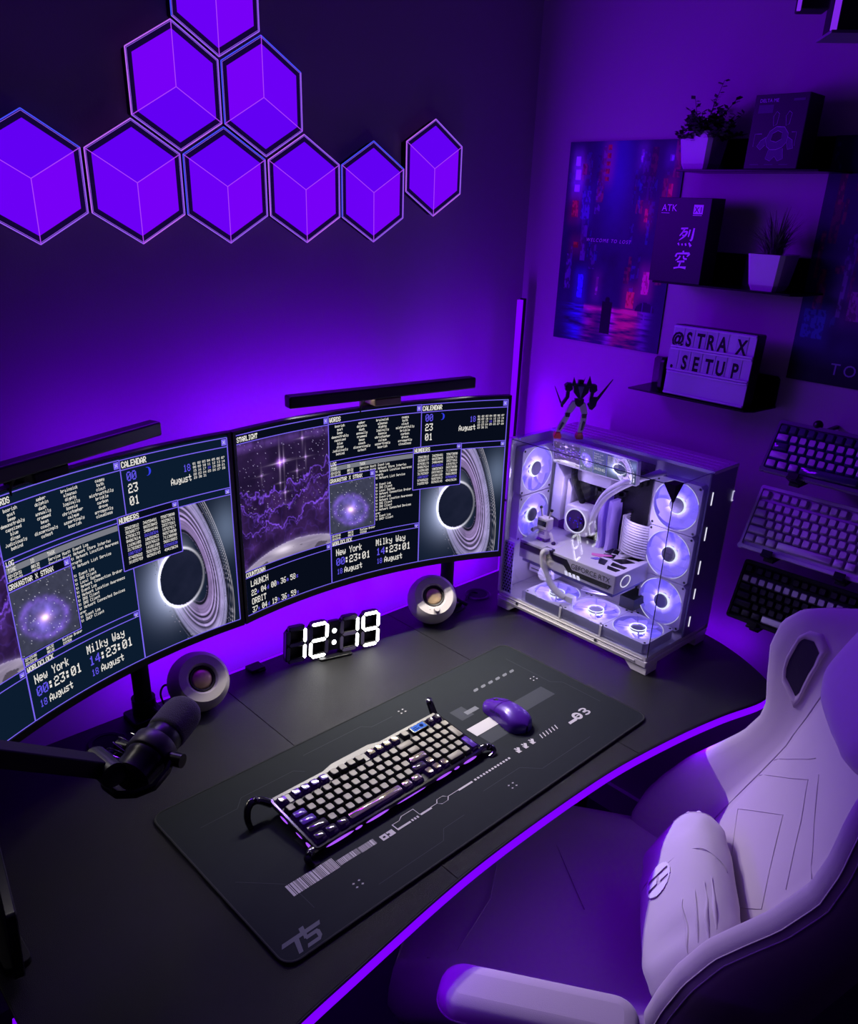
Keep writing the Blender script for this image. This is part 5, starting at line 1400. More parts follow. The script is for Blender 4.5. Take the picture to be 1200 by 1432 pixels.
for ch, X in zip('@STRAX', (397, 466, 540, 610, 680, 796)): lchar(ch, (X-352)*0.000386, 0.1135, 0.8 if ch == '@' else 1.0)
for ch, X in zip('.SETUP', (357, 437, 513, 595, 668, 760)): lchar(ch, (X-326)*0.000386, 0.0625)
m = MB(); m.prism(rrect(-0.036, 0.036, 0.0, 0.078, 0.012, 5), -0.006, 0.006, T=frame((0.905, 0.146, 0.5667), (1,0,0), (0,0,1), (0,-1,0)))
tag(obj('bookend', m, M_BLACK, bevel=0.002), 'rounded black upright piece behind the left end of the letter sign', 'bookend')

# dark hanging frames at the top right corner of the photo
t = thing('hanging_lantern', 'dark boxy hanging lamp with a violet lit edge, cut off by the top right corner', 'hanging lamp', (0.60, -0.27, 1.22))
M_VED = glow('lantern_violet_edge', (0.22, 0.02, 0.85), 0.9, srgb=False); M_DK = mat('lantern_dark', (18, 14, 22), 0.5)
TH = frame((0.575, -0.237, 1.214), (0.62,-0.78,0), (0.78,0.62,0), (0,0,1))
obj('shade', MB(TH).box(0.004, 0.12, 0, 0.08, 0.004, 0.20), M_DK, t, bevel=0.002)
obj('lit_edge', MB(TH).box(-0.004, 0.004, -0.001, 0.006, 0.004, 0.20), M_VED, t)
obj('bottom_rim', MB(TH).box(-0.003, 0.121, -0.003, 0.083, 0.0, 0.004), mat('rim_grey', (150, 140, 160), 0.3, metal=0.5), t)
t2 = thing('hanging_lantern', 'dark hanging lamp with a lit edge, left of the one in the top right corner', 'hanging lamp', (0.53, -0.19, 1.24))
TH = frame((0.548, -0.190, 1.244), (0.62,-0.78,0), (0.78,0.62,0), (0,0,1))
obj('shade', MB(TH).box(0.002, 0.044, 0, 0.04, 0.002, 0.18), M_DK, t2, bevel=0.002)
obj('lit_edge', MB(TH).box(-0.003, 0.002, -0.001, 0.004, 0.0, 0.18), M_VED, t2)
for q_, (tt, x, y, z) in enumerate(((t, 0.63, -0.27, 1.41), (t2, 0.58, -0.2, 1.42))):
    obj('cord', MB().cyl((x, y, z-0.005), (x, y, CZ), 0.002, n=8), M_RUBBER, tt)
    obj('ceiling_rose', MB().cyl((x, y, CZ-0.02), (x, y, CZ), 0.03, n=20), M_BLACKM, tt, smooth=True)
# ------------------------------------------------------------------ glass-fronted computer
PL, PD, PH = 0.454, 0.266, 0.453
TP = frame((0.586, 0.359, 0.0), (0,-1,0), (1,0,0), (0,0,1))     # local x runs to the right end, y to the wall, z up
def glassmat(name, tint=(0.94, 0.94, 1.0), refl=1.0):
    m = bpy.data.materials.new(name); m.use_nodes = True; nt = m.node_tree; nt.nodes.clear()
    o = nt.nodes.new('ShaderNodeOutputMaterial'); mx = nt.nodes.new('ShaderNodeMixShader'); tr = nt.nodes.new('ShaderNodeBsdfTransparent')
    gl = nt.nodes.new('ShaderNodeBsdfGlossy'); lw = nt.nodes.new('ShaderNodeLayerWeight'); gl.inputs['Roughness'].default_value = 0.02
    mm = nt.nodes.new('ShaderNodeMath'); mm.operation = 'MULTIPLY'; mm.inputs[1].default_value = refl
    lw.inputs['Blend'].default_value = 0.32; tr.inputs[0].default_value = (*tint, 1)
    nt.links.new(lw.outputs['Fresnel'], mm.inputs[0]); nt.links.new(mm.outputs[0], mx.inputs[0])
    nt.links.new(tr.outputs[0], mx.inputs[1]); nt.links.new(gl.outputs[0], mx.inputs[2]); nt.links.new(mx.outputs[0], o.inputs[0])
    return m
M_GLASS = glassmat('case_glass', refl=0.35)
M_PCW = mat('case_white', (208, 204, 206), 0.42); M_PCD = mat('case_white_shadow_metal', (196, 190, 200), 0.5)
M_BOARD = mat('board_black', (24, 22, 30), 0.45, bump=0.3, bscale=300, noise=0.3, nscale=90); M_HSW = mat('heatsink_white', (206, 200, 214), 0.4)
M_FANF = mat('fan_frame_white', (200, 194, 214), 0.45)
def fanblade_mat(a=1.35, b_=0.50, c=(0.30, 0.17, 0.88)):
    m = bpy.data.materials.new('fan_blades_lit'); m.use_nodes = True; nt = m.node_tree; b = nt.nodes['Principled BSDF']
    b.inputs['Base Color'].default_value = (*lin((170, 150, 235)), 1); b.inputs['Roughness'].default_value = 0.35
    tc = nt.nodes.new('ShaderNodeTexCoord'); ln_ = nt.nodes.new('ShaderNodeVectorMath'); ln_.operation = 'LENGTH'
    mr = nt.nodes.new('ShaderNodeMapRange'); mr.inputs['From Min'].default_value = 0.018; mr.inputs['From Max'].default_value = 0.036; mr.interpolation_type = 'SMOOTHSTEP'
    mr.inputs['To Min'].default_value = a; mr.inputs['To Max'].default_value = b_
    nt.links.new(tc.outputs['Object'], ln_.inputs[0]); nt.links.new(ln_.outputs['Value'], mr.inputs['Value'])
    nt.links.new(mr.outputs['Result'], b.inputs['Emission Strength']); b.inputs['Emission Color'].default_value = (*c, 1)
    m.cycles.emission_sampling = 'NONE'; return m
M_BLADE = fanblade_mat(4.2, 0.55, (0.28, 0.22, 0.90)); M_BLADE2 = fanblade_mat(4.6, 0.45, (0.30, 0.25, 0.95))
M_HALO = glow('fan_halo_white', (0.88, 0.93, 1.0), 1.6, srgb=False); M_ARC = glow('fan_arc_white', (0.85, 0.82, 1.0), 1.0, srgb=False)
M_HUB = mat('fan_hub_steel', (120, 116, 140), 0.3, metal=0.5)
M_STRUT = mat('fan_strut_grey', (150, 138, 200), 0.5)
pc = thing('computer_tower', 'white glass-fronted computer with glowing violet fans at the right end of the desk', 'computer', M=TP)
# chassis
m = MB(TP); m.prism(rrect(0.0, PL, 0.0, PD, 0.004, 3), 0.020, 0.034); m.prism(rrect(0.003, PL-0.003, 0.003, PD-0.003, 0.004, 3), 0.034, 0.0455)
obj('base_tray', m, M_PCW, pc, bevel=0.0012)
for x in (0.0, PL-0.062):
    for y in (0.004, PD-0.05):
        P = [(x, y), (x+0.062, y), (x+0.062, y+0.045), (x, y+0.045)]
        Q = [(x+0.0, y+0.001), (x+0.062, y+0.001), (x+0.062, y+0.045), (x, y+0.045)]
        sgn = 1 if x == 0 else 0
        Q = [(x+(0 if sgn else 0.022), y), (x+(0.040 if sgn else 0.062), y), (x+(0.040 if sgn else 0.062), y+0.045), (x+(0 if sgn else 0.022), y+0.045)]
        obj('foot', MB(TP).prism(Q, 0.0, 0.020, inset=P), M_PCW, pc, bevel=0.001)
obj('base_rail', MB(TP).box(0.012, PL-0.030, -0.0025, 0.001, 0.0265, 0.0295), M_PCW, pc, bevel=0.0006)
obj('base_rail', MB(TP).box(0.012, PL-0.012, -0.0018, 0.001, 0.0385, 0.0405), M_PCW, pc, bevel=0.0005)
for x in (0.07, 0.315): obj('rail_screw', MB(TP).cyl((x, -0.0035, 0.034), (x, 0.001, 0.034), 0.0032, n=14), M_CHROME, pc)
obj('left_pillar', MB(TP).prism(rrect(0.0, 0.011, 0.0, 0.018, 0.001, 2), 0.0455, PH-0.006), M_PCW, pc, bevel=0.0008)
obj('pillar_screw', MB(TP).cyl((0.0055, -0.002, 0.295), (0.0055, 0.001, 0.295), 0.0032, n=14), M_CHROME, pc)
obj('pillar_cap', MB(TP).prism(rrect(-0.001, 0.013, -0.001, 0.020, 0.001, 2), PH-0.014, PH-0.001), M_PCW, pc, bevel=0.0008)
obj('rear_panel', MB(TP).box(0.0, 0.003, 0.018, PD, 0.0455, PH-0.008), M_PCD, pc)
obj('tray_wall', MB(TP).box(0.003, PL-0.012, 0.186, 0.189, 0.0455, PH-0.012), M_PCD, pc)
obj('outer_side_panel', MB(TP).box(0.0, PL, PD-0.003, PD, 0.034, PH-0.003), M_PCW, pc)
obj('front_closure', MB(TP).box(PL-0.004, PL-0.0005, 0.150, PD, 0.0455, PH-0.006), mat('case_white_shaded_lilac', (120, 112, 150), 0.35, metal=0.3), pc)  # white case end coloured darker lilac, its shade is in the colour
m = MB(TP); m.box(0.0, PL, 0.160, PD, PH-0.010, PH-0.002)
obj('top_panel', m, M_PCW, pc, bevel=0.001)
for k in range(4): obj('top_ridge', MB(TP).box(0.010, PL-0.008, 0.166+0.022*k, 0.1695+0.022*k, PH-0.002, PH+0.0005), M_PCW, pc, bevel=0.0004)
obj('top_glass', MB(TP).box(0.001, PL-0.001, 0.001, 0.159, PH-0.0045, PH-0.0015), glassmat('top_glass_tinted', (0.86, 0.84, 0.99), 0.16), pc)
obj('side_glass', MB(TP).box(0.012, PL-0.0005, 0.0005, 0.0035, 0.047, PH-0.003), M_GLASS, pc)
obj('front_glass', MB(TP).box(PL-0.0035, PL-0.0005, 0.004, 0.150, 0.047, PH-0.003), M_GLASS, pc)
eg = mat('glass_edge_black', (10, 10, 14), 0.3)
obj('glass_edge', MB(TP).box(0.012, PL-0.001, -0.0004, 0.0006, PH-0.0032, PH-0.0018), eg, pc)
obj('glass_edge', MB(TP).box(PL-0.0008, PL+0.0006, -0.0006, 0.0008, 0.048, PH-0.002), eg, pc)
obj('glass_edge', MB(TP).box(PL-0.0006, PL+0.0003, 0.0, 0.262, PH-0.0030, PH-0.0016), mat('glass_edge_light', (150, 140, 190), 0.3), pc)
m = MB(TP)
m.add([(PL-0.026,-0.0012,PH-0.002),(PL+0.0012,-0.0012,PH-0.002),(PL+0.0012,-0.0012,PH-0.040),(PL+0.0012,0.030,PH-0.002),(PL-0.020,0.030,PH-0.0005),(PL-0.026,-0.0012,PH-0.0005),(PL+0.0012,-0.0012,PH-0.0005),(PL+0.0012,0.030,PH-0.0005)],
      [(0,1,2)[::-1],(1,3,2)[::-1],(5,6,7,4),(0,5,6,1)[::-1],(1,6,7,3)[::-1]])
obj('corner_clip', m, M_BLACKM, pc)
# perforated corner grille at the lower left
m = MB(TP); m.box(0.001, 0.040, 0.006, 0.009, 0.048, 0.190); gr = obj('corner_grille', m, mat('grille_lilac', (214, 196, 246), 0.5), pc)
m = MB(TP)
for r_ in range(17):
    for c_ in range(4):
        x = 0.0065+0.0088*c_+(0.0044 if r_ % 2 else 0); z = 0.054+0.0080*r_
        if x < 0.038: m.prism([(x+a, z+b) for a, b in circ(0.0030, 6)], 0, 0.0004, T=frame((0,0.0058,0), (1,0,0), (0,0,1), (0,-1,0)))
obj('grille_holes', m, M_BLACKM, gr, kind='stuff')
obj('lower_box', MB(TP).box(0.014, 0.098, 0.105, 0.184, 0.078, 0.146), M_HSW, pc, bevel=0.002)
for k in range(5): obj('vent_slot', MB(TP).box(0.022, 0.090, 0.1042, 0.1050, 0.086+0.012*k, 0.089+0.012*k), M_BLACKM, pc)

# fans: frame, blades, hub, halo
def fan(T, rear=False, hx=0.0, hy=0.0):
    R = 0.0565
    f_ = MB(T); n = 48; sq = []
    for i_ in range(n):
        a_r = 2*PI*(i_+0.5)/n; kx = 0.0595/max(abs(math.cos(a_r)), abs(math.sin(a_r))); kx = min(kx, 0.080); sq.append((kx*math.cos(a_r), kx*math.sin(a_r)))
    ci = []
    for (x, y) in sq:
        a = math.atan2(y, x); ci.append((R*math.cos(a), R*math.sin(a)))
    f_.ring(sq, ci, -0.0245, 0.0)
    fr_ = obj('fan', f_, M_FANF, pc)
    bm_ = MB()
    for k in range(9):
        a0 = 2*PI*k/9; G = []
        for i in range(6):
            r_ = 0.020+0.034*i/5; sw = 0.35*(i/5)**1.3; row = []
            for j in range(5):
                a = a0+sw+(j/4)*0.66; row.append((r_*math.cos(a), r_*math.sin(a), -0.004-0.010*(j/4)))
            G.append(row)
        bm_.grid(G)
    me_o = obj('fan_blades', bm_, M_BLADE, fr_, world=False); me_o.data.polygons.foreach_set('use_smooth', [True]*len(me_o.data.polygons))
    me_o.matrix_local = WM[pc].inverted() @ T if False else Matrix.Identity(4)
    me_o.matrix_local = TP.inverted() @ T
    dsk = MB(); dsk.grid([[(r_*math.cos(2*PI*j/32), r_*math.sin(2*PI*j/32), -0.0165) for j in range(32)] for r_ in (0.012, 0.03, 0.045, R)], closed_v=True)
    d_o = obj('fan_glow_disc', dsk, M_BLADE2, fr_, world=False); d_o.matrix_local = TP.inverted() @ T
    # violet back disc behind the blades so the lit swirl reads as a disc of light
    halo = MB(T); ho = circ(0.0212, 28, hx*0.5, hy*0.5); hi = circ(0.0176, 28)
    halo.ring(ho, hi, -0.0065, -0.0045); obj('light_ring', halo, M_HALO, fr_)
    obj('fan_hub', MB(T).prism(circ(0.0178, 28), -0.018, -0.002), M_HUB, fr_, bevel=0.001)
    arcs = MB(T)
    for q_ in range(4):
        if rear and q_ % 2: continue
        a0 = math.radians(18+90*q_); P = [((R+0.0008)*math.cos(a0+math.radians(54)*i/10), (R+0.0008)*math.sin(a0+math.radians(54)*i/10), 0.0003) for i in range(11)]
        arcs.tube(P, 0.0008, 5)
    obj('light_arcs', arcs, M_ARC, fr_)
    m = MB(T)
    for k in range(4):
        a = math.radians(35+90*k)
        c_, s_ = math.cos(a), math.sin(a); w = 0.0017
        if rear: m.add([(0.018*c_-w*s_, 0.018*s_+w*c_, 0.0006),(0.018*c_+w*s_, 0.018*s_-w*c_, 0.0006),(R*c_+w*s_, R*s_-w*c_, 0.0006),(R*c_-w*s_, R*s_+w*c_, 0.0006)], [(0,1,2,3)])
    if rear:
        obj('struts', m, M_STRUT, fr_)
        obj('hub_light_ring', MB(T).ring(circ(0.0200, 28), circ(0.0172, 28), 0.0006, 0.0012), M_HALO, fr_)
    for sx in (-1, 1):
        for sy in (-1, 1): obj('screw_pad', MB(T).prism(circ(0.0030, 10, sx*0.0525, sy*0.0525), 0.0, 0.0005), M_BLACKM, fr_)
ex, ey, ez = (1,0,0), (0,1,0), (0,0,1)
for z in (0.112, 0.2325, 0.353): fan(TP @ frame((0.379, 0.152, z), (1,0,0), (0,0,1), (0,-1,0)), hx=0.004)
for z in (0.244, 0.366): fan(TP @ frame((0.030, 0.083, z), (0,1,0), (0,0,1), (1,0,0)), hx=-0.006)
for x in (0.142, 0.262, 0.382): fan(TP @ frame((x, 0.0655, 0.0735), (1,0,0), (0,1,0), (0,0,1)), True, 0.0, -0.006)
obj('fan_rail', MB(TP).box(0.080, 0.443, 0.003, 0.0055, 0.049, 0.0735), M_GLASS, pc)
for x in (0.203, 0.322): obj('rail_joint', MB(TP).box(x-0.003, x+0.003, 0.0015, 0.0058, 0.047, 0.0745), M_PCW, pc)
# motherboard and what sits on it
obj('motherboard', MB(TP).box(0.045, 0.300, 0.172, 0.1755, 0.110, 0.425), M_BOARD, pc)
def part(nm, m, mt, **k): return obj(nm, m, mt, pc, **k)
part('heatsink_cover', MB(TP).prism([(0.048,0.240),(0.078,0.232),(0.080,0.350),(0.050,0.385)], -0.168, -0.128, T=frame((0,0,0),(1,0,0),(0,0,1),(0,-1,0)) @ Matrix.Scale(-1,4,(0,0,1)) if False else frame((0,0,0),(1,0,0),(0,0,1),(0,-1,0))), M_HSW, bevel=0.002)
part('heatsink_cover', MB(TP).prism([(0.086,0.238),(0.100,0.236),(0.102,0.325),(0.088,0.345)], -0.168, -0.135, T=frame((0,0,0),(1,0,0),(0,0,1),(0,-1,0))), M_HSW, bevel=0.002)
part('heatsink_block', MB(TP).box(0.105, 0.215, 0.130, 0.168, 0.350, 0.382), M_HSW, bevel=0.003)
part('heatsink_block', MB(TP).box(0.060, 0.120, 0.120, 0.168, 0.392, 0.412), M_BOARD, bevel=0.002)
rng = random.Random(3)
for k in range(16):
    x = rng.choice((rng.uniform(0.245, 0.292), rng.uniform(0.10, 0.24))); z = rng.uniform(0.29, 0.42) if x > 0.245 else rng.uniform(0.32, 0.345)
    part('board_chip', MB(TP).cbox((x, 0.166, z), (rng.uniform(0.006, 0.014), 0.012, rng.uniform(0.006, 0.020))), M_BLACK)
TQ = TP @ frame((0.137, 0.118, 0.252), (1,0,0), (0,0,1), (0,-1,0))
pu = part('pump_block', MB(TQ).prism(rrect(-0.037,0.037,-0.037,0.037,0.013,6), -0.048, 0.0), M_PCW, bevel=0.004)
obj('pump_display', MB(TQ).prism(circ(0.0285, 36), 0.0003, 0.0016), mat('pump_glass', (14, 10, 40), 0.08, coat=0.8), pu)
obj('pump_light_ring', MB(TQ).ring(circ(0.0315, 40), circ(0.0288, 40), 0.0003, 0.0022), M_ARC, pu)
m = MB(TQ)
for k in range(14): m.prism(circ(rng.uniform(0.0008, 0.0018), 6, rng.uniform(-0.018, 0.018), rng.uniform(-0.014, 0.012)), 0.0017, 0.0020)
obj('pump_display_stars', m, glow('pump_stars', (70, 50, 220), 1.0), pu, kind='stuff')
for k in (0, 1):
    P = smoothpath([(0.175, 0.145-0.01*k, 0.232-0.0*k), (0.186, 0.120, 0.236+0.02*k), (0.196, 0.105, 0.280+0.012*k), (0.222, 0.100, 0.335+0.012*k), (0.262, 0.105, 0.375+0.010*k), (0.300+0.012*k, 0.13, 0.402+0.006*k), (0.325+0.012*k, 0.16, 0.418)], 6)
    part('coolant_tube', MB(TP).tube(P, 0.0068, 12), M_PCW, smooth=True)
P = smoothpath([(0.128, 0.150, 0.292), (0.124, 0.130, 0.330), (0.116, 0.120, 0.365), (0.108, 0.14, 0.41), (0.10, 0.16, 0.43)], 6)
part('black_cable', MB(TP).tube(P, 0.008, 10), M_RUBBER, smooth=True)
for k, x in enumerate((0.196, 0.221)):
    G = [[(x+0.0015*math.sin(z*70), 0.168, z), (x-0.001+0.0015*math.sin(z*70), 0.128+0.004*math.sin(z*60), z), (x+0.009+0.0015*math.sin(z*70), 0.128+0.004*math.sin(z*60), z), (x+0.010+0.0015*math.sin(z*70), 0.168, z)] for z in np.linspace(0.182, 0.325, 18)]
    part('memory_stick', MB(TP).grid(G, closed_v=True).box(x, x+0.010, 0.128, 0.168, 0.323, 0.326), mat('memory_lilac', (190, 165, 235), 0.35, emis=(90, 60, 200), estr=0.15), smooth=True)
for k in range(13):
    z = 0.215+0.0066*k
    P = smoothpath([(0.262, 0.158, z+0.004), (0.268, 0.128, z+0.006), (0.285, 0.118, z+0.002), (0.305, 0.126, z-0.004), (0.322, 0.150, z-0.012)], 5)
    part('sleeved_cable', MB(TP).tube(P, 0.0027, 7), M_PCW, smooth=True)
part('cable_comb', MB(TP).box(0.2640, 0.2675, 0.124, 0.134, 0.212, 0.304), M_PCW, bevel=0.0008)
P = smoothpath([(0.262, 0.15, 0.205), (0.272, 0.125, 0.200), (0.300, 0.13, 0.212), (0.32, 0.15, 0.222)], 5); part('flat_cable', MB(TP).tube(P, 0.005, 8), M_PCW, smooth=True)
# graphics card, lying flat with its face down
M_GPUW = mat('gpu_white', (206, 200, 205), 0.38); M_GPUB = mat('gpu_black', (12, 11, 14), 0.3)
gp = part('graphics_card', MB(TP).prism(rrect(0.044, 0.334, 0.020, 0.160, 0.004, 2), 0.152, 0.199), M_GPUW, bevel=0.0015)
gs = lambda m, mt, nm, **k: obj(nm, m, mt, gp, **k)
TS = TP @ frame((0.044, 0.0195, 0.152), (1,0,0), (0,0,1), (0,-1,0))
gs(MB(TS).prism([(0.004,0.041),(0.004,0.025),(0.142,0.025),(0.160,0.008),(0.272,0.008),(0.281,0.0205),(0.168,0.0205),(0.150,0.041)], 0.0, 0.0010), M_GPUB, 'side_stripe')
vs, fs = text_mesh('GEFORCE RTX', 0.0165); mxx = max(v.x for v in vs)
gs(MB(TS).add([(0.164+v.x/mxx*0.112, 0.0250+v.y*1.10, 0.0012) for v in vs], fs), M_GPUB, 'side_lettering')
vs, fs = text_mesh('MSI', 0.012)
gs(MB(TS).add([(0.080+v.x*1.1, 0.006+v.y, 0.0012) for v in vs], fs), M_GPUB, 'maker_lettering')
for k in range(4): gs(MB(TS).prism([(0.150+0.012*k, 0.002), (0.158+0.012*k, 0.002), (0.155+0.012*k, 0.012), (0.147+0.012*k, 0.012)], 0.0, 0.0012), M_ARC, 'side_light')
for P in ([(0.212,0.150),(0.236,0.150),(0.250,0.118),(0.232,0.118)], [(0.240,0.150),(0.275,0.150),(0.268,0.128),(0.246,0.128)], [(0.236,0.108),(0.262,0.122),(0.270,0.100),(0.248,0.090)],
          [(0.280,0.150),(0.322,0.150),(0.318,0.132),(0.284,0.130)], [(0.270,0.092),(0.290,0.120),(0.318,0.118),(0.300,0.088)], [(0.244,0.080),(0.268,0.080),(0.278,0.052),(0.262,0.050)], [(0.282,0.080),(0.322,0.080),(0.322,0.066),(0.288,0.062)], [(0.285,0.055),(0.320,0.055),(0.318,0.040),(0.294,0.040)]):
    gs(MB(TP).prism(P, 0.199, 0.2002), M_GPUB, 'backplate_cutout')
gs(MB(TP).prism([(0.215,0.088),(0.255,0.112),(0.262,0.108),(0.240,0.082),(0.222,0.078)], 0.199, 0.2003), mat('gpu_pink_print', (226, 120, 180), 0.4), 'pink_print')
gs(MB(TP).prism([(0.240,0.076),(0.232,0.060),(0.246,0.062),(0.252,0.074)], 0.199, 0.2003), mat('gpu_violet_print', (120, 100, 200), 0.4), 'violet_print')
gs(MB(TP @ frame((0.3345, 0.060, 0.176), (0,1,0), (0,0,1), (1,0,0))).ring(circ(0.020, 28, ry=0.015), circ(0.0180, 28, ry=0.013), 0, 0.001), M_ARC, 'end_light_ring')
gs(MB(TP).box(0.050, 0.325, 0.030, 0.155, 0.140, 0.152), mat('gpu_fan_side', (110, 100, 170), 0.4), 'cooler_underside')
gs(MB(TP).box(0.125, 0.150, 0.012, 0.028, 0.186, 0.203), M_GPUB, 'power_socket')
P = smoothpath([(0.142, 0.022, 0.196), (0.134, 0.000+0.009, 0.198), (0.130, 0.010, 0.180), (0.136, 0.012, 0.150), (0.158, 0.016, 0.115), (0.182, 0.020, 0.098), (0.196, 0.024, 0.092)], 6)
part('power_cable', MB(TP).tube(P, [0.0085]*len(P), 10), M_PCW, smooth=True)
part('cable_plug', MB(TP).cbox((0.208, 0.030, 0.092), (0.026, 0.018, 0.016)), M_PCW, bevel=0.002)
for k in range(9):
    y0 = 0.10+0.006*k
    P = smoothpath([(0.190, y0, 0.088+0.002*(k % 3)), (0.240, y0-0.01, 0.100+0.003*k), (0.290, y0, 0.112+0.004*k), (0.320, y0+0.03, 0.135+0.004*k)], 5)
    part('fan_cable', MB(TP).tube(P, 0.0022, 6), M_PCW, smooth=True)
part('power_supply_edge', MB(TP).box(0.290, 0.330, 0.120, 0.184, 0.076, 0.105), M_BOARD)
# bar display along the top
TDp = TP @ frame((0.055, 0.108, 0.385), (1,0,0), (0,-0.12,1), Vector((0,-1,-0.12)))
dsp = part('bar_display', MB(TDp).prism(rrect(0, 0.245, 0, 0.064, 0.006, 4), -0.012, 0.0), M_PCW, bevel=0.0015)
nu, nv = 130, 36; us = np.linspace(0, 1, nu); vs_ = np.linspace(0, 1, nv)
g_ = MB(TDp).grid([[(0.004+0.237*u, 0.060-0.056*v, 0.0006) for v in vs_] for u in us])
o = obj('display_picture', g_, M_PIC, dsp); U, V = np.meshgrid(us, vs_, indexing='ij')
A_ = pic_stars(U/0.34*0.226, V*0.275); H_c = pic_hole(0.684+(U-0.66)/0.34*0.314, 0.30+V*0.69); G_c = pic_galaxy((U-0.34)/0.17*0.115, V*0.125)
C_ = np.where((U < 0.34)[..., None], A_, np.where((U < 0.50)[..., None], G_c, np.where((U > 0.66)[..., None], H_c, np.array([0.02, 0.03, 0.06]))))
set_cols(o, (C_*2.6+np.array([0.06, 0.06, 0.10])).reshape(-1, 3))
m = MB(TDp)
for a, b, c, d in pixtext('Event Log', 0.124, 0, 0.0042, 0.8)+pixtext('Network', 0.124, 0.006, 0.0042, 0.8)+pixtext('DNS Client', 0.124, 0.012, 0.0042, 0.8)+pixtext('Location', 0.124, 0.018, 0.0042, 0.8)+pixtext('14:23:01', 0.124, 0.036, 0.0070, 0.7): m.add([(a,0.056-d,0.0009),(b,0.056-d,0.0009),(b,0.056-c,0.0009),(a,0.056-c,0.0009)], [(0,1,2,3)])
obj('display_text', m, M_STX, dsp)
m = MB(TDp)
for x in (0.083, 0.122, 0.160): m.box(x, x+0.0008, 0.004, 0.060, 0.0008, 0.001)
m.box(0.172, 0.200, 0.030, 0.0312, 0.0008, 0.001); m.box(0.172, 0.200, 0.057, 0.0582, 0.0008, 0.001)
obj('display_frames', m, M_SLN, dsp)
m = MB(TDp)
for c_ in range(3): 
    for r_ in range(5):
        for a, b, c, d in pixtext('8053', 0.163+0.0105*c_, 0.004+0.005*r_, 0.0036, 0.75): m.add([(a,0.060-d,0.0010),(b,0.060-d,0.0010),(b,0.060-c,0.0010),(a,0.060-c,0.0010)], [(0,1,2,3)])
obj('display_numbers', m, M_STX, dsp)
# light dashes down the front column and the small clip at its far edge
for z0, z1 in ((0.372, 0.402), (0.288, 0.320), (0.205, 0.238), (0.142, 0.168), (0.070, 0.096)):
    part('light_dash', MB(TP).box(PL-0.0004, PL+0.0006, 0.166, 0.169, z0, z1), M_ARC)
m = MB(TP); m.box(PL, PL+0.002, 0.260, 0.262, 0.362, 0.386); m.box(PL, PL+0.002, 0.260, 0.2665, 0.384, 0.386); m.box(PL, PL+0.002, 0.260, 0.2665, 0.362, 0.364)
part('side_latch', m, glow('latch_added_glow', (190, 185, 225), 0.9))  # plain white clip, no lamp; its brightness is added as emission
# light inside the case
def plight(loc, e, col, r=0.02):
    l = bpy.data.lights.new('case_led', 'POINT'); l.energy = e; l.color = col; l.shadow_soft_size = r
    o = bpy.data.objects.new('case_led', l); COL.objects.link(o); o.location = TP @ Vector(loc)
for loc, e in (((0.33, 0.085, 0.30), 0.36), ((0.10, 0.08, 0.33), 0.28), ((0.26, 0.07, 0.115), 0.30), ((0.22, 0.06, 0.42), 0.20), ((0.10, 0.06, 0.11), 0.18)): plight(loc, e, (0.62, 0.50, 1.0))

# small white robot figurine standing on the graphics card
TR = TP @ frame((0.088, 0.060, 0.2002), (1,0,0), (0,1,0), (0,0,1))
M_FGW = mat('figurine_white', (212, 204, 204), 0.4); M_FGD = mat('figurine_dark', (20, 18, 26), 0.3)
fg = thing('robot_figurine', 'small white robot figurine with two stalks, standing on the graphics card inside the case', 'figurine', M=TR)
obj('head', MB(TR).prism(rrect(-0.017, 0.017, -0.013, 0.013, 0.005, 4), 0.030, 0.060), M_FGW, fg, bevel=0.003)
obj('visor', MB(TR).box(-0.013, 0.013, -0.0142, -0.0128, 0.040, 0.054), M_FGD, fg, bevel=0.001)
obj('body', MB(TR).prism(rrect(-0.014, 0.014, -0.010, 0.010, 0.004, 4), 0.006, 0.030), M_FGW, fg, bevel=0.002)
obj('chest_grille', MB(TR).box(-0.008, 0.008, -0.0112, -0.0100, 0.018, 0.026), mat('figurine_grey', (120, 110, 130), 0.4), fg)
for s in (-1, 1):
    obj('foot', MB(TR).box(s*0.008-0.006, s*0.008+0.006, -0.012, 0.010, 0.0, 0.007), M_FGD, fg, bevel=0.0015)
    o_ = obj('stalk', MB(TR).tube([(s*0.010,0,0.058),(s*0.013,0,0.070),(s*0.016,0,0.080)], [0.0022,0.0026,0.003], 8), M_FGW, fg, smooth=True)
    obj('stalk_tip', MB(TR).ball((s*0.0165,0,0.082), 0.0042, n=10, m=8), M_FGD, o_, smooth=True)
    o_ = obj('arm', MB(TR).tube([(s*0.015,0,0.026),(s*0.026,-0.003,0.022+0.004*s*-1),(s*0.032,-0.004,0.012-0.006*s)], [0.0035,0.004,0.0045], 8), M_FGW, fg, smooth=True)
    obj('hand', MB(TR).ball((s*0.034,-0.004,0.006-0.008*s+0.004), 0.0055, n=10, m=8), M_FGD, o_, smooth=True)

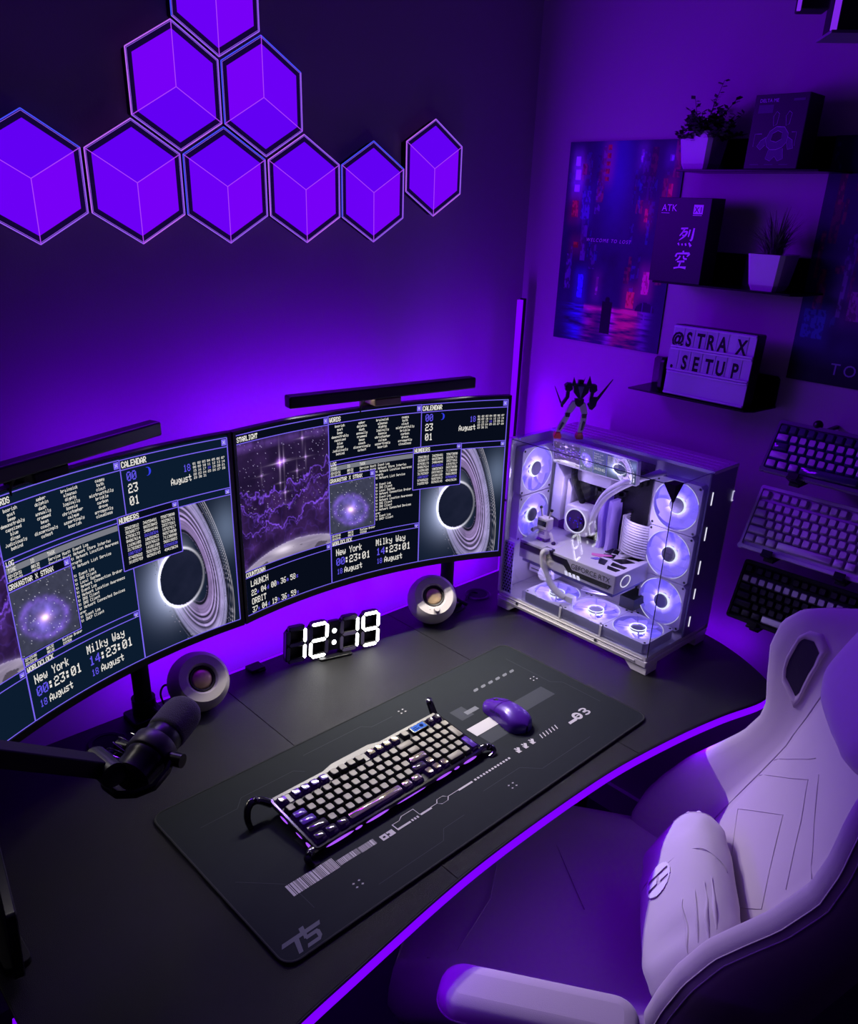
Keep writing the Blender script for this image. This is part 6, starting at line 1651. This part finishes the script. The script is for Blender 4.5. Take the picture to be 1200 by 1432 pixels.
# ------------------------------------------------------------------ armoured toy figure on top of the computer
TF = frame((0.697, 0.262, PH+0.0), (0.74,-0.67,0), (0.67,0.74,0), (0,0,1))
rf = thing('mecha_figure', 'dark armoured robot figure with two thin blades, standing on top of the computer', 'action figure', M=TF)
M_RD = mat('figure_dark', (30, 22, 52), 0.35, metal=0.2); M_RG = mat('figure_grey', (168, 158, 168), 0.4); M_RR = mat('figure_red', (196, 40, 50), 0.4); M_RK = mat('figure_black', (14, 12, 20), 0.4)
u_ = 0.00018
def L2(x, z, y=0.0): return ((x-430)*u_, y, (955-z)*u_)
def blk(nm, pts, d, mt, y=0.0, parent=rf, bev=0.0008):
    P = [((x-430)*u_, (955-z)*u_) for x, z in pts]
    if sum(P[i][0]*P[(i+1) % len(P)][1]-P[(i+1) % len(P)][0]*P[i][1] for i in range(len(P))) < 0: P = P[::-1]
    return obj(nm, MB(TF).prism(P, -d/2-y, d/2-y, T=frame((0,0,0),(1,0,0),(0,0,1),(0,-1,0))), mt, parent, bevel=bev)
for nm, A_, B_, C_, D_ in (('leg', (455,440), (365,610), (300,760), (262,900)), ('leg', (535,460), (585,620), (575,740), (555,900))):
    s = -1 if A_[0] < 500 else 1
    lg = blk('leg', [(A_[0]-42,A_[1]+10),(A_[0]+50,A_[1]+10),(B_[0]+46,B_[1]),(B_[0]-38,B_[1])], 0.012, M_RG)
    blk('knee', [(B_[0]-34,B_[1]-10),(B_[0]+34,B_[1]-10),(B_[0]+26,B_[1]+50),(B_[0]-26,B_[1]+50)], 0.013, M_RK, parent=lg)
    blk('shin', [(B_[0]-34,B_[1]+30),(B_[0]+40,B_[1]+30),(C_[0]+40,C_[1]+30),(D_[0]+30,D_[1]-30),(D_[0]-34,D_[1]-30),(C_[0]-36,C_[1])], 0.011, M_RG, y=0.002, parent=lg)
    blk('calf', [(C_[0]+4,C_[1]-30),(C_[0]+34,C_[1]-20),(D_[0]+26,D_[1]-70),(D_[0]+4,D_[1]-60)], 0.014, M_RK, parent=lg)
    blk('foot', [(D_[0]-50,D_[1]+20),(D_[0]-30,D_[1]-30),(D_[0]+30,D_[1]-30),(D_[0]+48,D_[1]+20),(D_[0]+44,955),(D_[0]-46,955)], 0.020, M_RR, y=0.003, parent=lg)
    blk('ankle', [(D_[0]-24,D_[1]-50),(D_[0]+24,D_[1]-50),(D_[0]+20,D_[1]-10),(D_[0]-20,D_[1]-10)], 0.012, M_RG, y=0.006, parent=lg)
blk('pelvis', [(440,420),(560,420),(555,480),(515,520),(480,520),(445,480)], 0.014, M_RK)
blk('torso', [(400,230),(610,230),(600,330),(540,400),(505,425),(470,400),(410,330)], 0.020, M_RD)
blk('chest_plate', [(460,250),(540,250),(505,400)], 0.024, mat('figure_violet', (90, 70, 130), 0.3), y=0.001)
blk('head', [(475,180),(535,180),(532,240),(478,240)], 0.012, M_RK, y=0.004)
blk('head_crest', [(465,235),(470,150),(480,215),(500,205),(530,215),(565,130),(545,235)], 0.003, M_RG, y=0.008, bev=0)
blk('back_fin', [(375,250),(395,130),(440,240)], 0.006, M_RD, y=-0.008); blk('back_fin', [(560,250),(600,110),(640,240)], 0.006, M_RD, y=-0.008)
for s, sh, el, ha in ((-1, (345,270), (340,400), (285,500)), (1, (665,280), (650,420), (660,520))):
    am = blk('arm', [(sh[0]-22,sh[1]+30),(sh[0]+22,sh[1]+30),(el[0]+24,el[1]),(ha[0]+18,ha[1]),(ha[0]-18,ha[1]-10),(el[0]-20,el[1])], 0.010, M_RD)
    blk('shoulder_armour', [(sh[0]-55,sh[1]-20),(sh[0]-20,sh[1]-55),(sh[0]+40,sh[1]-50),(sh[0]+52,sh[1]+20),(sh[0]+20,sh[1]+50),(sh[0]-45,sh[1]+40)], 0.018, M_RD, parent=am)
    blk('hand', [(ha[0]-22,ha[1]-10),(ha[0]+16,ha[1]-10),(ha[0]+12,ha[1]+40),(ha[0]-14,ha[1]+34)], 0.009, M_RK, y=0.002, parent=am)
blk('blade', [(165,265),(180,280),(280,480),(262,495)], 0.0015, M_RD, y=0.008, bev=0); blk('shield', [(640,540),(620,500),(690,400),(755,400),(735,520),(690,575)], 0.007, M_RD, y=0.007)
blk('blade', [(700,470),(925,165),(932,172),(745,480)], 0.002, M_RK, y=0.011, bev=0)
# ------------------------------------------------------------------ gaming chair
phi, rec = math.radians(34.5), math.radians(25)
CB = Vector((0.3, -0.42, -0.27)); TC0 = -0.02
CA = Vector((math.cos(phi), math.sin(phi), 0)); CF = Vector((-math.sin(phi), math.cos(phi), 0)); CU = Vector((0,0,1))
CD = CU*math.cos(rec)-CF*math.sin(rec); CN = CF*math.cos(rec)+CU*math.sin(rec)
def C3(s, t, n): return CB+CD*s+CA*t+CN*n             # point on the backrest: up, across, forward
def CS(f, t, z): return CB+CF*f+CA*t+CU*z             # point on the seat: forward, across, up
M_CH = mat('chair_suede', (196, 184, 190), 0.8, spec=0.3, bump=0.12, bscale=900, sheen=0.15)
M_CHP = mat('chair_piping', (186, 174, 182), 0.8); M_CHS = mat('pillow_suede', (202, 192, 198), 0.85, spec=0.25, bump=0.15, bscale=900, sheen=0.15)
M_LOGO = mat('logo_pale', (232, 226, 236), 0.7); M_CHB = mat('chair_base_black', (12, 12, 14), 0.4)
chair = thing('gaming_chair', 'pale suede racing-style gaming chair pushed up to the desk, with side wings and slots', 'chair', (0.25, -0.35, FZ))
def interp(tab, s):
    xs = [r_[0] for r_ in tab]; return [float(np.interp(s, xs, [r_[k] for r_ in tab])) for k in range(1, len(tab[0]))]
# s, ridge t (from centre), ridge n, crease t, crease n
FARP = [(-0.06,0.235,0.09,0.185,0.0),(0.0,0.245,0.115,0.185,0.0),(0.06,0.252,0.118,0.185,0.0),(0.11,0.252,0.112,0.185,0.0),(0.18,0.248,0.098,0.185,0.0),(0.25,0.240,0.072,0.18,0.0),(0.30,0.235,0.055,0.178,0.0),(0.35,0.232,0.052,0.178,0.0),
       (0.38,0.236,0.060,0.178,0.005),(0.42,0.246,0.085,0.175,0.010),(0.48,0.254,0.120,0.172,0.02),(0.53,0.254,0.132,0.165,0.03),(0.57,0.246,0.120,0.16,0.03),(0.60,0.228,0.095,0.155,0.03),(0.64,0.198,0.058,0.145,0.03),(0.70,0.165,0.035,0.125,0.02),(0.80,0.150,0.025,0.11,0.02)]
NEARP = [(-0.06,0.225,0.030,0.185,0.0),(-0.03,0.238,0.075,0.185,0.0),(0.01,0.248,0.105,0.185,0.0),(0.07,0.256,0.122,0.185,0.0),(0.14,0.26,0.132,0.185,0.0),(0.21,0.26,0.128,0.182,0.0),(0.26,0.26,0.112,0.18,0.0),(0.31,0.258,0.092,0.178,0.0),(0.38,0.256,0.080,0.178,0.005),
        (0.44,0.256,0.092,0.175,0.010),(0.50,0.258,0.114,0.172,0.02),(0.55,0.254,0.125,0.165,0.03),(0.60,0.232,0.100,0.155,0.03),(0.64,0.198,0.058,0.145,0.03),(0.70,0.165,0.035,0.125,0.02),(0.80,0.150,0.025,0.11,0.02)]
def side(tab, s, sg):
    rt, rn, ct, cn = interp(tab, s)
    b = 0.010 if s < 0.4 else 0.002
    dt, dn = rt-ct, rn-cn
    P = [(ct*0.98, cn+0.004), (ct+dt*0.18, cn+dn*0.16+0.002), (ct+dt*0.45, cn+dn*0.50), (ct+dt*0.74, cn+dn*0.85), (rt-0.006, rn-0.002), (rt, rn), (rt+0.009, rn-0.003), (rt+0.018, rn-0.016), (rt+0.022, rn-0.045), (rt+0.016, rn*0.4-0.055), (rt-0.02, -0.085), (rt*0.6, -0.098)]
    if sg < 0: P[5:] = [(rt, rn), (rt+0.012, rn-0.0015), (rt+0.026, rn-0.012), (rt+0.036, rn-0.036), (rt+0.030, rn*0.4-0.050), (rt-0.01, -0.085), (rt*0.6, -0.098)]
    return [(TC0+sg*a, n_) for a, n_ in P]
def cn0(s): return 0.012+0.010*math.sin(min(max(s, 0), 0.5)/0.5*PI)
rows = []
SS = list(np.linspace(-0.06, 0.80, 60))
for s in SS:
    fa = side(FARP, s, 1); ne = side(NEARP, s, -1); c = cn0(s)
    cr = interp(FARP, s)[3]
    front = [(TC0+x, c+cr*1.0-0.004*(abs(x)/0.14)**2) for x in (0.14, 0.08, 0.0, -0.08, -0.14)]
    rows.append([C3(s, t, n_) for t, n_ in (fa[::-1]+front+ne)]+[C3(s, TC0, -0.102)])
m = MB(); m.grid(rows, closed_v=True); n = len(rows[0]); k = len(rows)
def capfan(m, row, off):
    c = sum(row, Vector())/len(row)+off; base = len(m.v); m.v += [Vector(p) for p in row]+[c]; L = len(row)
    for i in range(L): m.f.append([base+i, base+(i+1) % L, base+L]); m.m.append(0)
capfan(m, rows[0], -CD*0.02); capfan(m, rows[-1], CD*0.03)
bk = obj('backrest', m, M_CH, chair, smooth='all')
def surf_n(s, t):
    x = t-TC0; tab = FARP if x > 0 else NEARP; rt, rn, ct, cn = interp(tab, s); a = abs(x); c = cn0(s)
    cr = interp(FARP, s)[3]
    if a <= ct*0.98: return c+cr-0.004*(a/0.14)**2 if a < 0.14 else np.interp(a, [0.14, ct*0.98], [c+cr-0.004, cn+0.004])
    dt, dn = rt-ct, rn-cn
    return float(np.interp(a, [ct*0.98, ct+dt*.18, ct+dt*.45, ct+dt*.74, rt-.006, rt], [cn+.004, cn+dn*.16+.002, cn+dn*.5, cn+dn*.85, rn-.002, rn]))
def seam(pts, r=0.0009, nm='seam', lift=0.0004, mt=None, par=None, closed=False):
    P = []
    for i in range(len(pts)-(0 if closed else 1)):
        a, b = pts[i], pts[(i+1) % len(pts)]
        for k in range(8): f_ = k/8; s = a[0]+(b[0]-a[0])*f_; t = a[1]+(b[1]-a[1])*f_; P.append(C3(s, t, surf_n(s, t)+lift))
    if not closed: s, t = pts[-1]; P.append(C3(s, t, surf_n(s, t)+lift))
    return obj(nm, MB().tube(P, r, 6, closed=closed), mt or M_CHP, par or bk, smooth='all')
seam([(0.21,0.10),(0.315,-0.02),(0.22,-0.155),(0.14,-0.09)], closed=True)
seam([(0.315,0.145),(0.405,0.035),(0.42,0.02)]); seam([(0.27,0.145),(0.39,-0.005),(0.28,-0.16)]); seam([(0.415,-0.02),(0.33,-0.175)])
seam([(s, TC0+interp(FARP, s)[2]*0.985) for s in np.linspace(0.0, 0.58, 12)], 0.0016); seam([(s, TC0-interp(NEARP, s)[2]*0.985) for s in np.linspace(0.0, 0.58, 12)], 0.0016)
# stitched double line round the outside of both bolsters
for tab, sg in ((NEARP, -1), (FARP, 1)):
    for dt, dn in (((0.0165, -0.010), (0.0205, -0.024)) if sg > 0 else ((0.0262, -0.0118), (0.0318, -0.0235))):
        P = []
        for s in np.linspace(-0.04, 0.62, 40):
            rt, rn, ct, cn = interp(tab, s); P.append(C3(s, TC0+sg*(rt+dt), rn+dn))
        obj('seam', MB().tube(P, 0.0014, 6), M_CHP, bk, smooth='all')
def slot(tab, sg):
    s0, s1 = 0.432, 0.548; out = []; inn_ = []; deep = []
    shape = [(0.0,0.12),(0.10,0.0),(0.66,0.0),(0.90,0.10),(1.0,0.62),(0.93,0.95),(0.80,1.0),(0.30,1.0),(0.16,0.92)]
    shp = []
    for i_ in range(len(shape)):
        a_s, b_s = shape[i_], shape[(i_+1) % len(shape)]
        shp += [(a_s[0]+(b_s[0]-a_s[0])*q_, a_s[1]+(b_s[1]-a_s[1])*q_) for q_ in (0.0, 0.33, 0.67)]
    def at_(a, b, lift, sc=1.0):
        a = 0.5+(a-0.5)*sc; b = 0.5+(b-0.5)*sc
        s = s0+(s1-s0)*a; rt, rn, ct, cn = interp(tab, s); x = ct+(rt-ct)*(0.30+0.30*b)
        nn = surf_n(s, TC0+sg*x)
        dirn = (CN*0.62-CA*sg*0.78)
        return C3(s, TC0+sg*x, nn)+dirn*lift
    rings = [[at_(a, b, -0.002, 1.32) for a, b in shp], [at_(a, b, 0.0045, 1.22) for a, b in shp], [at_(a, b, 0.0040, 1.04) for a, b in shp], [at_(a, b, 0.0008, 0.92) for a, b in shp]]
    sl = obj('wing_slot_frame', MB().grid(rings, closed_v=True), M_CH, bk, smooth='all')
    mm = MB().grid([[at_(a, b, 0.0022, sc) for a, b in shp] for sc in (0.93, 0.7, 0.4, 0.02)], closed_v=True)
    obj('wing_slot_shade_patch', mm, mat('slot_shade', (44, 34, 56), 0.8), sl)  # no hole here: dark patch paints the shade inside the slot
slot(FARP, 1); slot(NEARP, -1)

# seat
rows = []
for f in np.linspace(-0.02, 0.515, 24):
    e = 1.0; 
    if f > 0.47: e = math.sqrt(max(0.0, 1-((f-0.47)/0.046)**2))
    zt = -0.0+0.018*math.sin(max(0, f)/0.5*PI)*0.5-0.035*(max(0, f-0.40)/0.115)**2; w = 0.268-0.010*(f/0.5)-(1-e)*0.018
    th = 0.105*(0.35+0.65*e)
    zb = zt-th; P = []
    for x, zz in ((-w, zb+th*0.35), (-w-0.008, zb+th*0.62), (-w, zt+0.012), (-w+0.030, zt+0.026), (-w+0.062, zt+0.014), (-w+0.085, zt), (-0.08, zt-0.004), (0.08, zt-0.004), (w-0.085, zt), (w-0.062, zt+0.014), (w-0.030, zt+0.026), (w, zt+0.012), (w+0.008, zb+th*0.62), (w, zb+th*0.35), (w-0.04, zb), (-w+0.04, zb)):
        P.append(CS(f, TC0+x, zz))
    rows.append(P)
m = MB(); m.grid(rows, closed_v=True); capfan(m, rows[0], -CF*0.01); capfan(m, rows[-1], CF*0.004)
seat = obj('seat', m, M_CH, chair, smooth='all')
def sseam(pts, zz=0.003):
    obj('seam', MB().tube(smoothpath([CS(f, t, z_) for f, t, z_ in pts], 5), 0.0013, 6), M_CHP, seat, smooth='all')
sseam([(0.0, 0.165, 0.002), (0.25, 0.165, 0.008), (0.46, 0.165, 0.0)]); sseam([(0.0, -0.205, 0.002), (0.25, -0.205, 0.008), (0.46, -0.205, 0.0)])
sseam([(0.26, 0.14, 0.007), (0.19, -0.03, 0.006)]); sseam([(0.37, -0.05, 0.006), (0.41, -0.18, 0.003)]); sseam([(0.37, 0.06, 0.006), (0.37, -0.05, 0.006)])

def armrest(tc, sg):
    a0, a1, w = 0.115, 0.405, 0.043
    P = []; N = 18
    out = [(p[0], p[1]) for p in rrect(a0, a1, tc-w, tc+w, 0.036, 6)]
    def ins(d): return [(p[0], p[1]) for p in rrect(a0+d, a1-d, tc-w+d, tc+w-d, max(0.036-d, 0.004), 6)]
    z0 = 0.27-0.115
    ri = [[CS(f, t, z0+z_) for f, t in ins(d)] for d, z_ in ((0.030, 0.0), (0.004, 0.004), (0.0, 0.010), (0.0, 0.020), (0.003, 0.028), (0.010, 0.034), (0.024, 0.0365))]
    m = MB(); m.grid(ri, closed_v=True); capfan(m, ri[0], CU*0); capfan(m, ri[-1], CU*0.0005)
    ar = obj('armrest', m, M_CH, chair, smooth='all')
    obj('seam', MB().tube([CS(f, t, z0+0.009) for f, t in ins(-0.0006)], 0.0014, 6, closed=True), M_CHP, ar, smooth='all')
    bz = CS(0.26, tc, -0.03); tz = CS(0.26, tc, z0)
    mm = MB(); mm.tube([CS(0.24, tc-0.0*sg, -0.10), CS(0.24, tc, z0-0.002)], [0.026, 0.024], 4, up=CA); obj('support', mm, M_CHB, ar, bevel=0.003)
    mm = MB(); mm.tube([CS(0.24, tc, -0.10), CS(0.24, TC0+sg*0.10, -0.125)], [0.022, 0.022], 4, up=CU); obj('bracket', mm, M_CHB, ar, bevel=0.003)
armrest(-0.392, -1); armrest(0.350, 1)
c0 = CS(0.22, TC0, 0)
obj('mechanism', MB().prism(rrect(c0.x-0.12, c0.x+0.12, c0.y-0.10, c0.y+0.10, 0.02), -0.41, -0.375), M_CHB, chair, bevel=0.004)
obj('gas_column', MB().cyl((c0.x, c0.y, -0.62), (c0.x, c0.y, -0.41), 0.028, n=20), M_CHB, chair, smooth=True)
for k in range(5):
    a = 2*PI*k/5+0.4; e = Vector((math.cos(a), math.sin(a), 0)); r0 = Vector((c0.x, c0.y, -0.635))
    l_ = obj('base_leg', MB().tube([r0+e*0.02, r0+e*0.18+Vector((0,0,-0.012)), r0+e*0.31+Vector((0,0,-0.04))], [0.030, 0.026, 0.018], 8, flat=0.7), M_CHB, chair, smooth=True)
    w = r0+e*0.31; w.z = FZ+0.0285; sd = e.cross(CU)
    obj('caster', MB().tube([w-sd*0.022, w+sd*0.022], 0.0285, 18), M_RUBBER, l_, smooth=True)
# link between back and seat
for sg in (-1, 1):
    a = C3(0.0, TC0+sg*0.262, -0.03); b = CS(0.03, TC0+sg*0.262, -0.05)
    obj('hinge_bracket', MB().tube([C3(0.10, TC0+sg*0.20, -0.075), C3(0.0, TC0+sg*0.20, -0.06), CS(0.05, TC0+sg*0.20, -0.10)], 0.022, 6), M_CHB, chair, smooth=True)

# ------------------------------------------------------------------ cushions on the chair
def cushion(nm, lab, s0, s1, t0, t1, n0, n1, mt, wr, lean=0.0, round_=0.5, top_extra=0.0):
    c = C3((s0+s1)/2, (t0+t1)/2, (n0+n1)/2)
    root = thing(nm, lab, 'cushion', c)
    NU, NV = 40, 28; hs, ht, hn = (s1-s0)/2, (t1-t0)/2, (n1-n0)/2
    def P(u, v, extra=0.0):
        # superellipsoid: u around the s/n section, v along t
        a = 2*PI*u; cu_, su = math.cos(a), math.sin(a); b = PI*(v-0.5)
        cb, sb = math.cos(b), math.sin(b)
        pw = lambda x, e: math.copysign(abs(x)**e, x)
        S_ = hs*pw(cu_, 0.62)*pw(cb, 0.38); N_ = hn*pw(su, 0.80)*pw(cb, 0.50); T_ = ht*pw(sb, 0.55)
        k = wr*(0.0035*math.sin(14*T_/ht+5*cu_)+0.003*math.sin(23*T_/ht*0.7+9*su))*abs(cb)**0.3
        rr = 1+k/hn*0.6+extra
        return C3((s0+s1)/2+S_*(1+k/hs*0.2+extra*0.3), (t0+t1)/2+T_, (n0+n1)/2+N_*rr+lean*S_)
    m = MB(); m.grid([[P(u/NU, v/NV) for u in range(NU)] for v in range(NV+1)], closed_v=True)
    b = obj('cushion_body', m, mt, root, smooth='all')
    return root, b, P
lum, lb_, LP = cushion('lumbar_pillow', 'pale suede lumbar pillow with a round H logo, leaning on the chair back', 0.010, 0.208, -0.270, 0.080, 0.028, 0.128, M_CHS, 1.0, lean=-0.05)
for v_ in (0.50, 0.76):                      # curved seams across the pillow
    obj('seam', MB().tube([LP(u/40*0.5-0.02, v_+0.03*math.sin(PI*u/40), 0.006) for u in range(41)], 0.0010, 6), M_CHS, lb_, smooth='all')
for i, (u_, va, vb) in enumerate(((0.06,0.30,0.49),(0.10,0.22,0.48),(0.15,0.24,0.47),(0.20,0.20,0.46),(0.05,0.80,0.95),(0.13,0.82,0.93),(0.22,0.84,0.94))): obj('pleat', MB().tube([LP(u_+0.004*math.sin(k*0.15+i), va+(vb-va)*k/20, 0.001) for k in range(21)], [0.0030*math.sin(PI*(k+0.4)/20.8)+0.0003 for k in range(21)], 6), M_CHS, lb_, smooth='all')
# round logo with a notched H, laid on the front of the pillow
def logo_pt(x, y, lift): 
    return None
def LG(x, y, e=0.02):
    s0, s1, t0, t1, n0, n1 = 0.010, 0.208, -0.270, 0.080, 0.028, 0.128
    hs, ht, hn = (s1-s0)/2, (t1-t0)/2, (n1-n0)/2; T_ = y+0.025; S_ = x-0.006
    sb = (abs(T_)/ht)**(1/0.55); cb = math.sqrt(max(1e-6, 1-sb*sb)); cc = min(0.999, (abs(S_)/(hs*cb**0.38))**(1/0.62)); su = math.sqrt(1-cc*cc)
    N_ = hn*su**0.80*cb**0.5
    return C3((s0+s1)/2+S_, (t0+t1)/2+T_, (n0+n1)/2+N_+0.0030-0.05*S_)
m = MB(); R_ = 0.034; Ng = 34
for i in range(Ng):
    for j in range(Ng):
        q_ = []
        for (a, b) in ((i, j), (i+1, j), (i+1, j+1), (i, j+1)): q_.append((-R_+2*R_*a/Ng, -R_+2*R_*b/Ng))
        cx, cy = sum(p[0] for p in q_)/4, sum(p[1] for p in q_)/4
        if cx*cx+cy*cy > R_*R_: continue
        # H: two uprights run along x, joined by a cross bar; these cells stay open
        hcell = (abs(abs(cy)-0.0100) < 0.0034 and abs(cx) < 0.0285) or (abs(cx) < 0.0036 and abs(cy) < 0.010)
        if hcell: continue
        m.add([LG(x, y, 0.022) for x, y in q_], [(0,1,2,3)])
obj('round_logo', m, M_LOGO, lb_)
nk, nb_, NP = cushion('neck_pillow', 'large pale neck pillow on the chair top, cut off by the right photo edge', 0.525, 0.80, -0.245, 0.030, 0.040, 0.135, M_CHS, 0.4, lean=-0.05)
for e_ in (0.0, 0.045): obj('seam', MB().tube([NP(0.5+e_*0.3, 0.04+0.92*v/30, 0.006) for v in range(31)], 0.0011, 6), M_CHS, nb_, smooth='all')
